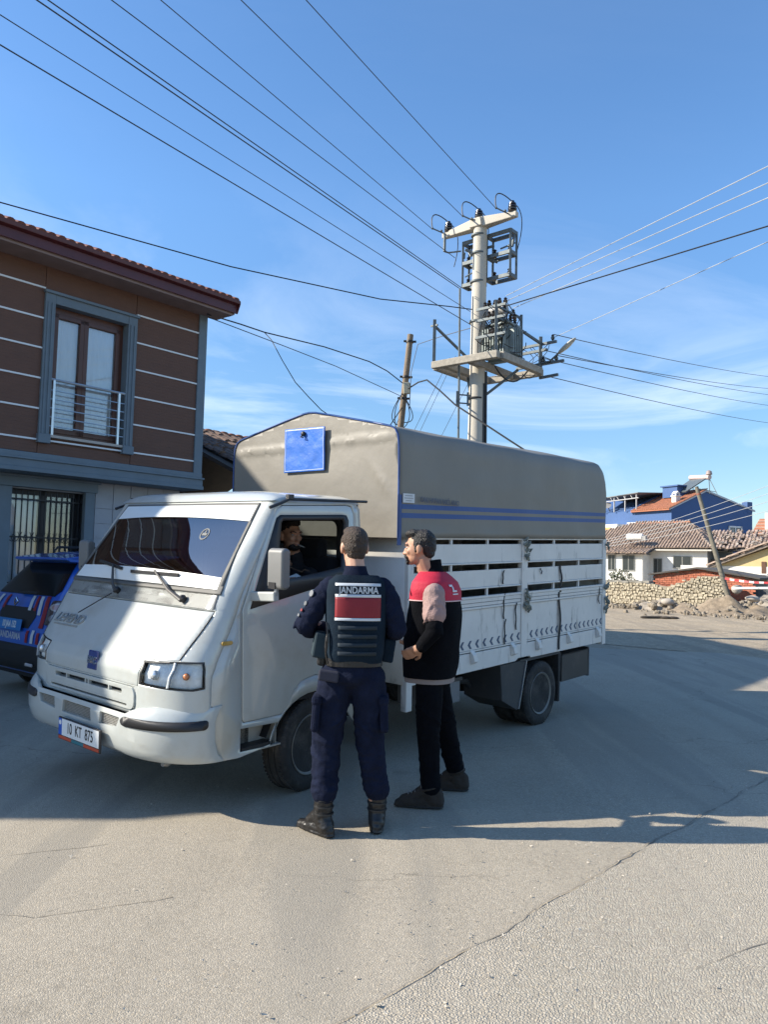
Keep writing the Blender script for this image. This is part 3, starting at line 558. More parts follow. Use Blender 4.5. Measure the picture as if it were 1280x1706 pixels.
panel2d('front_board', whited, T, [(-.03, .58), (-.03, 1.76), (-2.01, 1.76), (-2.01, .58)], [], lambda x, z: (x, 1.205, z), (), (), .03, 30)
panel2d('rear_board', whited, T, [(-.03, .58), (-.03, 1.76), (-2.01, 1.76), (-2.01, .58)], [], lambda x, z: (x, 4.84, z), (), (), .03, 30)
# canvas hood
def canvas_mat():
    m = bpy.data.materials.new('beige_canvas'); m.use_nodes = True; n = m.node_tree.nodes; l = m.node_tree.links; b = n['Principled BSDF']; b.inputs['Roughness'].default_value = .55
    t = n.new('ShaderNodeTexCoord'); se = n.new('ShaderNodeSeparateXYZ'); l.new(t.outputs['Object'], se.inputs[0])
    def mth(op, a, bb=None):
        q = n.new('ShaderNodeMath'); q.operation = op
        for i, s in enumerate((a, bb)):
            if s is None: continue
            if hasattr(s, 'is_linked'): l.new(s, q.inputs[i])
            else: q.inputs[i].default_value = s
        return q.outputs[0]
    zz = mth('SUBTRACT', se.outputs[2], mth('MULTIPLY', se.outputs[1], .0085))     # the printed stripes climb a little to the rear
    s1 = mth('LESS_THAN', mth('ABSOLUTE', mth('SUBTRACT', zz, 1.998)), .020); s2 = mth('LESS_THAN', mth('ABSOLUTE', mth('SUBTRACT', zz, 1.927)), .020)
    side = mth('GREATER_THAN', se.outputs[0], -.04); sideR = mth('LESS_THAN', se.outputs[0], -2.0)
    rear = mth('GREATER_THAN', se.outputs[1], 1.10)
    f = mth('MULTIPLY', mth('MULTIPLY', mth('MAXIMUM', s1, s2), mth('MAXIMUM', side, sideR)), rear)
    ns_ = n.new('ShaderNodeTexNoise'); ns_.inputs['Scale'].default_value = 2.5; ns_.inputs['Detail'].default_value = 7; l.new(t.outputs['Object'], ns_.inputs[0])
    c0 = n.new('ShaderNodeMixRGB'); l.new(ns_.outputs[0], c0.inputs[0]); c0.inputs[1].default_value = (.168, .154, .128, 1); c0.inputs[2].default_value = (.212, .195, .164, 1)
    c1 = n.new('ShaderNodeMixRGB'); l.new(f, c1.inputs[0]); l.new(c0.outputs[0], c1.inputs[1]); c1.inputs[2].default_value = (.022, .075, .24, 1); l.new(c1.outputs[0], b.inputs['Base Color'])
    wv = n.new('ShaderNodeTexNoise'); wv.inputs['Scale'].default_value = 6; wv.inputs['Detail'].default_value = 3; l.new(t.outputs['Object'], wv.inputs[0])
    bp = n.new('ShaderNodeBump'); bp.inputs['Strength'].default_value = .25; bp.inputs['Distance'].default_value = .02; l.new(wv.outputs[0], bp.inputs['Height']); l.new(bp.outputs[0], b.inputs['Normal']); return m
canvas = canvas_mat()
prof0 = [(.012, 1.757), (.012, 2.0), (.011, 2.3), (.006, 2.50), (-.006, 2.575), (-.035, 2.622), (-.08, 2.645), (-.15, 2.662), (-.35, 2.705), (-.7, 2.778), (-.95, 2.826), (-1.02, 2.832)]
prof0 = prof0+[(2*CX-x, z) for x, z in prof0[-2::-1]]
prof = []
for (a, b), (c, d) in zip(prof0, prof0[1:]):
    k = max(1, int(sqrt((c-a)**2+(d-b)**2)/.045)); prof += [(a+(c-a)*i/k, b+(d-b)*i/k) for i in range(k)]
prof.append(prof0[-1])
def cdisp(x, u, z): return .012*noise.noise(Vector((x*1.5, u*1.1, z*2.2)))+.004*noise.noise(Vector((x*5, u*4, z*7)))
rows = []
us = frange(1.07, 4.67, .06)+[4.70, 4.73, 4.76, 4.79, 4.815, 4.835, 4.847, 4.852]
for u in us:
    e = max(0, min(1, (u-4.70)/.152)); drop = .17*(1-sqrt(1-e*e)); row = []
    sag = -.012*(1-cos(2*pi*(u-1.07)/.94))/2
    for x, z in prof:
        wgt = max(0, min(1, (z-2.15)/.5)); wgt = wgt*wgt*(3-2*wgt); sd = 1 if x > CX else -1; top = max(0, min(1, (z-2.55)/.1)); edge = min(1, (u-1.07)/.15)*min(1, (z-1.757)/.1)
        dsp = cdisp(x, u, z)*edge+sag*edge
        row.append((x+sd*dsp*(1-top), u, z-drop*wgt+dsp*top))
    rows.append(row)
mb = MB(); mb.grid(rows); k = len(mb.v)-len(prof); mb.f.append(tuple(range(k, len(mb.v)))); mb.mi.append(0)
cv = mb.build('canvas_hood', canvas, T, 60)
sd_ = cv.modifiers.new('solid', 'SOLIDIFY'); sd_.thickness = .004
def cfm(x, z):
    e = min(1, min(abs(x-.012), abs(2*CX-.012-x))/.12); top = lerp([(-1.02, 2.832), (-.15, 2.662), (-.035, 2.62), (.012, 2.5)], x if x > CX else 2*CX-x); e2 = max(0, min(1, (top-z)/.1)); e *= e2
    h = -.014*math.exp(-((z-2.545-.02*(x-CX))/.02)**2)*min(1, abs(x-CX)/.25)
    h += -.02*math.exp(-((z-2.18)/.35)**2)*(1-((x-CX)/1.03)**2)
    d0 = (x-.0)*.75+(z-2.15)*.66; h += -.010*math.exp(-((d0+.08)/.03)**2)*max(0, 1-abs(x+.17)/.2)
    h += -.008*math.exp(-((x+1.12+.25*(z-2.8))/.018)**2)*max(0, min(1, (z-2.66)/.1))
    return (x, 1.072+e*(h+.006*noise.noise(Vector((x*2.3, z*2.3, 1)))+.002*noise.noise(Vector((x*7, z*5, 4)))), z)
panel2d('canvas_front', canvas, cv, prof0, [], cfm, [-2.04+.05*i for i in range(42)], [1.76+.035*i for i in range(31)], .004, 60)
pip = M('blue_piping', (.018, .060, .21), .5)
mb = MB(); mb.tube([(x+(.004 if x > CX else -.004), 1.068, z+.003) for x, z in prof], .008, 6); mb.build('piping', pip, cv, 60)
mb = MB(); mb.grid([[(.018, 1.055+.01*noise.noise(Vector((z*4, 0, 0))), z), (.019, 1.105, z)] for z in frange(1.70, 2.1, .05)]); mb.build('edge_binding', pip, cv)
fl = [(-1.288, 2.31), (-.778, 2.318), (-.783, 2.692), (-1.287, 2.70)]
flm = M('blue_tarp', (.035, .14, .50), .4, var=.12, scale=5, bump=.5, bscale=9)
fm = lambda x, z: (x, 1.028+.006*noise.noise(Vector((x*7, z*9, 2))), z)
fo = panel2d('vent_flap', flm, T, fl, [], fm, [-1.28+.04*i for i in range(13)], [2.32+.04*i for i in range(10)], .006, 60)
panel2d('flap_stitching', M('white_thread', (.55, .62, .70), .6), fo, grow(fl, -.012), [grow(fl, -.016)], lambda x, z: (x, fm(x, z)[1]-.002, z), [-1.28+.04*i for i in range(13)], [2.32+.04*i for i in range(10)], 0, 60)
mb = MB(); mb.ball((-1.035, 1.015, 2.645), (.024, .018, .022), 10, 6); mb.tube([(-1.035, 1.01, 2.64), (-1.05, 1.0, 2.615), (-1.02, 1.0, 2.61), (-1.03, 1.0, 2.625)], .006, 6); mb.build('flap_button', black, fo, 60)
text('canvas_lettering', 'CANLI HAYVAN NAK\u0130L ARACI', .060, (.0245, 1.61, 2.063), (0, 1, -.03), (0, .03, 1), M('letter_grey_blue', (.07, .085, .13), .6), cv, .66, .001, .0003)
mb = MB(); mb.bb((.0215, 1.115, 2.038), (.0235, 1.262, 2.112)); lb = mb.build('maker_label', M('label_white', (.62, .63, .63), .5), cv)
mb = MB()
for k, (a, b) in enumerate(((1.14, 1.235), (1.13, 1.245), (1.15, 1.225))): mb.bb((.0236, a, 2.092-.02*k), (.0242, b, 2.098-.02*k))
mb.build('label_print', M('label_ink', (.28, .28, .30), .6), lb)
# ------------------------------------------------------------------ brown two-storey house on the left
HC = Vector((-3.39603597, 14.0, 0))
HM = frame(HC, -D, NN)          # local x = along the front from its far corner, y = outwards to the street, z up
H = root('brown_house', 'two-storey brown clad house with white strips and a grey cornice beside the parked blue car', 'house', HM)
def cladding():
    m = M('brown_cladding', (.128, .064, .043), .75, var=.06, scale=3, stretch=(1, 1, 2), dirt=(.09, .06, .048), dirtamt=.3, dscale=2, dstretch=(2, 1, .4)); n = m.node_tree.nodes; l = m.node_tree.links
    t = n.new('ShaderNodeTexCoord'); mp_ = n.new('ShaderNodeMapping'); mp_.inputs['Rotation'].default_value = (radians(-90), 0, 0); l.new(t.outputs['Object'], mp_.inputs[0])
    b = n.new('ShaderNodeTexBrick'); b.inputs['Scale'].default_value = 1; b.inputs['Brick Width'].default_value = .22; b.inputs['Row Height'].default_value = .055; b.inputs['Mortar Size'].default_value = .006; b.inputs['Color1'].default_value = (1, 1, 1, 1); b.inputs['Color2'].default_value = (.8, .8, .8, 1); b.inputs['Mortar'].default_value = (0, 0, 0, 1); l.new(mp_.outputs[0], b.inputs['Vector'])
    nz = n.new('ShaderNodeTexNoise'); nz.inputs['Scale'].default_value = 50; l.new(t.outputs['Object'], nz.inputs[0]); ad = n.new('ShaderNodeMixRGB'); ad.blend_type = 'ADD'; ad.inputs[0].default_value = .6; l.new(b.outputs[0], ad.inputs[1]); l.new(nz.outputs[0], ad.inputs[2])
    bp = n.new('ShaderNodeBump'); bp.inputs['Strength'].default_value = .5; bp.inputs['Distance'].default_value = .006; l.new(ad.outputs[0], bp.inputs['Height']); l.new(bp.outputs[0], n['Principled BSDF'].inputs['Normal']); return m
clad = cladding()
grey = M('slate_grey_trim', (.135, .175, .205), .6, var=.08)
strip = M('white_strip', (.72, .74, .74), .5, var=.04)
maroon = M('maroon_fascia', (.085, .018, .020), .45, var=.15)
wood = M('brown_window_frame', (.085, .028, .014), .4, var=.2, scale=12, stretch=(1, 1, .2))
render_ = M('pale_grey_render', (.30, .31, .33), .8, var=.08)
mb = MB(); mb.bb((.02, -12.9, 2.86), (1.40, -.03, 6.12)); mb.bb((3.06, -12.9, 2.86), (11.0, -.03, 6.12)); mb.bb((1.40, -12.9, 2.86), (3.06, -.30, 6.12)); mb.bb((1.40, -.30, 2.86), (3.06, -.03, 3.42)); mb.bb((1.40, -.30, 5.52), (3.06, -.03, 6.12))
mb.build('wall', clad, H)
mb = MB(); mb.bb((.05, -12.8, 0), (12.2, -1.0, 2.86)); mb.bb((.05, -1.0, 0), (1.80, -.53, 2.86)); mb.bb((3.30, -1.0, 0), (12.2, -.53, 2.86)); mb.bb((1.8, -1.0, 0), (3.3, -.53, 1.1)); mb.bb((1.8, -1.0, 2.62), (3.3, -.53, 2.86)); mb.build('ground_floor_wall', render_, H)
zs = [5.711, 5.235, 4.768, 4.298, 3.825, 3.347]; zb = [6.10]+zs+[3.13]
for (x0, x1) in ((.155, 1.43), (3.03, 5.6), (5.62, 9.1), (9.12, 11.0)):
    for z in zs:
        mb = MB(); mb.bb((x0, -.02, z-.013), (x1, .024, z+.013)); mb.build('white_strip', strip, H)
    for a, b in zip(zb, zb[1:]):
        mb = MB(); mb.bb((x0, -.03, b+.014), (x1, .006, a-.014)); mb.build('cladding_panel', clad, H)
for z0, z1 in ((5.70, 6.09), (3.13, 3.30)):
    mb = MB(); mb.bb((1.44, -.03, z0), (3.02, .004, z1)); mb.build('cladding_panel', clad, H)
mb = MB(); mb.bb((1.42, -.02, 3.335), (3.04, .03, 3.36)); mb.build('white_strip', strip, H)
for k in range(1, 7):   # the end wall facing the gap
    mb = MB(); mb.bb((.004, -.5, zs[k-1]-.013), (.022, -12.8, zs[k-1]+.013)); mb.build('white_strip', strip, H)
mb = MB(); mb.bb((-.02, -.16, 2.87), (.155, .035, 6.11)); mb.bb((12.15, -.16, 2.87), (12.30, .035, 6.11)); mb.build('corner_trim', grey, H, bevel=.006, kind='stuff')
mb = MB(); mb.bb((-.05, -.60, 2.835), (12.32, .07, 2.90)); mb.bb((-.045, -.5, 2.90), (12.31, .045, 3.02)); mb.bb((-.06, -.45, 3.02), (12.32, .075, 3.055)); mb.bb((-.03, -.4, 3.055), (12.3, .04, 3.135)); mb.build('cornice', grey, H, bevel=.006)
# french window with surround and railing
wf = MB()
for a, b in ((1.43, 1.60), (2.87, 3.035)):
    wf.bb((a, -.12, 3.42), (b, .05, 5.66)); wf.bb((a+.035, .05, 3.44), (a+.065, .065, 5.50)); wf.bb((b-.065, .05, 3.44), (b-.035, .065, 5.50)); wf.bb((a-.015, -.02, 3.30), (b+.015, .08, 3.44))
wf.bb((1.60, -.12, 5.50), (2.87, .045, 5.66)); wf.bb((1.41, -.02, 5.64), (3.055, .085, 5.685)); su = wf.build('window_surround', grey, H, bevel=.006)
mb = MB(); mb.bb((1.60, -.28, 3.40), (2.87, .06, 3.44)); mb.build('sill', M('stone_sill', (.42, .38, .33), .6), su)
fw = MB(); fw.bb((1.60, -.20, 3.44), (1.66, -.12, 5.50)); fw.bb((2.81, -.20, 3.44), (2.87, -.12, 5.50)); fw.bb((1.60, -.20, 5.40), (2.87, -.12, 5.50)); fw.bb((1.60, -.20, 3.44), (2.87, -.12, 3.50))
fr = fw.build('window', wood, H)
for a, b in ((1.66, 2.30), (2.30, 2.81)):
    lf = MB(); lf.bb((a, -.175, 3.50), (a+.075, -.10, 5.40)); lf.bb((b-.075, -.175, 3.50), (b, -.10, 5.40)); lf.bb((a, -.175, 5.33), (b, -.10, 5.40)); lf.bb((a, -.175, 3.50), (b, -.10, 3.58)); lf.build('sash', wood, fr, bevel=.006)
    gp_ = MB(); gp_.bb((a+.075, -.142, 3.58), (b-.075, -.136, 5.33)); gp_.build('pane', glass('house_glass', (.95, .97, .98), .0, .02, 1.75), fr)
cu = MB(); cu.grid([[(1.6+.013*i, -.185+.006*sin(i*.9)+.003*sin(i*2.3), z) for i in range(100)] for z in (3.45, 4.4, 5.48)]); cu.build('curtain', M('pale_curtain', (.85, .87, .88), .9, var=.03), H, 60)
rl = MB(); 
rail = M('rail_steel', (.55, .57, .58), .3, .8)
for x in (1.70, 2.82):
    r0 = MB(); r0.bb((x-.018, .005, 3.42), (x+.018, .04, 4.30)); r0.build('railing_post', rail, H)
r0 = MB(); r0.tube([(1.59, .022, 4.31), (2.885, .022, 4.31)], .022, 8); r0.build('handrail', rail, H, 40)
for z in (4.14, 4.0, 3.86, 3.72, 3.58):
    r0 = MB(); r0.tube([(1.60, .03, z), (2.87, .03, z)], .009, 6); r0.build('railing_bar', rail, H)
# ground floor: grilled window, surround, marble tile facing
gs = MB(); gs.bb((1.78, -.54, 1.0), (1.95, -.44, 2.64)); gs.bb((3.16, -.54, 1.0), (3.45, -.44, 2.64)); gs.bb((1.74, -.54, 2.64), (3.5, -.42, 2.80)); gs.bb((1.70, -.54, 2.79), (3.53, -.39, 2.832)); gs.bb((1.74, -.54, .95), (3.5, -.40, 1.02)); gs.build('window_surround', grey, H, bevel=.01)
dkf = M('dark_frame', (.022, .018, .018), .5)
fw = MB(); fw.bb((1.95, -.72, 1.02), (3.16, -.66, 1.10)); fw.bb((1.95, -.72, 2.54), (3.16, -.66, 2.64)); fw.bb((1.95, -.72, 1.02), (2.02, -.66, 2.64)); fw.bb((3.10, -.72, 1.02), (3.16, -.66, 2.64)); fw.bb((2.50, -.72, 1.02), (2.60, -.66, 2.64)); f2 = fw.build('window', dkf, H)
for a, b in ((2.02, 2.50), (2.60, 3.10)):
    g = MB(); g.bb((a, -.70, 1.10), (b, -.694, 2.54)); g.build('pane', glass('house_glass'), f2)
cu = MB(); cu.grid([[(2.60+.0125*i, -.78+.025*sin(i*.75), z) for i in range(41)] for z in (1.05, 2.6)]); cu.build('curtain', MATS['pale_curtain'], H, 60)
cu = MB(); cu.grid([[(2.0+.03*i, -.80+.02*sin(i*.9), z) for i in range(17)] for z in (1.05, 2.6)]); cu.build('curtain', M('grey_net', (.10, .11, .12), .9), H, 60)
iron = M('wrought_iron', (.016, .016, .017), .5)
for i in range(13):
    x = 1.99+.0945*i; g = MB(); g.bb((x-.008, -.60, 1.04), (x+.008, -.585, 2.60)); g.build('grille_bar', iron, H)
for z in (1.14, 1.86, 2.46):
    g = MB(); g.bb((1.95, -.605, z-.012), (3.16, -.582, z+.012)); g.build('grille_rail', iron, H)
for i in range(6):   # scrolls
    for sg in (1, -1):
        x = 2.085+.19*i; g = MB(); g.tube([(x+sg*.012+sg*(.008+.0055*k)*cos(k*.55), -.595, 1.86+sg*.0+(.008+.0055*k)*sin(k*.55)*1.3) for k in range(14)], .006, 5); g.build('grille_scroll', iron, H)
tile = M('marble_tile', (.335, .345, .375), .45, var=.08, scale=3, dirt=(.24, .24, .26), dirtamt=.5, dscale=4)
x = 1.735; 
while x > .06:
    x0 = max(.06, x-.331); z = 2.828; hs = [.433]+[.255]*9
    for h_ in hs:
        g = MB(); g.bb((x0+.004, -.531, z-h_+.004), (x-.004, -.515-.002*random.random(), z-.004)); g.build('facing_tile', tile, H); z -= h_
        if z < .1: break
    x -= .335
# roof: eaves box, gutter fascia, gable slopes, barrel tiles
mb = MB(); mb.prism([(-.25, .55, 6.10), (-.25, .55, 6.28), (-.25, -6.45, 9.06), (-.25, -13.45, 6.28), (-.25, -13.45, 6.10), (-.25, -6.45, 8.86)], (11.35, 0, 0)); mb.build('roof', M('roof_board', (.13, .06, .05), .7), H)
mb = MB(); mb.bb((-.24, -.02, 6.06), (11.1, .53, 6.10)); mb.build('soffit', M('soffit', (.24, .17, .15), .7), H)
mb = MB(); mb.bb((-.26, .551, 6.075), (11.1, .58, 6.27)); mb.prism([(-.26, .58, 6.22), (-.26, .66, 6.24), (-.26, .67, 6.30), (-.26, .58, 6.30)], (11.36, 0, 0)); mb.prism([(-.275, .58, 6.07), (-.275, .66, 6.24), (-.275, .66, 6.29), (-.275, -6.45, 9.10), (-.275, -6.45, 8.84)], (.02, 0, 0)); mb.build('gutter', maroon, H, bevel=.006, kind='stuff')
mb = MB(); mb.bb((-.20, .40, 6.035), (11.0, .535, 6.06)); mb.build('soffit_batten', MATS['soffit'], H)
mb = MB(); mb.prism([(.03, -.02, 6.1), (.03, -12.9, 6.1), (.03, -6.45, 8.84)], (.1, 0, 0)); mb.prism([(10.85, -.02, 6.1), (10.85, -12.9, 6.1), (10.85, -6.45, 8.84)], (.1, 0, 0)); mb.build('gable', clad, H, kind='stuff')
rtile = M('roof_tile', (.17, .058, .036), .75, var=.35, scale=3, dirt=(.12, .07, .05), dirtamt=.6, dscale=4)
sl = Vector((0, -7.0, 2.78)).normalized(); sn_ = Vector((0, sl.z, -sl.y)); e0_ = Vector((0, .60, 6.305))
def barrel(L=.40, r=.066, n=5):
    m_ = MB(); vs = []; fs = []
    for j, (t, rr_) in enumerate(((0, r), (L, r*.86))):
        for k in range(n+1): a = pi*k/n; vs.append(Vector((rr_*cos(a), 0, 0))+sl*t+sn_*(rr_*.75*sin(a)))
    for k in range(n): fs.append((k, k+1, n+2+k, n+1+k))
    m_.add(vs, fs); m_.add([vs[0]]+vs[1:n+1], [tuple(range(n+1))]); return m_
bme = barrel().mesh('tile_shape', 50); bme.materials.append(rtile); cnt = 0
rest = MB(); bv = barrel()
for r_ in range(22):
    for c_ in range(74):
        p = Vector((-.17+.15*c_+random.uniform(-.008, .008), 0, 0))+e0_+sl*(.335*r_-.06)+sn_*(.005+random.uniform(0, .012))
        if c_ < 29 and r_ < 10:
            o = bpy.data.objects.new('roof_tile', bme); COL.objects.link(o); o.parent = H; o.location = p; o.rotation_euler = (0, 0, random.uniform(-.04, .04))
        else: rest.add([Vector(v)+p for v in bv.v], bv.f)
rest.build('roof_tiles', rtile, H, 50, kind='stuff')
mb = MB(); mb.prism([(-.2, -13.45, 6.29), (-.2, -6.45, 9.07), (-.2, -6.45, 9.12), (-.2, -13.45, 6.34)], (11.2, 0, 0)); mb.build('back_slope', rtile, H)

mb = MB(); mb.prism([(5.7, .50, 6.29), (5.7, .50, 6.72), (10.55, .50, 6.72), (11.1, .50, 6.40), (11.1, .50, 6.29)], (0, .14, 0)); mb.build('eaves_board', maroon, H)  # added out of view: raised edge shaped for the shadow line on the truck
mb = MB(); mb.prism([(10.9, .60, 2.9), (10.9, .60, 6.55), (11.25, .60, 6.35), (12.2, .60, 5.45), (12.2, .60, 2.9)], (0, -9, 0)); mb.build('shadow_block', clad, H)  # unseen block added here, profile cut to cast the hood's shadow edge
# ------------------------------------------------------------------ old tiled house seen in the gap behind
OM = frame(HC+D*4.6-NN*1.2, -D, NN)
O_ = root('old_house', 'old low house with a sagging roof of dark weathered tiles behind the brown house', 'house', OM)
mb = MB(); mb.bb((-2.5, -9, 0), (1.5, -.3, 3.1)); mb.build('wall', M('old_plaster', (.42, .38, .32), .9, dirt=(.2, .17, .13)), O_)
mb = MB(); mb.prism([(-2.8, .3, 2.95), (-2.8, .3, 3.02), (-2.8, -4.6, 5.02), (-2.8, -9.3, 3.02), (-2.8, -9.3, 2.95), (-2.8, -4.6, 4.9)], (4.6, 0, 0)); mb.build('roof', M('old_board', (.06, .05, .04), .9), O_)
otile = M('old_roof_tile', (.15, .10, .075), .9, var=.5, scale=6, dirt=(.05, .045, .035), dirtamt=.8, dscale=5)
slo = Vector((0, -4.9, 2.0)).normalized(); sno = Vector((0, slo.z, -slo.y)); rest = MB()
for r_ in range(17):
    for c_ in range(17):
        z_ = random.uniform(-.015, .03); p = Vector((-2.6+.25*c_+random.uniform(-.03, .03), .32, 3.04))+slo*(.31*r_+random.uniform(-.03, .03))+sno*(.03+z_)
        vs = []; n = 4; tw = random.uniform(-.1, .1)
        for t, q in ((0, .115), (.40, .095)):
            for k in range(n+1): a = pi*k/n; vs.append(p+Vector((q*cos(a)+tw*t, 0, 0))+slo*t+sno*(q*.7*sin(a)))
        rest.add(vs, [(k, k+1, n+2+k, n+1+k) for k in range(n)]); rest.add(vs[:n+1], [tuple(range(n+1))])
rest.build('roof_tiles', otile, O_, 50, kind='stuff')
mb = MB()
for i in range(16): mb.ball((-2.6+.27*i, -4.6, 5.08+.02*random.random()), (.17, .12, .09), 8, 5)
mb.build('ridge_tiles', M('ridge_tile', (.30, .12, .06), .85, var=.4), O_, 50, kind='stuff')

# ------------------------------------------------------------------ concrete transformer pole
PZ = 9.86; PB = Vector((2.13, 18.15, 0))
P = root('transformer_pole', 'round concrete power pole carrying a transformer on a square platform', 'utility pole', Matrix.Translation(PB))
conc = M('pole_concrete', (.50, .46, .385), .85, var=.12, scale=3, bump=.2, bscale=40, dirt=(.30, .27, .22), dirtamt=.4)
concp = M('platform_concrete', (.33, .30, .25), .9, var=.2, scale=12, bump=.5, bscale=50)
mb = MB(); mb.lathe([(.235, -.1), (.225, 2), (.195, 5.0), (.178, 7.5), (.163, PZ-.05)], (0, 0, 0), (.004, 0, 1), 28); mb.build('shaft', conc, P, 40)
for z in (5.55, 7.42, 8.40, 9.1, 9.55):
    mb = MB(); r = .20-.006*(z-5)*.9; mb.lathe([(r-.01, -.02), (r+.008, -.02), (r+.008, .02), (r-.01, .02)], (0, 0, z), (0, 0, 1), 24); mb.build('clamp_band', galv if z > 6 else dark, P, 40)
ar = MB()
def tap(m_, p, q, a, b): # tapered square beam
    p = Vector(p); q = Vector(q); d = (q-p).normalized(); u = UP; s_ = d.cross(u).normalized(); w = s_.cross(d)
    vs = [p+s_*x*a+w*y*a for x, y in ((-1, -1), (1, -1), (1, 1), (-1, 1))]+[q+s_*x*b+w*y*b for x, y in ((-1, -1), (1, -1), (1, 1), (-1, 1))]
    m_.add(vs, [(3, 2, 1, 0), (4, 5, 6, 7)]+[(i, (i+1) % 4, 4+(i+1) % 4, 4+i) for i in range(4)])
AH = NN*1.06
tap(ar, Vector((0, 0, PZ-.02)), AH+Vector((0, 0, PZ-.06)), .13, .062); tap(ar, Vector((0, 0, PZ-.02)), -AH+Vector((0, 0, PZ-.06)), .13, .062); ar.box((0, 0, PZ-.03), (.34, .34, .2), Matrix.Rotation(-YB, 3, 'Z'))
ar.build('crossarm', conc, P, bevel=.015, kind='stuff')
ceram = M('brown_insulator', (.018, .012, .011), .3, coat=.6)
ins_prof = [(.05, 0), (.10, .01), (.11, .04), (.075, .055), (.105, .075), (.11, .105), (.07, .12), (.10, .14), (.10, .17), (.06, .185), (.09, .2), (.088, .23), (.05, .25), (.045, .29), (.0, .30)]
tops = []
for k, o_ in enumerate((-.90, 0, .93)):
    b_ = NN*o_+Vector((0, 0, PZ+(.0 if k != 1 else .07))); mb = MB(); mb.lathe(ins_prof, b_, (0, 0, 1), 16); mb.build('insulator', ceram, P, 40); tops.append(b_+Vector((0, 0, .26)))
    # strain insulator + jumper loop
    e = b_+Vector((-.42, -.28, -.02)); mb = MB(); mb.tube([b_+Vector((-.1, -.02, -.03)), e], .018, 6); mb.ball(e, (.03, .03, .03)); mb.ball(e*.4+b_*.6+Vector((-.02, 0, 0)), (.035, .035, .035)); mb.build('strain_insulator', galv, P, 40)
    mb = MB(); mb.tube(bezier(e, e+Vector((-.12, .02, .62)), b_+Vector((0, 0, .27)), 10), .014, 6); mb.tube(bezier(b_+Vector((0, 0, .26)), b_+Vector((.40, .1, .1)), b_+Vector((.18, .3, -.75)), 10), .011, 6); mb.build('jumper_cable', black, P, 60, kind='stuff')
mb = MB(); a_ = Vector((-.83, -.1, 9.1)); mb.tube([a_, a_+Vector((0, 0, .42))], .034, 10); mb.lathe([(.034, .42), (.0, .48)], a_, (0, 0, 1), 10); mb.tube([a_, a_+Vector((.10, .02, -.02)), Vector((-.42, .1, 9.2))], .02, 6); mb.build('surge_arrester', galv, P, 40)
def pt(a, b, z): return NN*a+D*b+Vector((0, 0, z))
sw = MB()   # two steel switch frames flanking the shaft
for a0, a1 in ((-.60, -.10), (.10, .76)):
    for b in (.22, .50):
        for z in (8.50, 9.06, 9.58): sw.bar(pt(a0, b, z), pt(a1, b, z), .055, .085)
        for a in (a0, a1): sw.bar(pt(a, b, 8.46), pt(a, b, 9.62), .05, .05)
    for z in (8.5, 9.06, 9.58):
        for a in (a0, a1): sw.bar(pt(a, .22, z), pt(a, .50, z), .05, .085)
sw.bar(pt(-.3, .22, 9.3), pt(.3, .22, 9.3), .05); sw.bar(pt(-.25, -.2, 9.2), pt(.3, .4, 8.95), .05)
sf = sw.build('switch_frame', galv, P, kind='stuff')
for a in (-.52, -.22, .24, .66):
    for z in (8.56, 9.12):
        mb = MB(); mb.lathe([(.03, -.1), (.055, -.08), (.03, -.06), (.055, -.03), (.03, 0), (.055, .03), (.03, .06), (.055, .09), (.02, .12)], pt(a, .36, z+.03), (0, 0, 1), 10); mb.build('fuse_insulator', ceram, sf, 40)
mb = MB()
for i in range(8): mb.tube([pt(random.uniform(-.62, -.3), .2+random.random()*.3, random.uniform(8.7, 9.5)), pt(random.uniform(-.62, -.3), .2+random.random()*.3, random.uniform(8.9, 9.5))], .018, 5)
mb.bar(pt(.4, .36, 9.25), pt(.8, .36, 9.3), .03); mb.bar(pt(.76, .3, 9.2), pt(.78, .36, 9.5), .05); mb.build('switch_linkage', galv, sf, kind='stuff')
# platform: square of concrete beams
Z0 = 6.36; Qc = Vector((2.45, 18.45, 0))-PB; h1, h2 = .92, 1.02
def q_(a, b, z=0): return Vector((Qc.x, Qc.y, 0))+NN*a+D*b+Vector((0, 0, Z0+z))
for p_, r_ in ((q_(-h1, -h2), q_(h1, -h2)), (q_(-h1, h2), q_(h1, h2)), (q_(-h1, -h2+.1), q_(-h1, h2-.1)), (q_(h1, -h2+.1), q_(h1, h2-.1)), (q_(.10, -h2+.1), q_(.10, h2-.1)), (q_(-.62, -h2+.1), q_(-.62, h2-.1))):
    mb = MB(); mb.bar(p_, r_, .15, .17); mb.build('platform_beam', concp, P, bevel=.015)
mb = MB(); mb.bar(q_(h1-.2, .2, -.08), Vector((.10, .05, 5.55)), .06, .06); mb.bar(q_(-h1+.2, .2, -.08), Vector((-.10, .08, 5.55)), .06, .06); mb.build('brace', galv, P, kind='stuff')
pp = MB(); pp.bar(q_(-h1+.03, -h2, .05), q_(-h1+.03, -h2, 1.12), .075, .075); pp.bar(q_(-h1, -h2, 1.0), q_(-.7, h2-.7, .35), .05); pp.bar(q_(-h1-.08, -h2, .98), q_(-h1+.12, -h2, .98), .04); pp.build('side_post', galv, P)
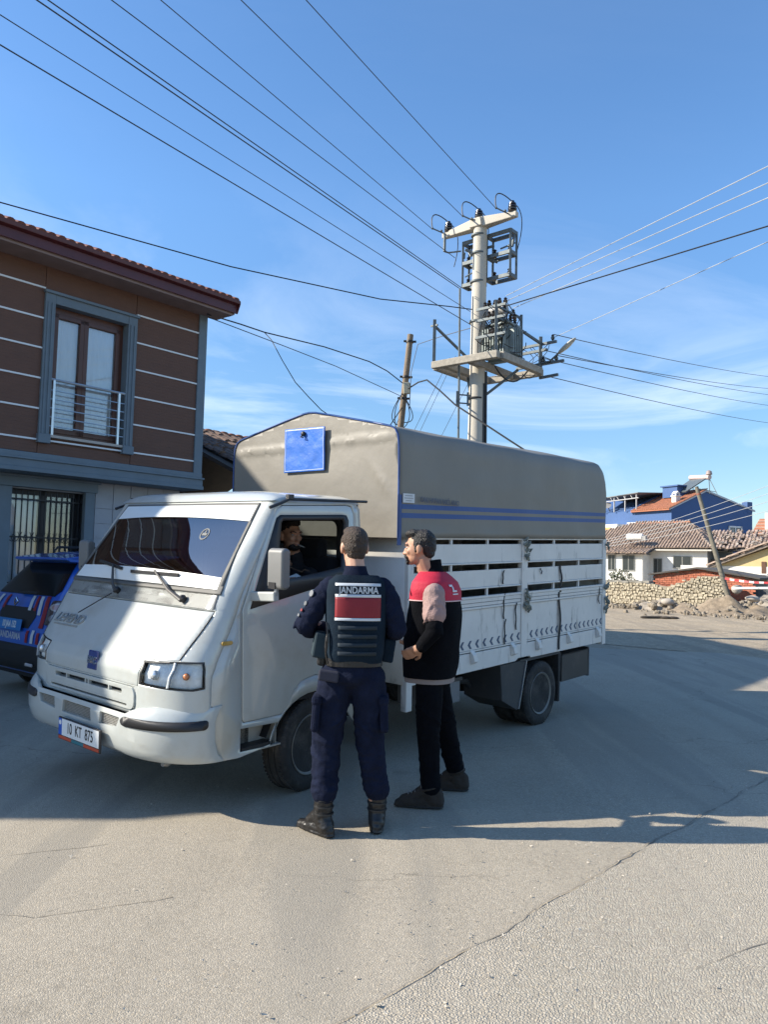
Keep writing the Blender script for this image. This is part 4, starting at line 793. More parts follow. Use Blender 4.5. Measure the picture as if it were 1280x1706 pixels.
# transformer: finned tank, conservator, bushings
tk = M('transformer_paint', (.25, .29, .28), .55, .2, var=.2, dirt=(.12, .10, .08), dirtamt=.5)
tc_ = q_(.44, -.10, .52); rot_ = Matrix.Rotation(-YB, 3, 'Z')
mb = MB(); mb.box(tc_, (.62, .5, .78), rot_); mb.box(tc_+Vector((0, 0, .42)), (.70, .58, .05), rot_); mb.box(tc_+Vector((0, 0, -.42)), (.74, .1, .08), rot_); tko = mb.build('transformer', tk, P, bevel=.01)
for i in range(9):
    for sg in (1, -1):
        mb = MB(); mb.box(tc_+rot_ @ Vector((-.28+.07*i, sg*.33, -.02)), (.022, .17, .62), rot_); mb.build('cooling_fin', tk, tko)
for i in range(6):
    for sg in (1, -1):
        mb = MB(); mb.box(tc_+rot_ @ Vector((sg*.38, -.2+.08*i, -.02)), (.15, .022, .62), rot_); mb.build('cooling_fin', tk, tko)
mb = MB(); mb.tube([tc_+rot_ @ Vector((-.45, -.15, .78)), tc_+rot_ @ Vector((.18, -.15, .78))], .155, 16); mb.tube([tc_+rot_ @ Vector((-.2, -.15, .45)), tc_+rot_ @ Vector((-.2, -.15, .75))], .03, 6); mb.build('conservator', M('conservator_grey', (.42, .40, .36), .5, dirt=(.3, .2, .13)), tko, 40)
for i in range(3):
    for sg in (0, 1):
        mb = MB(); mb.lathe([(.03, 0), (.06, .02), (.03, .05), (.06, .08), (.03, .11), (.055, .14), (.03, .17), (.05, .2), (.02, .23), (.012, .32), (0, .32)], tc_+rot_ @ Vector((-.2+.22*i, -.02+.2*sg, .44)), (0, 0, 1), 10); mb.build('bushing', ceram, tko, 40)
rk = MB(); rk.bar(q_(.70, -.78, .05), q_(.70, -.78, 1.35), .07); rk.bar(q_(.70, .35, .05), q_(.70, .35, 1.3), .06)
for z in (.55, .95, 1.22): rk.bar(q_(.15, -.78, z), q_(.95, -.78, z), .045, .06); rk.bar(q_(.70, -.78, z), q_(.70, .35, z), .045)
rko = rk.build('cable_rack', galv, P, kind='stuff')
for i in range(26):
    b_ = q_(random.choice((.2, .35, .5, .62, .78, .9)), random.choice((-.78, -.72, -.3, .1)), random.choice((.6, 1.0, 1.27))); mb = MB(); mb.lathe([(.012, -.05), (.05, 0), (.055, .05), (.03, .07), (.045, .09), (.02, .12)], b_, (0, 0, 1), 8); mb.build('pin_insulator', ceram, rko, 40)
mb = MB()
for i in range(40):
    a0 = q_(random.uniform(.1, .95), random.uniform(-.8, .2), random.uniform(.5, 1.3)); a1 = q_(random.uniform(.1, .95), random.uniform(-.8, .2), random.uniform(.1, 1.3)); mb.tube(bezier(a0, (a0+a1)/2+Vector((random.uniform(-.2, .2), random.uniform(-.2, .2), random.uniform(-.4, .3))), a1, 7), .011, 5)
mb.tube(bezier(q_(.5, -.5, -.1), q_(.7, 0, -.8), q_(.85, .6, .1), 10), .018, 6); mb.tube(bezier(q_(-.2, -.4, 0), q_(-.1, -.3, -.6), Vector((.17, .1, 5.4)), 10), .02, 6)
mb.build('tangled_wiring', black, rko, 60, kind='stuff')
# right-hand outrigger with cross bars and street lamp
og = MB(); og.bar(q_(h1, h2-.1, -.05), q_(h1, h2-.1, .86), .075, .09); og.bar(q_(h1, h2-.1, .70), q_(.70, -.5, 1.0), .055)
for z, a0, a1 in ((.66, .15, 1.35), (.50, -.2, 1.1), (.16, .25, 1.55), (-.16, .9, 1.4)): og.bar(q_(a0, h2-.1, z), q_(a1, h2-.1, z+.02), .06, .06)
ogo = og.build('outrigger', galv, P, kind='stuff')
for a, z in ((.25, .70), (1.25, .72), (.35, .2), (1.0, .2), (1.35, .2)):
    mb = MB(); mb.lathe([(.012, 0), (.045, .03), (.05, .08), (.03, .1), (.04, .12), (.015, .15)], q_(a, h2-.1, z), (0, 0, 1), 8); mb.build('pin_insulator', ceram, ogo, 40)
mb = MB()
for k in range(5): mb.tube(bezier(q_(random.uniform(.2, 1.3), h2-.1, .7), q_(random.uniform(.5, 1.5), h2-.1, .3), q_(random.uniform(.4, 1.5), h2-.1, .18), 8), .008, 5)
mb.tube(bezier(q_(.9, h2-.1, .15), q_(.75, h2-.2, -.35), q_(.55, .7, -.05), 8), .012, 5); mb.build('tangled_wiring', black, ogo, 60, kind='stuff')
lm = MB(); l0 = q_(1.20, h2-.15, .20); l1 = l0+NN*.62-D*.10+UP*.36; lm.tube([q_(.6, h2-.1, .18), l0, l0*.6+l1*.4], .024, 8); ld = (l1-l0).normalized()
lo = lm.build('lamp_arm', galv, P, 40)
mb = MB(); rotl = ld.to_track_quat('X', 'Z').to_matrix(); mb.ball(l0*.22+l1*.78, (.30, .085, .045), 16, 10, rotl); mb.build('lamp_head', M('lamp_shell', (.40, .39, .35), .5), lo, 60)
mb = MB(); mb.ball(l0*.20+l1*.80-Vector((0, 0, .018)), (.20, .068, .045), 14, 8, rotl); mb.build('lamp_cover', M('lamp_diffuser', (.55, .53, .45), .3), lo, 60)
mb = MB(); mb.tube([Vector((-.44, -.1, 8.2)), Vector((-.42, -.12, 5.6)), Vector((-.40, -.12, 2.0)), Vector((-.40, -.12, 0))], .026, 8); mb.build('conduit', galv, P, 40)
mb = MB(); mb.bar((-.46, -.12, 5.62), (-.16, -.05, 5.62), .03); mb.bar((-.46, -.12, 5.42), (-.16, -.05, 5.42), .03); mb.bar((-.46, -.12, 5.35), (-.46, -.12, 5.7), .05); mb.bar((-.2, -.1, 5.36), (-.2, -.1, 5.68), .05); mb.build('conduit_bracket', galv, P, kind='stuff')
mb = MB(); mb.tube([Vector((.22, -.06, 6.2)), Vector((.24, -.06, 4)), Vector((.25, -.06, 0))], .035, 8); mb.tube([Vector((.17, -.14, 5.9)), Vector((.19, -.14, 0))], .02, 6); mb.build('riser_cable', black, P, 40, kind='stuff')

# ------------------------------------------------------------------ leaning wooden pole behind the canvas
wpl = root('wooden_pole', 'short leaning wooden pole with a meter box, rising behind the canvas hood', 'utility pole', Matrix.Translation((-.05, 20, 0)))
wd_ = M('weathered_wood', (.215, .165, .115), .9, var=.35, scale=6, stretch=(4, 4, .4), bump=.5, bscale=30)
mb = MB(); tp = Vector((.636, 0, 7.63)); mb.tube([tp*t for t in (0, .3, .6, .8, 1)], [.115, .10, .09, .083, .08], 14); mb.build('shaft', wd_, wpl, 40)
for t, z in ((.975, 0), (.85, 0), (.775, 0)):
    mb = MB(); mb.lathe([(.075, -.025), (.105, -.025), (.105, .025), (.075, .025)], tp*t, tp, 14); mb.tube([tp*t, tp*t+Vector((-.16, -.02, .01))], .03, 6); mb.tube([tp*t, tp*t+Vector((.17, -.02, .0))], .03, 6); mb.build('clamp', black, wpl, 40, kind='stuff')
mb = MB(); mb.box(tp*.808+Vector((.05, -.11, 0)), (.17, .12, .30), Matrix.Rotation(radians(-4), 3, 'Y')); mb.build('meter_box', M('meter_box', (.42, .40, .30), .5), wpl, bevel=.012)
mb = MB(); mb.box(tp*.808+Vector((.13, -.11, .0)), (.05, .10, .26)); mb.build('box_cover', M('meter_cover', (.16, .18, .17), .5), wpl, bevel=.01)
for k in range(4):
    mb = MB(); c0 = tp*.79+Vector((-.05, -.1, 0)); sg = 1 if k % 2 else -1; mb.tube(bezier(c0, c0+Vector((sg*(.3+.08*k), -.05, -.5-.1*k)), tp*(.66+.01*k)+Vector((sg*.08, -.1, 0)), 10), .012, 5); mb.build('drop_loop', black, wpl, 60)
# ------------------------------------------------------------------ overhead lines
wire = M('line_wire', (.05, .052, .06), .6); wirel = M('bright_wire', (.40, .42, .43), .5, .1); wireb = M('black_cable', (.015, .016, .018), .6)
def cable(label, pts, r, mat, sag=0, group=None, n=14, name='overhead_wire'):
    p0, p1 = Vector(pts[0]), Vector(pts[-1]); mb = MB()
    if len(pts) == 2: path = [p0.lerp(p1, i/n)-Vector((0, 0, sag*4*(i/n)*(1-i/n))) for i in range(n+1)]
    else: path = pts
    mb.tube(path, r, 5); return tag(mb.build(name, mat, None, 60), label, 'cable', group)
def ext(a, b, k): a, b = Vector(a), Vector(b); return a+(a-b)*k
PW = lambda v: PB+v
TL = 'wires running from the upper left to the concrete pole'
sL = [tops[0]+Vector((-.42, -.28, -.3)), tops[1]+Vector((-.42, -.28, -.3)), tops[2]+Vector((-.42, -.28, -.3))]
for (st, en, lab, r) in (((-3.5, 10.88, 9.83), PW(sL[0]), 'thin wire meeting the lowest insulator at the left tip of the pole top', .008), ((-2.37, 11.17, 10.08), PW(sL[1]), 'thin wire meeting the middle insulator on the pole top', .008), ((-1.4, 11.3, 10.21), PW(sL[2]), 'thin wire meeting the highest insulator at the right tip of the pole top', .008),
    ((-3.77, 9.7, 8.92), (1.55, 17.98, 8.92), 'single wire passing just below the left switch frame of the pole', .008), ((-4.3, 8.76, 8.19), (1.66, 18.0, 8.19), 'upper wire of the close pair crossing the top of the picture', .010), ((-4.21, 8.80, 8.24), (1.72, 18.0, 8.20), 'lower wire of the close pair crossing the top of the picture', .009),
    ((-4.52, 8.39, 7.72), (1.95, 18.1, 7.66), 'thin wire reaching the shaft above the transformer from the far left', .007), ((-4.52, 8.43, 7.39), (2.0, 18.1, 7.32), 'lowest straight wire from the far left to the pole shaft', .009)):
    cable(lab, (ext(st, en, 1.6), en), r, wire, .0, TL)
cable('thick sagging cable running over the brown house roof to the concrete pole', ((-10.5, 9.5, 8.6), (-6.86, 13.09, 7.72), (-3.2, 15.1, 7.45), (-.2, 16.7, 7.42), (1.4, 17.6, 7.60), (1.98, 17.95, 7.66)), .013, wireb)
TR = 'wires running from the pole to the upper right'
for st, en, lab, r, mt in (((5.82, 11.53, 7.87), q_(.95, -.78, 1.40), 'topmost pale wire leaving the transformer to the right edge', .009, wirel), ((5.97, 11.83, 7.76), q_(.86, -.62, 1.34), 'second pale wire leaving the transformer to the right edge', .009, wirel), ((6.0, 11.9, 7.55), q_(.95, -.45, 1.20), 'third pale wire, just above the thick black cable on the right', .009, wirel), ((6.48, 12.86, 7.53), q_(.95, -.78, 1.16), 'thick black cable leaving the transformer to the right edge', .014, wireb), ((6.35, 12.6, 7.14), q_(1.25, h2-.1, .78), 'lowest pale wire leaving the pole upwards to the right edge', .008, wirel)):
    cable(lab, (ext(st, PB+en, 1.2), PB+en), r, mt, 0, TR)
FR = 'wires running from the outrigger to the far right'
for st, en, lab in (((20.09, 40, 12.13), q_(1.28, h2-.1, .86), 'highest of the lines falling from the outrigger to the right'), ((20.09, 40, 11.49), q_(1.36, h2-.1, .33), 'line falling right from beside the street lamp head'), ((20.09, 40, 11.16), q_(1.0, h2-.1, .52), 'faint line falling right from under the street lamp head'), ((20.08, 40, 10.59), q_(1.05, h2-.1, .30), 'line falling right from the lower cross bar of the outrigger'), ((20.08, 40, 9.66), q_(1.1, h2-.1, -.14), 'lowest line falling right from the platform corner')):
    cable(lab, (ext(st, PB+en, .6), PB+en), .011, wire, .25, FR)
cable('black service cable running from the brown house corner to the wooden pole', ((-3.32, 13.8, 6.05), (-2.93, 14.9, 6.22), (-2.6, 15.8, 6.34), (-1.49, 17.6, 6.57), (-.47, 19.0, 6.62), (-.01, 19.6, 6.54), (.40, 19.95, 6.32)), .014, wireb)
cable('slack wire drooping from the service cable down behind the canvas', ((-2.6, 15.8, 6.34), (-2.43, 15.7, 6.15), (-2.15, 15.4, 5.65), (-1.82, 15, 5.11), (-1.5, 14.6, 4.73), (-1.23, 14.3, 4.43), (-.92, 14, 4.19), (-.5, 13.6, 3.95)), .009, wireb)
cable('thin wire from the house corner to the middle of the wooden pole', ((-3.27, 13.8, 5.98), (-2.25, 16.0, 6.13), (-1.23, 18.0, 6.22), (.34, 19.95, 5.98)), .009, wire)
cable('thick bent cable looping from the meter box to the right behind the canvas', ((.55, 19.85, 6.15), (.80, 19.4, 6.22), (.98, 18.8, 6.14), (1.25, 18.0, 5.7), (1.55, 17.2, 5.2), (2.6, 16.0, 4.22), (3.5, 15, 3.4)), .020, wireb)
cable('cable leaving the wooden pole top towards the transformer', ((.60, 19.9, 5.6), (.62, 19.9, 6.6), (.78, 19.8, 7.32), (1.3, 19.2, 7.35), (2.0, 18.4, 7.35)), .010, wire)
for k, (a, b) in enumerate((((.40, 19.9, 5.65), (-.55, 18.5, 3.9)), ((.33, 19.9, 5.35), (-.25, 19.2, 4.0)))):
    cable(('black stay cable slanting down left from the wooden pole', 'thin guy wire slanting down left beneath the black stay cable')[k], (a, b), (.014, .007)[k], wireb)
for k, (a, b) in enumerate((((1.6, 19.5, 6.9), (.0, 21.5, 3.6)), ((1.75, 19.5, 6.95), (.2, 21.5, 3.6)), ((2.2, 20.5, 6.5), (.8, 22, 3.6)))):
    cable(('left of two thin lines slanting down behind the wooden pole', 'right of two thin lines slanting down behind the wooden pole', 'faint line slanting down between the wooden pole and the concrete pole')[k], (a, b), .006, wire)
cable('dark line from behind the truck to the terrace roof of the blue house', ((2.89, 10.6, 2.68), (6.5, 22, 3.55), (11, 36, 5.0), (19.71, 62, 7.6)), .010, wireb)
# ------------------------------------------------------------------ far end of the street
def FMx(a, d, z=0): return frame(NN*a+D*d+Vector((0, 0, z)), NN, D)
wht = M('old_whitewash', (.72, .70, .64), .9, var=.06, dirt=(.42, .38, .32), dirtamt=.55, dscale=.9)
ftile = M('faded_tile', (.30, .22, .165), .9, var=.45, scale=5, dirt=(.16, .13, .11), dirtamt=.8, dscale=1.2)
otile2 = M('orange_tile', (.40, .16, .085), .85, var=.35, scale=5, dirt=(.25, .13, .09), dirtamt=.5, dscale=1)
def tile_plane(name, par, o, ax, up, nu, nv, pu, pv, mat, jit=.02, mask=None, gap=0):
    ax = Vector(ax).normalized(); up = Vector(up).normalized(); no = ax.cross(up).normalized(); 
    if no.z < 0: no = -no
    m_ = MB(); n = 3
    for r in range(nv):
        for c in range(nu):
            u, v = pu*c, pv*r
            if (mask and not mask(u, v)) or random.random() < gap: continue
            p = Vector(o)+ax*(u+random.uniform(-jit, jit)*.5)+up*(v+random.uniform(-jit, jit))+no*(.02+random.uniform(0, jit)); vs = []; tw = random.uniform(-1, 1)*jit*2
            for t, q in ((0, pu*.50), (pv*1.2, pu*.44)):
                for k in range(n+1): a = pi*k/n; vs.append(p+ax*(q*cos(a)+tw*t)+up*t+no*(q*.8*sin(a)))
            m_.add(vs, [(k, k+1, n+2+k, n+1+k) for k in range(n)]); m_.add(vs[:n+1], [tuple(range(n+1))])
    return m_.build(name, mat, par, None, kind='stuff')
# white house
Wh = root('white_house', 'low whitewashed house with a faded tiled hip roof in front of the blue house', 'house', FMx(-17.29, 56))
mb = MB(); mb.bb((-12, 0, 0), (0, 6.2, 3.05)); mb.build('wall', wht, Wh)
mb = MB(); mb.bb((-12, -1.6, 0), (-4.0, .1, 2.62)); mb.build('annex_wall', wht, Wh)
for x0, x1, z0, z1, y in ((-6.55, -6.07, 1.50, 2.55, -1.62), (-5.44, -4.60, 1.50, 2.53, -1.62), (-2.32, -1.1, 1.78, 2.54, -.02), (-3.75, -3.2, .3, 2.35, -.02)):
    mb = MB(); mb.bb((x0, y-.02, z0), (x1, y+.03, z1)); w_ = mb.build('window' if z0 > .5 else 'doorway', M('far_pane', (.03, .035, .035), .25), Wh)
    mb = MB(); mb.bb((x0-.05, y-.05, z0-.06), (x1+.05, y+.0, z0)); mb.bb((x0-.04, y-.04, z0), (x0, y, z1)); mb.bb((x1, y-.04, z0), (x1+.04, y, z1)); mb.bb(((x0+x1)/2-.025, y-.04, z0), ((x0+x1)/2+.025, y-.021, z1)); mb.bb((x0-.04, y-.04, z1), (x1+.04, y, z1+.04)); mb.build('frame', M('far_frame', (.22, .22, .20), .6), w_)
mb = MB(); mb.bb((-1.5, -.035, 1.8), (-1.13, -.03, 2.5)); mb.bb((-1.95, -.035, 1.8), (-1.6, -.03, 2.5)); mb.build('curtain', M('far_curtain', (.45, .44, .40), .9), Wh)
mb = MB(); mb.bb((0, .0, 0), (.05, 6.2, 3.0)); mb.build('side_wall', M('shade_grey_plaster', (.20, .185, .165), .9, dirt=(.12, .10, .08)), Wh)  # shaded side of the white house, its shade put into a darker colour
rz = 5.05
mb = MB(); A_ = [(-12.4, -.5, 3.0), (.45, -.5, 3.08), (.45, 6.7, 3.08), (-12.4, 6.7, 3.0)]; r0_, r1_ = (-6.4, 3.1, rz), (-2.3, 3.1, rz+.08)
mb.add(A_+[r0_, r1_], [(0, 1, 5, 4), (1, 2, 5), (2, 3, 4, 5), (3, 0, 4), (3, 2, 1, 0)]); mb.build('roof', M('roof_under', (.12, .10, .085), .9), Wh)
mb = MB(); mb.bb((-3.9, -.54, 2.95), (.45, -.46, 3.05)); mb.build('eaves_board', M('pale_board', (.50, .47, .41), .8), Wh)
upf = Vector((0, 3.6, rz-3.0)); L_f = upf.length
tile_plane('roof_tiles', Wh, (-12.3, -.55, 3.06), (1, 0, .006), upf, 58, 15, .222, .29, ftile, .025, lambda u, v: (u > v/L_f*6.0) and (u < 12.75-v/L_f*2.8))
tile_plane('ridge_tiles', Wh, (-6.4, 3.0, rz+.02), (0, 1, 0), (1, 0, .02), 1, 14, .25, .3, otile2, .01)
tile_plane('hip_tiles', Wh, (.5, -.5, 3.12), (.7, .7, 0), Vector((-2.8, 3.6, 1.98)), 1, 17, .25, .3, M('hip_tile', (.50, .40, .30), .9, var=.2), .01)
ups = Vector((-2.75, 0, rz-3.0)); tile_plane('side_tiles', Wh, (.45, -.4, 3.1), (0, 1, 0), ups, 28, 11, .25, .3, M('bleached_tile', (.36, .25, .18), .9, var=.5, scale=5), .07, lambda u, v: u > v/3.4*3.6 and u < 7.1-v/3.4*3.6, .1)
mb = MB(); mb.add([(-12.3, -2.0, 2.66), (-3.55, -2.0, 2.66), (-3.55, .0, 3.16), (-12.3, .0, 3.16), (-12.3, -2, 2.60), (-3.55, -2, 2.60), (-3.55, 0, 3.1), (-12.3, 0, 3.1)], [(0, 1, 2, 3), (7, 6, 5, 4), (0, 4, 5, 1), (1, 5, 6, 2)]); mb.build('annex_roof', MATS['roof_under'], Wh)
tile_plane('annex_tiles', Wh, (-12.2, -2.05, 2.67), (1, 0, 0), (0, 2, .5), 39, 7, .225, .29, ftile, .045, None, .04)
# ramshackle extension to the right of it
mb = MB(); mb.bb((.06, .6, 0), (3.7, 6, 2.4)); mb.build('extension_wall', M('shade_dark_wall', (.075, .065, .055), .9), Wh)  # dark tone carries the shade this wall stands in
mb = MB(); mb.add([(-.3, .3, 3.05), (4.6, .3, 3.02), (1.4, 4, 4.4), (-1.4, 4, 4.6), (5.0, 6.5, 3.1)], [(0, 1, 2, 3), (1, 4, 2)]); mb.build('extension_roof', MATS['roof_under'], Wh)
tile_plane('broken_tiles', Wh, (-.2, .2, 3.1), (1, 0, 0), Vector((-.5, 3.7, 1.45)), 19, 12, .25, .32, M('broken_tile', (.32, .24, .19), .9, var=.75, scale=3), .055, None, .22)
mb = MB()
for i in range(26): a0 = Vector((random.uniform(-.2, 4.4), random.uniform(.2, 2.5), 0)); a0.z = 3.2+(a0.y)*.38; mb.bar(a0, a0+Vector((random.uniform(-.6, .6), random.uniform(-.2, .2), random.uniform(-.08, .2))), .16, .04)
mb.build('loose_boards', M('loose_board', (.36, .32, .28), .9, var=.6, scale=3), Wh, kind='stuff')
# solar water heater on the annex roof: white drum, iron legs
st_ = root('water_tank', 'white water tank on thin iron legs standing on the white house roof', 'water tank', FMx(-17.29, 56))
mb = MB(); mb.tube([(-5.5, -.7, 3.92), (-4.35, -.7, 3.92)], .25, 16); mb.build('tank', M('tank_white', (.74, .73, .69), .5, var=.05), st_, 40)
mb = MB()
for x in (-5.3, -4.55):
    for y in (-1.0, -.4): mb.bar((x, y, 2.95), (x+.05, -.7, 3.75), .05)
for q0, q1 in (((-5.3, -1, 3.1), (-4.55, -1, 3.6)), ((-4.55, -1, 3.1), (-4.15, -1.2, 2.9)), ((-4.3, -.8, 3.8), (-3.95, -1.1, 2.85))): mb.bar(q0, q1, .045)
mb.build('stand', M('rusty_iron', (.12, .09, .075), .8), st_, kind='stuff')
mb = MB(); mb.box((-4.2, -.7, 3.85), (.28, .4, .3)); mb.build('end_cap', M('cap_grey', (.30, .29, .27), .6), st_)
# blue house: gable end and long front meet at a corner facing the camera
bphi = radians(66); G = Vector((sin(bphi), cos(bphi), 0)); Fl = Vector((-cos(bphi), sin(bphi), 0))
bo_ = Vector((26.83118135, 71.49266498, 0))
# local: x along the gable (to the right), y along the front going away left
BH = root('blue_house', 'large blue house with an orange tiled gable roof and a covered roof terrace', 'house', frame(bo_, G, Fl))
blue = M('blue_wall', (.052, .108, .25), .8, var=.06); 
mb = MB(); mb.prism([(0, 0, 0), (10.5, 0, 0), (10.5, 0, 7.55), (4.33, 0, 9.15), (0, 0, 7.28)], (0, 14, 0)); mb.build('gable_block', blue, BH)
mb = MB(); mb.bb((.3, 5.0, 0), (10, 24, 7.40)); mb.build('terrace_block', blue, BH)
mb = MB()
for y0 in (-.12, 13.9): mb.prism([(-.35, y0, 7.13), (-.35, y0, 7.25), (4.33, y0, 9.28), (10.8, y0, 7.62), (10.8, y0, 7.5), (4.33, y0, 9.14)], (0, .14, 0))
mb.build('verge_trim', M('verge_white', (.5, .52, .55), .6), BH, kind='stuff')
mb = MB(); mb.add([(-.4, -.1, 7.14), (-.4, 5.0, 7.14), (4.33, 5.0, 9.2), (4.33, -.1, 9.2), (10.8, 5, 7.55), (10.8, -.1, 7.55), (-.4, -.1, 7.24), (-.4, 5.0, 7.24), (4.33, 5, 9.3), (4.33, -.1, 9.3), (10.8, 5, 7.65), (10.8, -.1, 7.65)], [(0, 1, 2, 3), (3, 2, 4, 5), (6, 9, 8, 7), (9, 11, 10, 8), (0, 6, 7, 1)]); mb.build('roof', M('roof_orange', (.36, .14, .075), .85), BH)
tile_plane('roof_tiles', BH, (-.42, -.05, 7.24), (0, 1, 0), (4.75, 0, 2.06), 21, 16, .245, .33, otile2, .01)
mb = MB(); mb.prism([(-.3, 5.02, 7.1), (-.1, 5.02, 7.5), (4.6, 5.02, 9.75), (4.6, 5.02, 7.3)], (0, .2, 0)); mb.build('parapet', blue, BH)
mb = MB(); mb.bb((2.2, 1.5, 8.6), (3.8, 3.4, 9.65)); mb.bb((2.05, 1.3, 9.65), (3.95, 3.6, 9.78)); mb.build('stair_head', blue, BH, kind='stuff')
def chim(x, y, z0, z1, nm, mt, w=.5):
    mb = MB(); mb.box((x, y, (z0+z1)/2), (w, w, z1-z0)); mb.box((x, y, z1+.03), (w*1.3, w*1.3, .08)); mb.prism([(x-w*.5, y-w*.5, z1+.25), (x+w*.5, y-w*.5, z1+.25), (x, y-w*.5, z1+.5)], (0, w, 0))
    for a in (-1, 1):
        for b in (-1, 1): mb.box((x+a*w*.38, y+b*w*.38, z1+.15), (w*.2, w*.2, .22))
    mb.build(nm, mt, BH, kind='stuff')
chim(1.3, .75, 7.7, 8.55, 'chimney', M('chimney_white', (.66, .63, .58), .8), .55)
mb = MB(); mb.box((10.15, .3, 7.9), (.7, .7, 1.1)); mb.build('chimney', blue, BH, bevel=.05)
mb = MB(); mb.bb((7.43, -.06, 4.68), (8.85, .02, 5.82)); bw = mb.build('window', M('far_pane', (.03, .035, .035), .25), BH)
mb = MB(); mb.bb((7.25, -.10, 4.55), (7.43, -.0, 5.98)); mb.bb((8.85, -.10, 4.55), (9.03, 0, 5.98)); mb.bb((7.25, -.10, 5.82), (9.03, 0, 5.98)); mb.bb((7.2, -.14, 4.5), (9.08, 0, 4.66)); mb.bb((8.08, -.1, 4.66), (8.2, -.05, 5.82)); mb.build('frame', M('window_white', (.66, .67, .66), .6), bw)
mb = MB(); mb.bb((7.55, -.075, 4.75), (8.0, -.065, 5.75)); mb.bb((8.3, -.075, 4.75), (8.75, -.065, 5.75)); mb.build('shutter', M('grey_shutter', (.28, .29, .27), .6), bw)
for i in range(5):
    y = .55+1.06*i; mb = MB(); mb.bb((-.05, y, 5.25), (.05, y+.95, 6.05)); mb.build('window', M('sill_white', (.62, .64, .64), .5), BH)
mb = MB(); mb.bb((-.06, .3, 6.08), (.03, 5.9, 6.18)); mb.build('band', MATS['window_white'], BH)
mb = MB(); mb.bb((-1.2, 6.0, 3.5), (.3, 8.2, 6.0)); mb.build('bay', wht, BH)
mb = MB(); mb.bb((-1.25, 6.9, 4.6), (-1.19, 7.7, 5.7)); mb.build('bay_window', M('ochre_shutter', (.5, .33, .12), .7), BH)
# terrace canopy
ca = MB(); ca.add([(-.4, 4.0, 9.0), (-.4, 10.0, 8.75), (6, 10.5, 8.75), (6, 4.0, 9.3), (-.4, 4, 9.08), (-.4, 10, 8.83), (6, 10.5, 8.83), (6, 4, 9.38)], [(3, 2, 1, 0), (4, 5, 6, 7), (0, 1, 5, 4), (0, 4, 7, 3)])
ca.build('terrace_canopy', M('canopy_grey', (.16, .155, .15), .8), BH)
mb = MB()
for y in (4.4, 6.0, 7.6, 9.0, 10.0): mb.bar((-.2, y, 7.3), (-.2, y, 8.95), .10)
mb.bar((-.3, 4.0, 8.55), (-.3, 10, 8.4), .09); 
for y in (4.8, 5.8, 6.8, 7.8, 8.8): mb.bar((-.3, y, 8.5), (-.3, y+.3, 8.85), .06)
mb.build('canopy_posts', M('post_grey', (.36, .36, .36), .6), BH, kind='stuff')
# solar heater and dish on the blue house
sh = root('solar_heater', 'tilted solar water heater panel with a drum on the blue house roof', 'solar heater', frame(bo_, G, Fl))
mb = MB(); mb.prism([(2.6, .8, 9.1), (2.6, 2.7, 9.1), (3.9, 1.6, 10.35), (3.9, -.4, 10.35)], (.06, 0, -.08)); mb.build('panel', M('collector', (.10, .12, .13), .2, var=.2, scale=10), sh)
mb = MB(); mb.tube([(4.1, -.7, 10.45), (4.1, 1.7, 10.6)], .24, 14); mb.build('drum', M('drum_pink', (.55, .42, .38), .4), sh, 40)
mb = MB(); mb.lathe([(.24, -.02), (.3, 0), (.24, .3), (.1, .4)], (4.1, -.6, 10.7), (0, 0, 1), 12); mb.build('expansion_tank', M('exp_tank', (.30, .24, .22), .6), sh, 40)
mb = MB(); mb.bar((4.2, -.5, 10.4), (4.3, -.5, 8.9), .05); mb.bar((4.2, -.5, 10.4), (4.4, -1.3, 8.8), .05); mb.bar((4.2, 1.5, 10.4), (4.3, 1.5, 8.9), .05); mb.bar((3.0, -.4, 9.3), (4.4, -1.2, 9.0), .05); mb.build('stand', galv, sh, kind='stuff')
ds = root('satellite_dish', 'small dark satellite dish on the blue house terrace wall', 'satellite dish', frame(bo_+Fl*8.6, G, Fl))
mb = MB(); mb.lathe([(0, 0), (.2, .02), (.4, .10)], (-.2, 0, 8.0), (-.6, -.4, .5), 14); mb.build('dish', M('dish_grey', (.18, .18, .18), .6), ds, 40)
mb = MB(); mb.bar((.1, 0, 7.4), (-.2, 0, 8.0), .06); mb.build('mast', galv, ds)
# stone and brick walls with the low shed behind
SW = root('stone_wall', 'crumbling rubble stone wall along the dirt in front of the white house', 'wall', FMx(-12, 31.8))
def walltop(x): return lerp([(-9, 1.04), (.1, 1.02), (.4, .92), (.72, .97), (2.0, 1.42), (2.75, 1.40)], x)
stone = M('rubble_stone', (.42, .365, .265), .95, var=.2, scale=7, dirt=(.30, .255, .185), dirtamt=.7, dscale=5)
mb = MB(); q = [(x, walltop(x)-.05) for x in frange(-9, 2.75, .25)]; mb.prism([(-9, .05, -.1)]+[(x, .05, z) for x, z in q]+[(2.75, .05, -.1)], (0, .35, 0)); mb.build('mortar_core', M('mortar', (.34, .29, .21), .95, var=.2), SW)
mb = MB(); z = -.02; row = 0
while z < 1.42:
    h_ = random.uniform(.075, .13); x = -9+random.uniform(0, .1)
    while x < 2.75:
        w_ = random.uniform(.07, .21)
        if z+h_*.7 < walltop(x+w_/2): (lambda jz: mb.add([Vector((x+w_/2+sx*w_*.47*random.uniform(.7, 1), .03+sy*.045+random.uniform(-.02, .02), z+h_/2+jz[0]+sz*h_*.5*random.uniform(.55, 1.15))) for sx in (-1, 1) for sy in (-1, 1) for sz in (-1, 1)], [(0, 1, 3, 2), (4, 6, 7, 5), (0, 4, 5, 1), (2, 3, 7, 6), (0, 2, 6, 4), (1, 5, 7, 3)]))([random.uniform(-.035, .035)])
        x += w_
    z += h_
mb.build('stones', stone, SW, None, kind='stuff')
mb = MB()
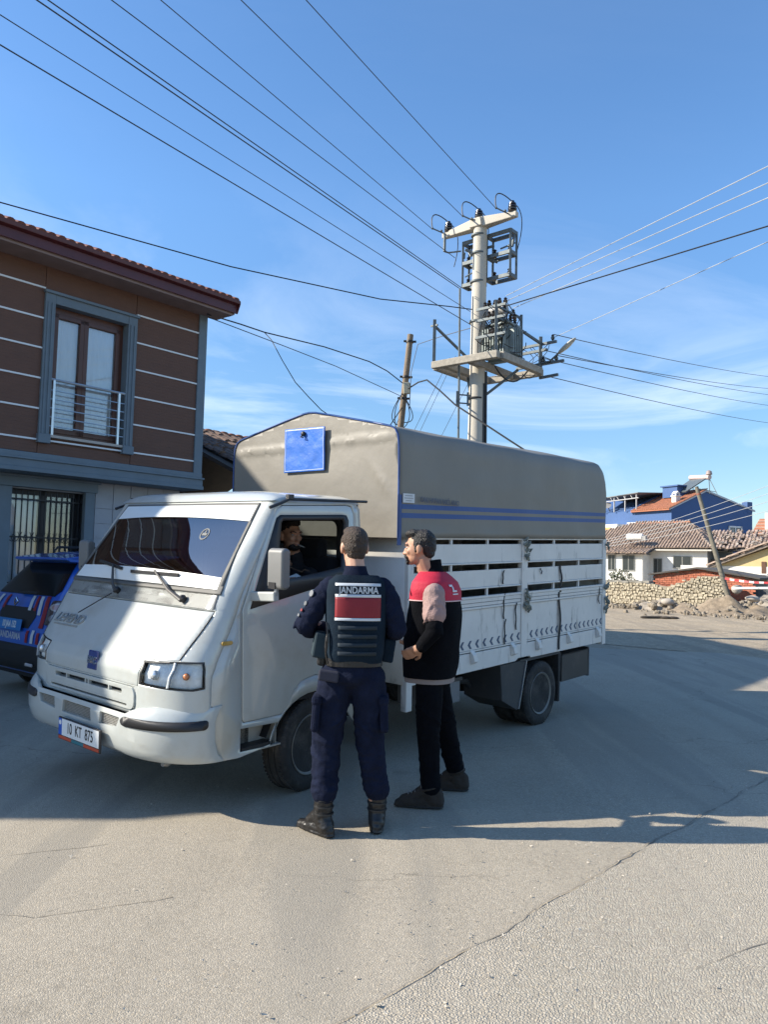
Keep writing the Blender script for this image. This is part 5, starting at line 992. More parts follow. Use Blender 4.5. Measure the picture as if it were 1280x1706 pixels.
for i in range(30): x = -9+.30*i; (mb.box((x, .2, 1.05+random.uniform(-.02, .02)), (.30, .42, .09), Euler((0, random.uniform(-.05, .05), random.uniform(-.1, .1))).to_matrix()) if x < .1 else None)
mb.build('coping', M('coping_grey', (.25, .235, .20), .95, var=.35, scale=6), SW, kind='stuff')
BS = root('brick_shed', 'low red brick shed with a shallow dark roof behind the stone wall', 'shed', FMx(-12.28, 32.8))
brick = M('red_brick', (.42, .135, .075), .9, var=.35, scale=5, dirt=(.45, .38, .30), dirtamt=.35, dscale=6)
def shtop(x): return lerp([(0, 1.40), (1.8, 1.68), (3.9, 1.34)], x)
mb = MB(); mb.prism([(.0, .03, 0), (0, .03, 1.38), (1.8, .03, 1.66), (3.85, .03, 1.32), (3.85, .03, 0)], (0, 2.5, 0)); mb.build('wall_core', MATS['mortar'], BS)
mb = MB(); z = .2; r = 0
while z < 1.65:
    x = 0 if r % 2 else -.1
    while x < 3.85:
        if z+.07 < shtop(x+.1): mb.box((x+.10, .03+random.uniform(-.006, .006), z+.04), (.185, .06, .072))
        x += .20
    z += .085; r += 1
mb.build('bricks', brick, BS, kind='stuff')
mb = MB(); mb.prism([(-.25, -.18, 1.40), (1.8, -.18, 1.73), (4.2, -.18, 1.36), (4.2, -.18, 1.30), (1.8, -.18, 1.66), (-.25, -.18, 1.34)], (0, 3, 0)); mb.build('roof', M('tar_roof', (.075, .068, .06), .9), BS)
mb = MB(); mb.bb((3.86, .3, 0), (5.6, 2.5, 1.0)); mb.build('side_gate', M('grey_sheet', (.10, .105, .11), .6), BS)
# yellow house with a pale lower wall at the right edge
YH = root('yellow_house', 'small yellow gabled house with a white lower wall at the right edge', 'house', FMx(-13.5, 46))
yel = M('yellow_render', (.52, .40, .20), .9, var=.08, dirt=(.40, .33, .22), dirtamt=.5, dscale=2)
mb = MB(); mb.prism([(0, 0, 1.86), (0, 0, 1.93), (4.2, 0, 3.53), (8.4, 0, 1.93), (8.4, 0, 1.86)], (0, 7, 0)); mb.build('upper_wall', yel, YH)
mb = MB(); mb.bb((-2.2, -.03, 0), (8.4, 7, 1.88)); mb.build('lower_wall', M('white_lower', (.66, .64, .58), .9, dirt=(.45, .42, .36)), YH)
mb = MB(); mb.prism([(-.6, -.35, 1.70), (4.2, -.35, 3.62), (9, -.35, 1.70), (9, -.35, 1.84), (4.2, -.35, 3.78), (-.6, -.35, 1.84)], (0, 7.7, 0)); mb.build('roof', M('dusty_roof', (.20, .165, .135), .9, var=.4), YH)
tile_plane('verge_tiles', YH, (-.6, -.35, 1.86), (0, 1, 0), (4.8, 0, 1.94), 4, 17, .25, .3, ftile, .03)
mb = MB(); mb.bb((2.2, -.06, 1.5), (2.42, .02, 2.16)); w_ = mb.build('window', M('brown_shutter', (.10, .045, .025), .7), YH)
mb = MB(); mb.bb((2.14, -.08, 1.44), (2.48, -.0, 1.5)); mb.build('sill', wht, w_)
# houses with orange roofs far behind
for k, (a, d, w_, hw, hr, lab) in enumerate(((-28.2, 112, 7, 6.6, 9.0, 'distant red house with an orange roof at the right edge behind the blue house'), (-20.5, 118, 9, 5.2, 7.2, 'distant low house with an orange roof just outside the right edge'), (-60, 120, 16, 5, 7.5, 'distant tiled house hidden behind the truck'))):
    if k == 2: continue
    fh = root('distant_house', lab, 'house', FMx(a, d), 'distant orange roofed houses'); mb = MB(); mb.bb((0, 0, 0), (w_, 8, hw)); mb.build('wall', M('far_red', (.20, .07, .055), .9, var=.2) if k == 0 else wht, fh)
    mb = MB(); mb.add([(-.5, -.6, hw), (w_+.5, -.6, hw), (w_+.5, 4, hr), (-.5, 4, hr), (-.5, 8.6, hw), (w_+.5, 8.6, hw)], [(0, 1, 2, 3), (3, 2, 5, 4), (0, 3, 4), (1, 5, 2)]); mb.build('roof', MATS['roof_orange'], fh)
    for i in range(5):
        mb = MB(); mb.bar((-.5, -.6+.92*i, hw+(hr-hw)*i/5+.1), (w_+.5, -.6+.92*i, hw+(hr-hw)*i/5+.1), .12, .12); mb.build('tile_course', M('pale_tile_course', (.5, .34, .26), .9), fh)
    mb = MB(); mb.box((1.1, 1, hr-.6), (.35, .35, 2.4)); mb.build('chimney', wht, fh)
# leaning pole in the rubble
LP = root('leaning_pole', 'grey concrete pole leaning left out of the heap of earth', 'utility pole', FMx(-8.89, 30.8))
mb = MB(); mb.tube([(.33, 0, -.05), (-1.02, 0, 4.86)], [.105, .072], 12); mb.build('shaft', M('old_pole_grey', (.165, .15, .115), .9, var=.2, scale=8), LP, 40)
mb = MB(); mb.lathe([(.07, -.03), (.085, -.02), (.085, .04), (.05, .07)], (-.93, 0, 4.55), (-.25, 0, 1), 10); mb.build('rusty_cap', M('rust_red', (.25, .10, .07), .8), LP, 40)
for k in range(4):
    a0 = NN*-14.5+D*31.2+Vector((0, 0, (2.62, 2.55, 2.48, 2.40)[k]+.0)); a1 = NN*-5.5+D*25+Vector((0, 0, (4.35, 4.1, 3.85, 3.55)[k]))
    cable(('highest', 'second highest', 'third highest', 'lowest')[k]+' of the four pale wires crossing in front of the blue gable', (a0, a1), .008, wirel, .12, 'pale wires crossing before the blue house')
# earth, rubble, litter
soil = M('dug_soil', (.23, .18, .125), .95, var=.35, scale=6, bump=.8, bscale=14); soil2 = M('grey_rubble', (.27, .235, .19), .95, var=.45, scale=3)
def mound(name, c, rx, ry, h_, mat, seed, label, rough=.3, cat='earth heap'):
    m_ = MB(); rows = []
    for i in range(22):
        r = i/21; rows.append([])
        for k in range(33):
            t = 2*pi*k/32; p = Vector((cos(t)*r*rx, sin(t)*r*ry, 0)); z = h_*max(0, (1-r*r))**1.3*(1+rough*noise.noise(p*1.7+Vector((seed, 0, 0))))+.12*h_*noise.noise(p*6+Vector((0, seed, 0)))*(1-r)
            rows[-1].append(Vector((c[0], c[1], -.02))+NN*p.x+D*p.y+Vector((0, 0, z)))
    m_.grid(rows); o = m_.build(name, mat, None, 70); return tag(o, label, cat)
b_ = NN*-8.8+D*30.2; mound('earth_heap', b_, 2.3, 1.3, .48, soil, 3, 'brown heap of earth round the foot of the leaning pole', .9)
b2 = NN*-6.4+D*31.6; mound('rubble_heap', b2, 3.4, 1.5, .75, soil2, 9, 'long grey rubble heap right of the leaning pole', .5, 'rubble heap')
b3 = NN*-11.2+D*30.4; mound('rubble_heap', b3, 1.2, .6, .42, soil2, 5, 'small heap of broken stone at the foot of the stone wall', .5, 'rubble heap')
mb = MB()
for c_, n_, sx, sy, zz in ((b2, 260, 3.2, 1.4, .55), (b3, 90, 1.5, .8, .25), (NN*-13+D*30.6, 160, 2.6, .7, .06), (b_, 80, 1.8, 1.2, .3), (NN*-14+D*28, 70, 5, 3, .0), (NN*-8+D*28.5, 110, 3, 1.2, .03)):
    for i in range(n_):
        a = random.gauss(0, .5); b = random.gauss(0, .5); s_ = random.uniform(.03, .13)*(1.3 if zz > .2 else .8)
        mb.ball(c_+NN*a*sx+D*b*sy+Vector((0, 0, max(0, zz*(1-a*a-b*b))+s_*.3)), (s_, s_*random.uniform(.5, 1), s_*random.uniform(.4, .8)), 6, 4, Euler((random.random()*3, random.random()*3, random.random()*3)).to_matrix())
tag(mb.build('rubble', M('rubble_mix', (.215, .18, .135), .95, var=.6, scale=2.5), None, None), 'scattered broken stones and clods along the foot of the wall', 'rubble', None, 'stuff')
for k, (a, d, z, s, lab) in enumerate(((-7.75, 30.3, .62, (.26, .2, .12), 'white concrete lump lying on the rubble heap'), (-8.35, 30.6, .95, (.22, .12, .18), 'tilted pale slab leaning beside the leaning pole'), (-7.2, 30.9, .85, (.22, .18, .2), 'dark broken pipe end on top of the heap'), (-10.75, 30.0, .36, (.22, .16, .13), 'pale broken block on the small stone heap'))):
    m_ = MB(); m_.ball((0, 0, 0), s, 9, 7)
    for i, v in enumerate(m_.v): v = Vector(v); m_.v[i] = v*(1+.45*noise.noise(v*4+Vector((k, 0, 0))))
    o = m_.build('broken_lump', (M('lump_pale', (.38, .34, .29), .9), M('lump_pale', (.5, .5, .5)), M('lump_dark', (.09, .08, .07), .9), M('lump_pale', (.5, .5, .5)))[k], None, 50); o.location = NN*a+D*d+Vector((0, 0, z)); tag(o, lab, 'rubble')
mb = MB(); mb.tube([NN*-8.3+D*29.8+Vector((0, 0, .95)), NN*-8.0+D*29.8+Vector((0, 0, .99)), NN*-5+D*29.5+Vector((0, 0, 1.12))], .045, 8); tag(mb.build('white_pipe', M('pvc_white', (.7, .7, .68), .5), None, 40), 'long white pipe lying across the rubble at the right edge', 'pipe')
mb = MB(); p0 = NN*-8.75+D*30.4+Vector((0, 0, 1.28)); p1 = NN*-4.5+D*29.6+Vector((0, 0, 1.62))
for i in range(24):
    mb.cur = i % 2; a, b = p0.lerp(p1, i/24), p0.lerp(p1, (i+1)/24); sg = -.25*4*(i/24)*(1-i/24); sg2 = -.25*4*((i+1)/24)*(1-(i+1)/24); tw = .02*sin(i)
    mb.add([a+Vector((0, tw, sg)), b+Vector((0, tw, sg2)), b+Vector((0, 0, sg2+.075)), a+Vector((0, 0, sg+.075))], [(0, 1, 2, 3)])
tag(mb.build('barrier_tape', [M('tape_red', (.50, .05, .06), .5), M('tape_white', (.72, .68, .66), .5)], None), 'red and white barrier tape strung from the leaning pole to the right', 'tape')
mb = MB(); c_ = Vector((9.05, 25.3, .02)); 
for i in range(5): mb.ball(c_+Vector((.22*i-.4, random.uniform(-.05, .05), .01)), (.2, .1, .05), 8, 5)
tag(mb.build('fallen_branch', M('dark_litter', (.05, .04, .03), .9), None, 50), 'dark scrap lying alone on the pale dirt', 'debris')
# ruts and trampled ridges in the dirt
mb = MB(); rows = []
for i in range(70):
    d_ = 15.6+i*.22; rows.append([])
    for k in range(60):
        a = -17+k*.42; p = Vector((a*.22, d_*1.3, 0)); rows[-1].append(NN*a+D*d_+Vector((0, 0, -.004+.055*max(-.25, noise.noise(p))*min(1, i/6)*min(1, k/5)*min(1, (59-k)/5)*min(1, (69-i)/6)+.02*noise.noise(p*3)*min(1, i/6)*min(1, (69-i)/6)*min(1, k/5)*min(1, (59-k)/5))))
mb.grid(rows); tag(mb.build('dirt_track', dirt, None, 80), kind='structure')
# bush
def bush(name, label, c, r, n_, seed):
    rnd = random.Random(seed); e = root(name, label, 'bush', Matrix.Translation(c)); m_ = MB()
    for i in range(n_):
        v = Vector((rnd.gauss(0, 1), rnd.gauss(0, 1), rnd.gauss(0, 1))).normalized()*(rnd.random()**.4); p = Vector((v.x*r[0], v.y*r[1], r[2]+v.z*r[2])); 
        if noise.noise(p*3.0) < -.18: continue
        a = Vector((rnd.gauss(0, 1), rnd.gauss(0, 1), rnd.gauss(0, 1))).normalized()*.055; b = a.orthogonal().normalized()*.025; m_.add([p-a, p+b, p+a, p-b], [(0, 1, 2, 3)])
    m_.build('foliage', M('bush_leaf', (.075, .085, .035), .7, var=.5, scale=9), e, None, kind='stuff', fix=False)
    t = MB()
    for i in range(9): a = rnd.random()*6.3; t.tube(bezier((0, 0, 0), (cos(a)*.1, sin(a)*.1, r[2]*.8), (cos(a)*r[0]*.7, sin(a)*r[1]*.7, r[2]*1.4), 5), .012, 4)
    t.build('stems', M('stem_brown', (.09, .06, .04), .9), e, kind='stuff')
bush('garden_bush', 'green bush behind the stone wall in front of the white house', NN*-14.0+D*33.2, (.75, .5, .80), 2600, 4)
# ------------------------------------------------------------------ parked patrol car
GC = root('patrol_car', 'blue patrol car with red and white stripes parked in front of the brown house', 'car', frame(NN*-8.80+D*4.0, NN, D))
cblue = M('car_blue', (.014, .090, .42), .28, var=.03, coat=1)
yr_t = [(.28, .10), (.40, .02), (.60, -.01), (.72, .0), (.86, .05), (1.0, .09), (1.08, .12), (1.16, .17), (1.50, .44), (1.56, .52), (1.62, .62), (1.655, 1.0)]
yf_t = [(.28, 4.2), (.5, 4.32), (.75, 4.3), (.95, 4.15), (1.05, 3.3), (1.15, 3.05), (1.5, 2.35), (1.6, 2.1), (1.655, 1.4)]
hb_t = [(.28, .80), (.42, .88), (.75, .89), (.98, .88), (1.06, .86), (1.16, .81), (1.5, .66), (1.58, .60), (1.63, .50), (1.655, .2)]
def carring(z, off=0, n=15):
    yr, yf, hb = lerp(yr_t, z)-off, lerp(yf_t, z)+off, lerp(hb_t, z)+off; r = min(.18, hb*.6); ry = min(.16, (yf-yr)*.3); out = []
    for cx_, cy_, a0 in ((hb-r, yr+ry, -pi/2), (hb-r, yf-ry*2, 0), (-hb+r, yf-ry*2, pi/2), (-hb+r, yr+ry, pi)):
        for k in range(n+1):
            a = a0+pi/2*k/n; out.append((cx_+r*cos(a), cy_+(ry if cy_ < 1.5 else ry*2)*sin(a), z))
    return out
zl = [.28, .34, .40, .50, .60, .72, .80, .86, .93, 1.0, 1.04, 1.08, 1.12, 1.16, 1.22, 1.3, 1.4, 1.5, 1.54, 1.58, 1.61, 1.63, 1.645, 1.655]
rg = [carring(z) for z in zl]; mb = MB(); n = len(rg[0]); vs = [p for r in rg for p in r]; fs = [(i*n+k, i*n+(k+1) % n, (i+1)*n+(k+1) % n, (i+1)*n+k) for i in range(len(rg)-1) for k in range(n)]; fs += [tuple(range(n-1, -1, -1)), tuple((len(rg)-1)*n+k for k in range(n))]
mb.add(vs, fs); mb.build('body', cblue, GC, 35)
def rearp(off):   # s across the back (wraps round the corners), z up
    def f(s, z):
        hb = lerp(hb_t, z); r = min(.18, hb*.6); yr = lerp(yr_t, z); k = abs(s)*hb/.88; sg = 1 if s > 0 else -1
        if k <= hb-r: return (sg*k, yr-off, z)
        a = min(1.0, (k-(hb-r))/r)*pi/2; return (sg*(hb-r+(r+off)*sin(a)), yr+.16-(.16+off)*cos(a), z)
    return f
cs_ = [i*.1 for i in range(-8, 9)]+[sg*(.69+.025*i) for i in range(8) for sg in (1, -1)]; cz_ = [.4, .5, .6, .72, .80, .86, .93, 1.0, 1.04, 1.08, 1.12, 1.16, 1.22, 1.3, 1.4, 1.5, 1.54]
blk = M('car_glass', (.006, .007, .009), .12, spec=.35); dkp = M('car_black_plastic', (.016, .016, .018), .55)
panel2d('rear_glass', blk, GC, [(-.70, 1.14), (.70, 1.14), (.74, 1.2), (.70, 1.50), (-.70, 1.50), (-.74, 1.2)], [], rearp(.008), cs_, cz_, 0, 40)
mb = MB(); mb.prism([(-.60, .60, 1.608), (-.64, .30, 1.562), (-.64, .28, 1.54), (-.62, .33, 1.515), (-.60, .60, 1.5)], (1.26, 0, 0)); mb.build('spoiler', cblue, GC, bevel=.012)
panel2d('rear_bumper', dkp, GC, [(-.87, .30), (.87, .30), (.87, .56), (.62, .60), (-.62, .60), (-.87, .56)], [], rearp(.012), cs_, cz_, .03, 40)
panel2d('plate_recess', dkp, GC, [(-.36, .78), (.36, .78), (.44, .92), (.40, 1.0), (-.40, 1.0), (-.44, .92)], [], rearp(.006), cs_, cz_, 0, 40)
def cbox(s0, z0, s1, z1, off, nm, mt, par=None, sk=0): return panel2d(nm, mt, par or GC, [(s0, z0), (s1, z0), (s1+sk, z1), (s0+sk, z1)], [], rearp(off), cs_, cz_, 0, 40)
tr_, tw_ = M('stripe_red', (.22, .012, .02), .35), M('stripe_white', (.50, .52, .54), .35)
for s0, w_, z0, z1, mt, sk in ((-.62, .07, .97, 1.12, tw_, .05), (.22, .07, .97, 1.13, tw_, 0), (.345, .06, .97, 1.13, tr_, 0), (.46, .07, .93, 1.13, tw_, -.03), (.58, .09, .80, 1.135, tr_, -.02), (-.42, .06, .97, 1.12, tr_, .03), (.36, .055, .63, .76, tr_, 0), (.48, .06, .63, .77, tw_, 0), (.60, .06, .63, .75, tr_, 0), (-.55, .06, .63, .76, tr_, 0)):
    cbox(s0, z0, s0+w_, z1, .010, 'stripe', mt, None, sk)
for sg in (1, -1):
    P_ = [(sg*.695, .84), (sg*.865, .86), (sg*.878, 1.03), (sg*.85, 1.10), (sg*.72, 1.10), (sg*.685, 1.0)]
    tl = panel2d('tail_light', M('tail_dark', (.05, .04, .045), .15, coat=1), GC, P_ if sg > 0 else P_[::-1], [], rearp(.016), cs_, cz_, .03, 40)
    rg_ = [(sg*.785+.075*cos(t), 1.03+.045*sin(t)) for t in [2*pi*k/16 for k in range(16)]]
    panel2d('lamp_ring', M('lamp_silver', (.45, .40, .38), .2, .3), tl, rg_, [], rearp(.024), cs_, cz_, 0, 40)
    rg2 = [(sg*.785+.055*cos(t), 1.03+.03*sin(t)) for t in [2*pi*k/16 for k in range(16)]]
    panel2d('lamp_lens', M('lamp_rose', (.34, .20, .18), .15, coat=1), tl, rg2, [], rearp(.030), cs_, cz_, 0, 40)
    rg3 = [(sg*.785+.06*cos(t), .915+.045*sin(t)) for t in [2*pi*k/16 for k in range(16)]]
    panel2d('reverse_lens', M('lamp_smoke', (.16, .15, .16), .15, coat=1), tl, rg3, [], rearp(.024), cs_, cz_, 0, 40)
mb = MB(); mb.box((.0, -.018, .81), (.54, .012, .125), Matrix.Rotation(radians(-8), 3, 'X')); cp = mb.build('number_plate', M('plate_police_blue', (.02, .16, .42), .35), GC, bevel=.003)
text('plate_text', '10 JAA 152', .10, (0, -.027, .81), (1, 0, 0), (0, .14, 1), M('plate_letters', (.62, .66, .68), .5), cp, .72, .003)
text('door_lettering', 'JANDARMA', .105, (-.02, -.006, .68), (1, 0, 0), (0, .05, 1), M('reflective_grey', (.42, .45, .50), .4), GC, .95, .002)
mb = MB(); mb.tube([(-.045, .045, 1.06), (0, .04, 1.10), (.045, .045, 1.06), (0, .03, 1.02), (-.045, .045, 1.06)], .011, 6); mb.build('badge', chrome, GC)
mb = MB(); mb.bar((-.1, .13, 1.155), (.35, .11, 1.17), .02); mb.build('rear_wiper', dkp, GC)
for x in (-.5, .5):
    mb = MB(); mb.box((x, -.02, .40), (.16, .02, .035)); mb.build('reflector', M('reflector_pale', (.45, .42, .42), .2), GC, bevel=.01)
for sg in (1, -1):
    P_ = [(.62, 1.10), (2.85, 1.10), (2.35, 1.48), (.86, 1.50)]
    panel2d('side_window', blk, GC, P_, [], lambda y, z, sg=sg: (sg*(lerp(hb_t, z)+.006), y, z), (), (1.16, 1.3), 0, 40, flip=sg < 0)
    mb = MB(); mb.tube([(sg*.60, .75, 1.63), (sg*.60, .8, 1.69), (sg*.58, 2.1, 1.69), (sg*.58, 2.15, 1.64)], .016, 6); mb.build('roof_rail', dkp, GC, 40)
    for y in (.85, 3.45):
        mb = MB(); mb.lathe(tyre_prof, (sg*.80, y, .325), (1, 0, 0), 32); tw = mb.build('wheel', rubber, GC, 40)
        mb = MB(); mb.lathe([(.02, sg*.06), (.19, sg*.07), (.205, sg*.09)], (sg*.80, y, .325), (1, 0, 0), 24); mb.build('rim', M('alloy', (.35, .35, .36), .3, .8), tw, 40)
        mb = MB(); mb.lathe([(.36, -.02), (.40, -.02), (.40, .06), (.36, .06)], (sg*.85, y, .33), (sg, 0, 0), 28); mb.build('arch_trim', dkp, GC, 40)
mb = MB(); mb.bb((-.8, .15, .22), (.8, 4.1, .34)); mb.build('underbody', dark, GC)
# ------------------------------------------------------------------ people
skin = M('skin', (.50, .28, .19), .55, var=.10, scale=25); skin2 = M('skin_tan', (.44, .235, .15), .55, var=.10, scale=25)
navy = M('navy_cloth', (.0085, .012, .028), .95, spec=.12, var=.25, scale=14, bump=.35, bscale=160); navyv = M('navy_vest', (.0065, .015, .026), .9, spec=.15, var=.2, scale=9, bump=.3, bscale=140)
blackc = M('black_cloth', (.0035, .004, .006), .95, spec=.1, var=.25, scale=14, bump=.3, bscale=150); hairb = M('brown_hair', (.040, .024, .015), .6, var=.5, scale=70, stretch=(1, 1, .25), bump=.7, bscale=130); hairk = M('black_hair', (.012, .010, .009), .5, var=.5, scale=70, bump=.7, bscale=110)
leather = M('black_leather', (.012, .011, .011), .42, var=.3, bump=.25, bscale=45); suede = M('brown_suede', (.030, .021, .015), .85, var=.3, bump=.3, bscale=60)
def chain(m_, pts, step=.3):
    for (p, r), (q, s) in zip(pts, pts[1:]):
        p, q = Vector(p), Vector(q); r_ = r if isinstance(r, tuple) else (r, r, r); s_ = s if isinstance(s, tuple) else (s, s, s); n = max(1, int((q-p).length/(min(min(r_), min(s_))*step)))
        for i in range(n+1): t = i/n; m_.ball(p.lerp(q, t), tuple(a+(b-a)*t for a, b in zip(r_, s_)), 12, 8)
def cloud(name, size):
    t = bpy.data.textures.get(name) or bpy.data.textures.new(name, 'CLOUDS'); t.noise_scale = size; t.noise_depth = 2; return t
def blob(m_, name, mat, par, voxel=.010, sm=4, disp=0, dsize=.07):
    o = m_.build(name, mat, par, None, fix=False); r = o.modifiers.new('remesh', 'REMESH'); r.mode = 'VOXEL'; r.voxel_size = voxel; r.use_smooth_shade = True
    s = o.modifiers.new('smooth', 'SMOOTH'); s.iterations = sm; s.factor = .5
    if disp:
        d = o.modifiers.new('folds', 'DISPLACE'); d.texture = cloud('folds_%g' % dsize, dsize); d.strength = disp; d.mid_level = .5; d.texture_coords = 'LOCAL'
    return o
def rot_between(f):   # rotation taking local (x right, y forward, z up) to face direction f
    f = Vector((f[0], f[1], 0)).normalized(); return Matrix(((f.y, f.x, 0), (-f.x, f.y, 0), (0, 0, 1)))
def folds(m_, pts, n, seed, r=.011, span=2.2, tilt=.06, dep=.55):   # soft creases wrapped part-way round a limb
    rnd = random.Random(seed); seg = [(Vector(a), Vector(b), ra, rb) for (a, ra), (b, rb) in zip(pts, pts[1:])]
    for i in range(n):
        a, b, ra, rb = rnd.choice(seg); t = rnd.random(); c = a.lerp(b, t); R = ra+(rb-ra)*t; d = (b-a).normalized(); u = d.orthogonal().normalized(); v = d.cross(u); a0 = rnd.random()*6.28; sp = span*rnd.uniform(.6, 1.2); tl = rnd.uniform(-tilt, tilt); path = []; rs = []
        for k in range(9):
            q = k/8; an = a0+sp*(q-.5); rr_ = r*sin(pi*(.12+.76*q)); path.append(c+(u*cos(an)+v*sin(an))*(R-rr_*(1-dep))+d*(tl*(q-.5)*2+.012*sin(q*7+i))); rs.append(rr_)
        for (p0, r0), (p1, r1) in zip(zip(path, rs), zip(path[1:], rs[1:])): chain(m_, [(p0, r0), (p1, r1)], .8)
def hand(m_, wr, d, n, curl=.6, sgn=1):
    wr, d, n = Vector(wr), Vector(d).normalized(), Vector(n).normalized(); n = (n-d*n.dot(d)).normalized(); s = d.cross(n)*sgn
    chain(m_, [(wr, .026), (wr+d*.03, .029)]); 
    for k in range(4): chain(m_, [(wr+d*.02+s*(-.018+.012*k), .017), (wr+d*.088+s*(-.03+.0195*k), .013)])
    for k, L in enumerate((.072, .082, .077, .060)):
        p = wr+d*.088+s*(.0285-.0195*k); a = curl*.45; pts = [(p, .0098)]
        for f_ in (.45, .31, .24):
            dd_ = d*cos(a)+n*sin(a); p = p+dd_*L*f_; pts.append((p, .0092 if f_ > .3 else .0078)); a += curl*.75
        chain(m_, pts, .5)
    p = wr+d*.022+s*.026; t1 = (d*.62+s*.70+n*.30).normalized(); t2 = (d*.85+s*.25+n*.4).normalized(); chain(m_, [(p, .015), (p+t1*.045, .0125), (p+t1*.045+t2*.032, .0105), (p+t1*.045+t2*.056, .009)], .5)
def head(m_, c, f, tilt=0, lean=1.0):
    R = rot_between(f) @ Matrix.Rotation(tilt, 3, 'X'); L = lambda v: Vector(c)+R @ Vector(v)
    def e(p, r): m_.ball(L(p), r, 14, 10, R)
    e((0, -.012, .028), (.076, .097, .088)); e((0, .022, -.012), (.068, .072, .085)); e((0, .030, -.062), (.056, .056, .050)); e((0, .060, -.094), (.027, .026, .021))
    e((0, .083, .026), (.052, .018, .018)); e((0, .092, -.022), (.013, .020, .030)); e((0, .107, -.034), (.014, .015, .013)); e((.011, .096, -.038), (.009, .011, .008)); e((-.011, .096, -.038), (.009, .011, .008))
    e((0, .088, -.062), (.025, .012, .008)); e((0, .086, -.073), (.021, .012, .009)); e((.035, .066, -.022), (.024, .022, .022)); e((-.035, .066, -.022), (.024, .022, .022))
    for s in (1, -1): e((s*.078, -.008, -.008), (.010, .020, .033)); e((s*.076, .0, -.034), (.008, .010, .012))
    return L, R
def face_parts(par, L, R, hm, brow=True):
    for s in (1, -1):
        m_ = MB(); m_.ball(L((s*.031, .080, .004)), (.012, .010, .0075), 10, 8, R); m_.build('eye', M('eye_white', (.55, .52, .48), .3), par, 60)
        m_ = MB(); m_.ball(L((s*.031, .0885, .004)), (.0055, .003, .0055), 8, 6, R); m_.build('iris', M('iris_brown', (.03, .018, .01), .2), par, 60)
        if brow: m_ = MB(); m_.tube([L((s*.014, .098, .022)), L((s*.034, .093, .029)), L((s*.054, .077, .022))], [.005, .0055, .003], 6); m_.build('eyebrow', hm, par, 60)
    m_ = MB(); m_.tube([L((-.022, .096, -.068)), L((0, .0985, -.067)), L((.022, .096, -.068))], [.003, .004, .003], 6); m_.build('mouth', M('lip', (.30, .12, .09), .5), par, 60)
def loft(rings, R, c, p=2.7, n=48, noise_amp=.006, seed=0, nz=4):   # rings: (z, half width, half depth, shift forward)
    out = []; zs = []
    for (a, b) in zip(rings, rings[1:]):
        for i in range(nz): zs.append([a[k]+(b[k]-a[k])*i/nz for k in range(4)])
    zs.append(list(rings[-1]))
    for z, a, b, sh in zs:
        row = []
        for k in range(n+1):
            t = 2*pi*k/n; ct, st = cos(t), sin(t); x = a*abs(ct)**(2/p)*(1 if ct > 0 else -1); y = b*abs(st)**(2/p)*(1 if st > 0 else -1)
            q = 1+noise_amp/.15*noise.noise(Vector((x*7, y*7+seed, z*5)))+noise_amp/.3*noise.noise(Vector((x*17, y*17+seed, z*13)))
            row.append(Vector(c)+R @ Vector((x*q, y*q+sh, 0))+Vector((0, 0, z)))
        out.append(row)
    return out
def loft_build(name, rings, R, c, mat, par, p=2.7, **k):
    m_ = MB(); rows = loft(rings, R, c, p, **k); m_.grid(rows); n = len(rows[0])
    m_.add(rows[0][:-1], [tuple(range(n-2, -1, -1))]); m_.add(rows[-1][:-1], [tuple(range(n-1))]); o = m_.build(name, mat, par, 60); return o
def boot(m_, ank, f, L=.27, h=.24, w=.048):
    f = Vector((f[0], f[1], 0)).normalized(); a = Vector(ank); s = Vector((f.y, -f.x, 0)); b = Vector((a.x, a.y, 0))
    chain(m_, [(Vector((a.x, a.y, h)), .058), (Vector((a.x, a.y, .10))+f*.008, .056), (b+UP*.055-f*.025, .050)]); chain(m_, [(Vector((a.x, a.y, .125))+f*.02, .046), (b+f*.10+UP*.062, .042)])
    chain(m_, [(b-f*.045+UP*.035, (.038, .038, .034)), (b+f*.05+UP*.045, (.044, .044, .042)), (b+f*.11+UP*.035, (w, w, .032)), (b+f*(L-.105)+UP*.028, (w*.82, w*.82, .026))])
    chain(m_, [(b-f*.045+UP*.014, (.042, .042, .014)), (b+f*.08+UP*.014, (.047, .047, .014)), (b+f*(L-.10)+UP*.014, (.042, .042, .013))])
# --- officer seen from behind
OF = root('person', 'person in navy uniform and vest with a red back panel, facing the cab window', 'person', Matrix.Translation((-.155, 4.66, 0)), 'people standing beside the truck')
f_ = Vector((-.13, 1, 0)); R_o = rot_between(f_); T_ = lambda v: R_o @ Vector(v)
b = MB(); Lh, Rh = head(b, (-.02, .03, 1.69), (-.25, 1)); 
chain(b, [((-.018, .0, 1.62), .058), ((-.005, -.015, 1.55), .060), ((0, -.01, 1.48), .07)])
chain(b, [((0, 0, .98), (.13, .10, .10)), ((0, 0, 1.12), (.13, .095, .1)), ((0, 0, 1.34), (.15, .105, .1)), ((0, -.005, 1.44), (.14, .085, .07))])
AL = [(-.165, -.01, 1.435), (-.300, -.02, 1.215), (-.16, .27, 1.17)]; AR_ = [(.165, -.01, 1.435), (.250, -.02, 1.20), (.12, .26, 1.18)]
for A in (AL, AR_): chain(b, [(A[0], .055), (A[1], .042), (A[2], .028)]); 
hand(b, AL[2], (.75, .6, .1), (.6, -.6, .3), .8, -1); hand(b, AR_[2], (-.75, .6, .1), (-.6, -.6, .3), .8, 1)
LL = [(-.105, 0, .93), (-.155, .01, .52), (-.155, -.05, .11)]; RL = [(.075, 0, .93), (.108, .03, .52), (.157, .05, .11)]
for A in (LL, RL): chain(b, [(A[0], .085), (A[1], .055), (A[2], .042), ((A[2][0], A[2][1]+.06, .05), .035)])
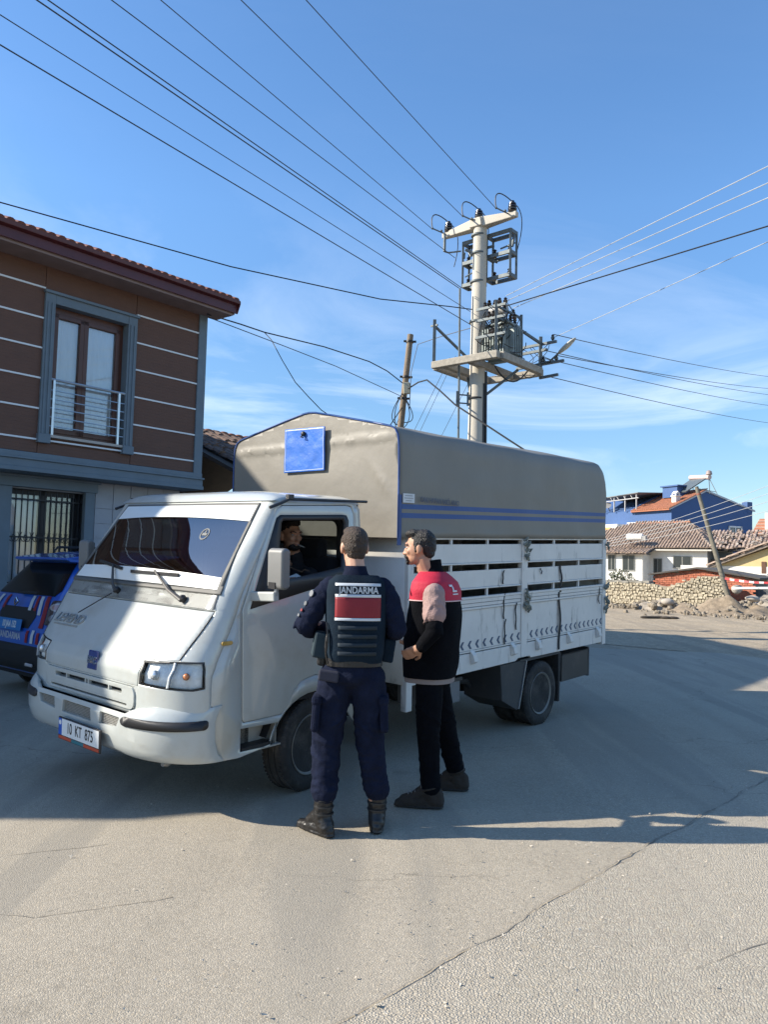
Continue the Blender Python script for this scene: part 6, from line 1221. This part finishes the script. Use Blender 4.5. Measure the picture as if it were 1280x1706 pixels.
blob(b, 'body', skin, OF, .006, 3); face_parts(OF, Lh, Rh, hairb)
h = MB()
for p, r in (((0, -.022, .040), (.081, .096, .085)), ((0, -.050, -.0), (.074, .064, .068)), ((0, -.055, -.042), (.060, .048, .045)), ((0, .03, .092), (.066, .062, .036)), ((.068, .012, .02), (.015, .035, .05)), ((-.068, .012, .02), (.015, .035, .05))): h.ball(Lh(p), r, 14, 10, Rh)
blob(h, 'hair', hairb, OF, .005, 3, .005, .012)
s = MB(); chain(s, [((0, 0, 1.02), (.165, .12, .08)), ((0, 0, 1.30), (.175, .125, .1)), ((0, -.01, 1.43), (.16, .10, .08)), ((0, -.012, 1.50), (.09, .075, .05))])
sl_ = [((-.150, -.01, 1.440), .072), ((-.210, -.015, 1.365), .070), ((-.300, -.02, 1.215), .060), ((-.28, .05, 1.185), .058), ((-.19, .22, 1.17), .046)]; sr_ = [((.150, -.01, 1.440), .072), ((.200, -.015, 1.365), .070), ((.252, -.02, 1.205), .060), ((.23, .06, 1.18), .058), ((.14, .22, 1.18), .046)]
for q_s, sd_s in ((sl_, 3), (sr_, 8)): chain(s, q_s); folds(s, q_s[:3], 11, sd_s, .013); folds(s, q_s[1:3], 5, sd_s+1, .014); folds(s, q_s[2:], 5, sd_s+2, .011)
blob(s, 'shirt', navy, OF, .007, 3, .008, .05)
loft_build('shirt_collar', [(1.50, .088, .085, -.012), (1.545, .070, .068, -.012), (1.575, .062, .060, -.010)], R_o, (-.008, -.005, 0), navy, OF, 2.2, noise_amp=.003, n=32)
vr = [(1.005, .160, .128, 0), (1.06, .172, .146, 0), (1.20, .180, .152, 0), (1.33, .186, .152, 0), (1.43, .186, .140, -.004), (1.485, .172, .112, -.01), (1.52, .125, .085, -.012)]
loft_build('police_vest', vr, R_o, (0, 0, 0), navyv, OF, 3.2, noise_amp=.003)
def vback(off):
    def f(x, z):
        a = lerp([(r[0], r[1]) for r in vr], z); bb_ = lerp([(r[0], r[2]) for r in vr], z); sh = lerp([(r[0], r[3]) for r in vr], z); t = min(.99, abs(x)/a); y = -(bb_*(1-t**3.2)**(1/3.2))+sh-off; return R_o @ Vector((x, y, 0))+Vector((0, 0, z))
    return f
cxv = [-.14+.02*i for i in range(15)]; czv = [1.02+.02*i for i in range(24)]
vw = M('vest_white', (.52, .55, .58), .5, var=.05); vred = M('vest_red', (.20, .005, .013), .6, var=.1)
for z0, z1, mt, nm in ((1.458, 1.474, vw, 'white_band'), (1.392, 1.409, vw, 'white_band'), (1.274, 1.391, vred, 'red_panel'), (1.256, 1.272, vw, 'white_band')): panel2d(nm, mt, OF, [(-.136, z0), (.134, z0), (.134, z1), (-.136, z1)], [], vback(.006), cxv, czv, .003, 40)
text('vest_lettering', 'JANDARMA', .056, Vector(vback(.006)(0, 1.432)), R_o @ Vector((1, 0, 0)), (0, 0, 1), M('reflective_white', (.48, .52, .55), .4), OF, .80, .0012)
for z in (1.215, 1.165, 1.115, 1.065): panel2d('vest_strap', M('vest_webbing', (.008, .018, .028), .8), OF, [(-.115, z-.011), (.115, z-.011), (.115, z+.011), (-.115, z+.011)], [], vback(.007), cxv, (), .006, 40)
loft_build('belt', [(.985, .172, .132, 0), (1.03, .172, .134, 0)], R_o, (-.005, 0, 0), leather, OF, 2.6, noise_amp=.001)
for x, z, d_, nm, mt in ((-.205, 1.10, (.09, .16, .15), 'side_pouch', M('teal_pouch', (.010, .026, .036), .8)), (.205, 1.07, (.07, .11, .14), 'side_pouch', navyv), (-.195, 1.01, (.05, .08, .07), 'holster', leather)):
    m_ = MB(); m_.box(T_((x, .03, 0))+UP*z, d_, R_o @ Matrix.Rotation(.15, 3, 'Y')); m_.build(nm, mt, OF, bevel=.012)
m_ = MB(); m_.tube(bezier(T_((-.165, -.10, 0))+UP*1.20, T_((-.20, -.10, 0))+UP*1.10, T_((-.165, -.10, 0))+UP*1.0, 8), .006, 6); m_.tube(bezier(T_((-.18, -.09, 0))+UP*1.24, T_((-.165, -.13, 0))+UP*1.15, T_((-.18, -.1, 0))+UP*1.06, 8), .005, 6); m_.build('radio_cord', leather, OF, 60, kind='stuff')
for z, q, mt, nm in ((1.405, .020, M('patch_silver', (.15, .16, .175), .6), 'round_patch'), (1.345, .014, M('patch_grey', (.10, .11, .12), .7), 'sleeve_patch'), (1.305, .009, vred, 'flag_patch'), (1.275, .009, M('patch_silver', (.15, .16, .175)), 'sleeve_patch')):
    t = (1.46-z)/.25; c_ = Vector((-.17-.140*t-.062, -.055, z)); m_ = MB(); m_.lathe([(q, 0), (q, .006)], c_, (-.75, -.6, .25), 14); m_.build(nm, mt, OF)
t_ = MB(); chain(t_, [((-.012, 0, 1.01), (.168, .128, .06)), ((-.012, 0, .93), (.182, .135, .09))])
chain(t_, [((-.105, 0, .90), .112), ((-.135, .0, .72), .103), ((-.155, .01, .52), .090), ((-.155, -.02, .33), .080), ((-.155, -.045, .245), .076)]); chain(t_, [((.08, 0, .90), .112), ((.095, .02, .72), .100), ((.108, .03, .52), .086), ((.135, .045, .33), .079), ((.154, .05, .245), .078)])
for q_s, sd_s in (([((-.105, 0, .88), .112), ((-.135, .0, .72), .103), ((-.155, .01, .52), .090), ((-.155, -.02, .33), .080), ((-.155, -.045, .25), .076)], 21), ([((.08, 0, .88), .112), ((.095, .02, .72), .100), ((.108, .03, .52), .086), ((.135, .045, .33), .079), ((.154, .05, .25), .078)], 31)):
    folds(t_, q_s[:2], 6, sd_s, .012, 1.8, .10); folds(t_, q_s[1:3], 7, sd_s+1, .013, 2.0, .08); folds(t_, q_s[2:4], 7, sd_s+2, .013, 2.2, .06); folds(t_, q_s[3:], 7, sd_s+3, .014, 2.6, .02)
blob(t_, 'trousers', navy, OF, .008, 3, .010, .06)
for x, y, z in ((-.215, -.03, .70), (.185, .0, .70)):
    m_ = MB(); m_.box((x, y, z), (.05, .17, .20), Matrix.Rotation(.06 if x < 0 else -.06, 3, 'Y')); m_.box((x-.004*(1 if x > 0 else -1), y, z+.085), (.062, .18, .06)); m_.build('cargo_pocket', navy, OF, bevel=.02)
m_ = MB(); m_.box((-.145, -.115, .93), (.12, .03, .065), Matrix.Rotation(.12, 3, 'Y')); m_.build('pocket_flap', M('navy_light', (.018, .020, .036), .85), OF, bevel=.01)
for A, fd in ((LL, (-.72, .69)), (RL, (.05, 1))):
    m_ = MB(); boot(m_, A[2], fd, .285, .25); bo_o = blob(m_, 'boot', leather, OF, .006, 3, .008, .03)
    m_ = MB(); 
    for z in (.13, .17, .21): m_.lathe([(.050, -.004), (.060, -.004), (.060, .004), (.050, .004)], (A[2][0], A[2][1], z), (.03, 0, 1), 16)
    m_.build('boot_strap', M('boot_strap', (.02, .02, .02), .5), bo_o, 40, kind='stuff')
# --- man in the red and black vest
MN = root('person', 'person with dark hair and moustache in a red and black vest beside the truck', 'person', Matrix.Translation((.36, 5.33, 0)), 'people standing beside the truck')
fm_ = Vector((-.90, .42, 0)); R_m = rot_between(fm_); fh_ = (-.975, .22); W_ = lambda x, y, z: Vector((x-.36, y-5.33, z))
b = MB(); Lh, Rh = head(b, W_(.252, 5.30, 1.705), fh_, -.05)
chain(b, [(W_(.275, 5.305, 1.63), .060), (W_(.30, 5.315, 1.56), .064), (W_(.335, 5.325, 1.48), .08)])
chain(b, [(W_(.36, 5.33, .98), (.12, .13, .10)), (W_(.36, 5.33, 1.15), (.12, .13, .1)), (W_(.355, 5.33, 1.40), (.11, .14, .08))])
mA = [W_(.345, 5.145, 1.43), W_(.350, 5.070, 1.16), W_(.262, 5.10, 1.045)]; mB_ = [W_(.38, 5.52, 1.445), W_(.36, 5.58, 1.17), W_(.20, 5.46, 1.06)]
for A in (mA, mB_): chain(b, [(A[0], .030), (A[1], .040), (A[2], .029)])
hand(b, mA[2], (-.75, .35, -.45), (.1, .8, .3), .55, 1); hand(b, mB_[2], (-.3, -.85, -.2), (.3, .2, .8), .6, -1)
mL = [W_(.335, 5.25, .90), W_(.328, 5.19, .48), W_(.350, 5.16, .10)]; mR = [W_(.375, 5.42, .90), W_(.462, 5.47, .49), W_(.560, 5.57, .10)]
for A, fd in ((mL, (-1, .15)), (mR, (-.92, .05))): chain(b, [(A[0], .085), (A[1], .055), (A[2], .036), (A[2]+Vector((fd[0]*.05, fd[1]*.05, -.06)), .028)])
blob(b, 'body', skin2, MN, .006, 3); face_parts(MN, Lh, Rh, hairk)
h = MB()
for p, r in (((0, -.025, .050), (.081, .094, .078)), ((0, -.055, .01), (.073, .062, .070)), ((0, -.062, -.035), (.056, .044, .040)), ((0, .035, .098), (.064, .060, .034)), ((.068, -.004, .03), (.016, .036, .045)), ((-.068, -.004, .03), (.016, .036, .045)), ((.072, .016, -.005), (.009, .012, .030)), ((-.072, .016, -.005), (.009, .012, .03))): h.ball(Lh(p), r, 14, 10, Rh)
blob(h, 'hair', hairk, MN, .005, 2, .012, .022)
m_ = MB(); chain(m_, [(Lh((-.030, .090, -.060)), .008), (Lh((-.012, .101, -.053)), .009), (Lh((.012, .101, -.053)), .009), (Lh((.030, .090, -.060)), .008)]); chain(m_, [(Lh((.033, .088, -.066)), .006), (Lh((.026, .082, -.090)), .009), (Lh((0, .084, -.100)), .014), (Lh((-.026, .082, -.09)), .009), (Lh((-.033, .088, -.066)), .006)])
blob(m_, 'moustache', hairk, MN, .004, 2, .006, .01)
# vest: black lower body, red yoke
c_m = Vector((0, 0, 0))
vb = [(.832, .196, .172, .02), (.95, .204, .178, .012), (1.10, .212, .180, .0), (1.25, .220, .174, -.008), (1.36, .226, .160, -.012)]
vy = [(1.352, .230, .163, -.012), (1.42, .240, .152, -.013), (1.475, .232, .130, -.008), (1.515, .175, .102, .0), (1.545, .110, .084, .012)]
loft_build('vest', vb, R_m, c_m, blackc, MN, 2.5, noise_amp=.010); loft_build('vest_yoke', vy, R_m, c_m, M('yoke_red', (.44, .010, .038), .75, var=.08, bump=.2, bscale=90), MN, 2.5, noise_amp=.004)
m_ = MB(); m_.tube(loft([(1.352, .233, .166, -.012), (1.353, .233, .166, -.012)], R_m, c_m, 2.5, 48, 0, 0, 1)[0], .004, 6); m_.build('yoke_piping', M('piping_pale', (.55, .40, .40), .6), MN, 60)
m_ = MB(); rows = loft([(1.525, .100, .085, .015), (1.57, .082, .078, .030), (1.615, .078, .076, .036)], R_m, c_m, 2.2, 32, .003, 2); 
m_.grid([[p+Vector((0, 0, .028*max(0, (R_m.transposed() @ Vector((p.x, p.y, 0))).y*-9+.3)*(i/len(rows)))) for p in r] for i, r in enumerate(rows)]); co = m_.build('collar', blackc, MN, 60); so = co.modifiers.new('solid', 'SOLIDIFY'); so.thickness = .012
# white printing on the back of the yoke
for dx, z, w_, hh in ((-.02, 1.455, .045, .014), (.0, 1.435, .02, .03), (.02, 1.418, .07, .012), (.025, 1.398, .09, .008)):
    def fy(x, zz, off=.006):
        a = lerp([(r[0], r[1]) for r in vy], zz); bb_ = lerp([(r[0], r[2]) for r in vy], zz); t = min(.98, abs(x)/a); return R_m @ Vector((x, -(bb_*(1-t**2.5)**(1/2.5))-.011-off, 0))+Vector((0, 0, zz))
    x0 = -.06+dx; panel2d('back_print', M('print_white', (.62, .60, .62), .6), MN, [(x0-w_/2, z-hh/2), (x0+w_/2, z-hh/2), (x0+w_/2, z+hh/2), (x0-w_/2, z+hh/2)], [], fy, [-.14+.02*i for i in range(10)], (), .002, 40)
sh_ = M('dusty_pink_shirt', (.31, .205, .19), .8, var=.10, scale=9, bump=.3, bscale=110)
for A, sg in ((mA, 1), (mB_, -1)):
    m_ = MB(); q_s = [(A[0]+Vector((0, -.022*sg, -.032)), .076), (A[0].lerp(A[1], .35)+Vector((0, -.006*sg, 0)), .078), (A[0].lerp(A[1], .60), .081)]; chain(m_, q_s); folds(m_, q_s[1:], 6, 43, .010, 1.5, .10); blob(m_, 'shirt_sleeve', sh_, MN, .007, 3, .006, .05)
    m_ = MB(); q_s = [(A[0].lerp(A[1], .4), .062), (A[1], .056), (A[1].lerp(A[2], .9), .043)]; chain(m_, q_s); folds(m_, q_s, 9, 51, .010); blob(m_, 'under_sleeve', blackc, MN, .007, 3)
m_ = MB(); m_.lathe([(.014, 0), (.014, .004)], W_(.30, 5.078, 1.295), (-.2, -1, 0), 12); m_.build('sleeve_badge', M('badge_ink', (.06, .05, .07), .6), MN)
loft_build('shirt_hem', [(.80, .190, .166, .02), (.845, .190, .166, .02)], R_m, c_m, M('grey_shirt_hem', (.22, .18, .165), .85), MN, 2.4, noise_amp=.008)
t_ = MB(); chain(t_, [(W_(.36, 5.33, .92), (.14, .14, .08)), (W_(.355, 5.33, .84), (.145, .15, .08))]); chain(t_, [(mL[0]-UP*.03+Vector((0, .02, 0)), .098), (W_(.335, 5.22, .70), .094), (W_(.330, 5.19, .48), .078), (W_(.343, 5.17, .28), .068), (W_(.352, 5.16, .135), .068)]); chain(t_, [(mR[0]-UP*.02, .108), (W_(.41, 5.44, .70), .092), (W_(.465, 5.47, .49), .076), (W_(.515, 5.53, .28), .068), (W_(.548, 5.56, .17), .066)])
for q_s, sd_s in (([(mL[0], .098), (W_(.335, 5.22, .70), .094), (W_(.330, 5.19, .48), .078), (W_(.343, 5.17, .28), .068), (W_(.352, 5.16, .15), .067)], 61), ([(mR[0], .108), (W_(.41, 5.44, .70), .092), (W_(.465, 5.47, .49), .076), (W_(.515, 5.53, .28), .068), (W_(.548, 5.56, .17), .066)], 71)): folds(t_, q_s[1:3], 7, sd_s, .012); folds(t_, q_s[2:], 12, sd_s+1, .012, 2.3, .03)
blob(t_, 'trousers', blackc, MN, .008, 3, .008, .06)
for A, fd in ((mL, (-1, .12)), (mR, (-.97, .2))):
    m_ = MB(); boot(m_, A[2], fd, .30, .175, .05); f2 = Vector((*fd, 0)).normalized(); b0 = Vector((A[2].x, A[2].y, 0)); chain(m_, [(b0+f2*.13+UP*.048, .046), (b0+f2*.17+UP*.04, .040)]); chain(m_, [(b0-f2*.05+UP*.09, .040), (b0-f2*.052+UP*.045, .044)]); m_.lathe([(.058, -.012), (.072, 0), (.058, .012)], (A[2].x, A[2].y, .135), (f2.x*.25, f2.y*.25, 1), 16); sho = blob(m_, 'shoe', suede, MN, .006, 3, .006, .03)
    f2 = Vector((*fd, 0)).normalized(); s2 = Vector((f2.y, -f2.x, 0)); b0 = Vector((A[2].x, A[2].y, 0)); m_ = MB()
    chain(m_, [(b0-f2*.05+UP*.013, (.044, .044, .012)), (b0+f2*.08+UP*.013, (.052, .052, .012)), (b0+f2*.195+UP*.014, (.043, .043, .011))]); blob(m_, 'sole', rubber, sho, .006, 2)
    m_ = MB()
    for k in range(5): c0 = b0+f2*(.055+.022*k)+UP*(.125-.0085*k); m_.tube([c0-s2*.028, c0+UP*.006, c0+s2*.028], .0035, 5)
    for sg in (1, -1): c0 = b0+f2*.05+UP*.118; m_.tube([c0+s2*sg*(.03*sin(t_))+UP*(.018*(1-cos(t_)))+f2*.01*sin(t_*.5) for t_ in [k*.5 for k in range(13)]], .003, 5)
    m_.build('lace', M('lace_grey', (.22, .21, .20), .8), sho, 40, kind='stuff')
# --- driver at the window
DR = root('person', 'person sitting at the wheel inside the truck cab, dark clothes, cigarette in mouth', 'person', TM)
b = MB(); hc = Vector((-.46, .36, 1.765)); fd = (.86, -.10); Lh, Rh = head(b, hc, fd)
chain(b, [(hc+Vector((-.01, .02, -.08)), .058), ((-.48, .42, 1.60), .062), ((-.49, .44, 1.52), .08)])
chain(b, [((-.5, .42, 1.10), (.15, .11, .10)), ((-.5, .45, 1.32), (.16, .11, .1)), ((-.5, .45, 1.47), (.15, .085, .07))])
dA = [Vector((-.31, .43, 1.46)), Vector((-.22, .36, 1.34)), Vector((-.17, .18, 1.43))]; dB = [Vector((-.69, .42, 1.46)), Vector((-.72, .24, 1.26)), Vector((-.58, -.02, 1.34))]
for A in (dA, dB): chain(b, [(A[0], .052), (A[1], .042), (A[2], .028)])
hand(b, dA[2], (.15, -.6, .25), (.0, .3, -1), .7, 1); hand(b, dB[2], (.3, -.8, .0), (.3, .2, -.9), 1.0, -1)
for x in (-.40, -.60): chain(b, [((x, .40, 1.10), .08), ((x, .02, 1.12), .06), ((x, -.10, .78), .045), ((x, -.22, .745), .035)])
blob(b, 'body', skin2, DR, .006, 3); face_parts(DR, Lh, Rh, hairk)
h = MB()
for p, r in (((0, -.022, .045), (.080, .094, .080)), ((0, -.055, .0), (.073, .060, .065)), ((0, .03, .094), (.064, .060, .034))): h.ball(Lh(p), r, 14, 10, Rh)
blob(h, 'hair', hairk, DR, .006, 2, .014, .02)
m_ = MB(); m_.ball(Lh((0, .062, -.085)), (.052, .036, .032), 12, 8, Rh); blob(m_, 'beard', hairk, DR, .006, 2, .008, .015)
m_ = MB(); chain(m_, [((-.5, .42, 1.08), (.175, .13, .10)), ((-.5, .45, 1.32), (.185, .13, .1)), ((-.5, .45, 1.47), (.17, .10, .08)), ((-.49, .44, 1.54), (.08, .075, .04)), ((-.475, .415, 1.615), (.072, .070, .035))])
for A in (dA, dB): chain(m_, [(A[0], .072), (A[1], .060), (A[1].lerp(A[2], .5), .050)])
blob(m_, 'sweater', M('dark_sweater', (.014, .014, .018), .9), DR, .010, 4, .02, .06)
m_ = MB()
for x in (-.40, -.60): chain(m_, [((x, .42, 1.09), .095), ((x, .02, 1.13), .075), ((x, -.09, .84), .062)])
blob(m_, 'trousers', blackc, DR, .012, 4, .02, .07)
for x in (-.40, -.60):
    m_ = MB(); chain(m_, [((x, -.10, .74), .045), ((x, -.25, .725), .036)]); blob(m_, 'shoe', leather, DR, .010, 2)
cg = root('cigarette', 'white cigarette between the lips of the person in the cab', 'cigarette', TM)
m_ = MB(); m_.tube([Lh((-.005, .098, -.068)), Lh((-.012, .165, -.085))], .0045, 8); m_.build('paper', M('paper_white', (.72, .72, .70), .7), cg, 40); m_ = MB(); m_.tube([Lh((-.012, .165, -.085)), Lh((-.0125, .170, -.0865))], .0046, 8); m_.build('ash_tip', M('ash', (.2, .19, .18), .9), cg)
rf = MB(); rf.box((-.13, .08, 1.425), (.16, .20, .012), Euler((.2, .45, .3)).to_matrix()); tag(rf.build('red_folder', M('folder_red', (.35, .01, .03), .5), None, bevel=.003), 'red folder held at the open cab window', 'folder'); bpy.data.objects['red_folder'].matrix_world = TM
rf = MB(); rf.box((-.12, .12, 1.445), (.15, .17, .004), Euler((.25, .40, .2)).to_matrix()); o = rf.build('paper_sheet', M('paper_white', (.72, .72, .70), .7), None); tag(o, 'pale paper lying on the red folder in the cab window', 'paper'); o.matrix_world = TM

# lettering: turn every text curve into a mesh of its own
bpy.context.view_layer.update(); dg_ = bpy.context.evaluated_depsgraph_get()
for ob in [x for x in S.objects if x.type == 'FONT']:
    me = bpy.data.meshes.new_from_object(ob.evaluated_get(dg_)); n_ob = bpy.data.objects.new('lettering', me); COL.objects.link(n_ob); n_ob.parent = ob.parent; n_ob.matrix_local = ob.matrix_local.copy(); nm = ob.name.split('.')[0]; bpy.data.objects.remove(ob); n_ob.name = nm
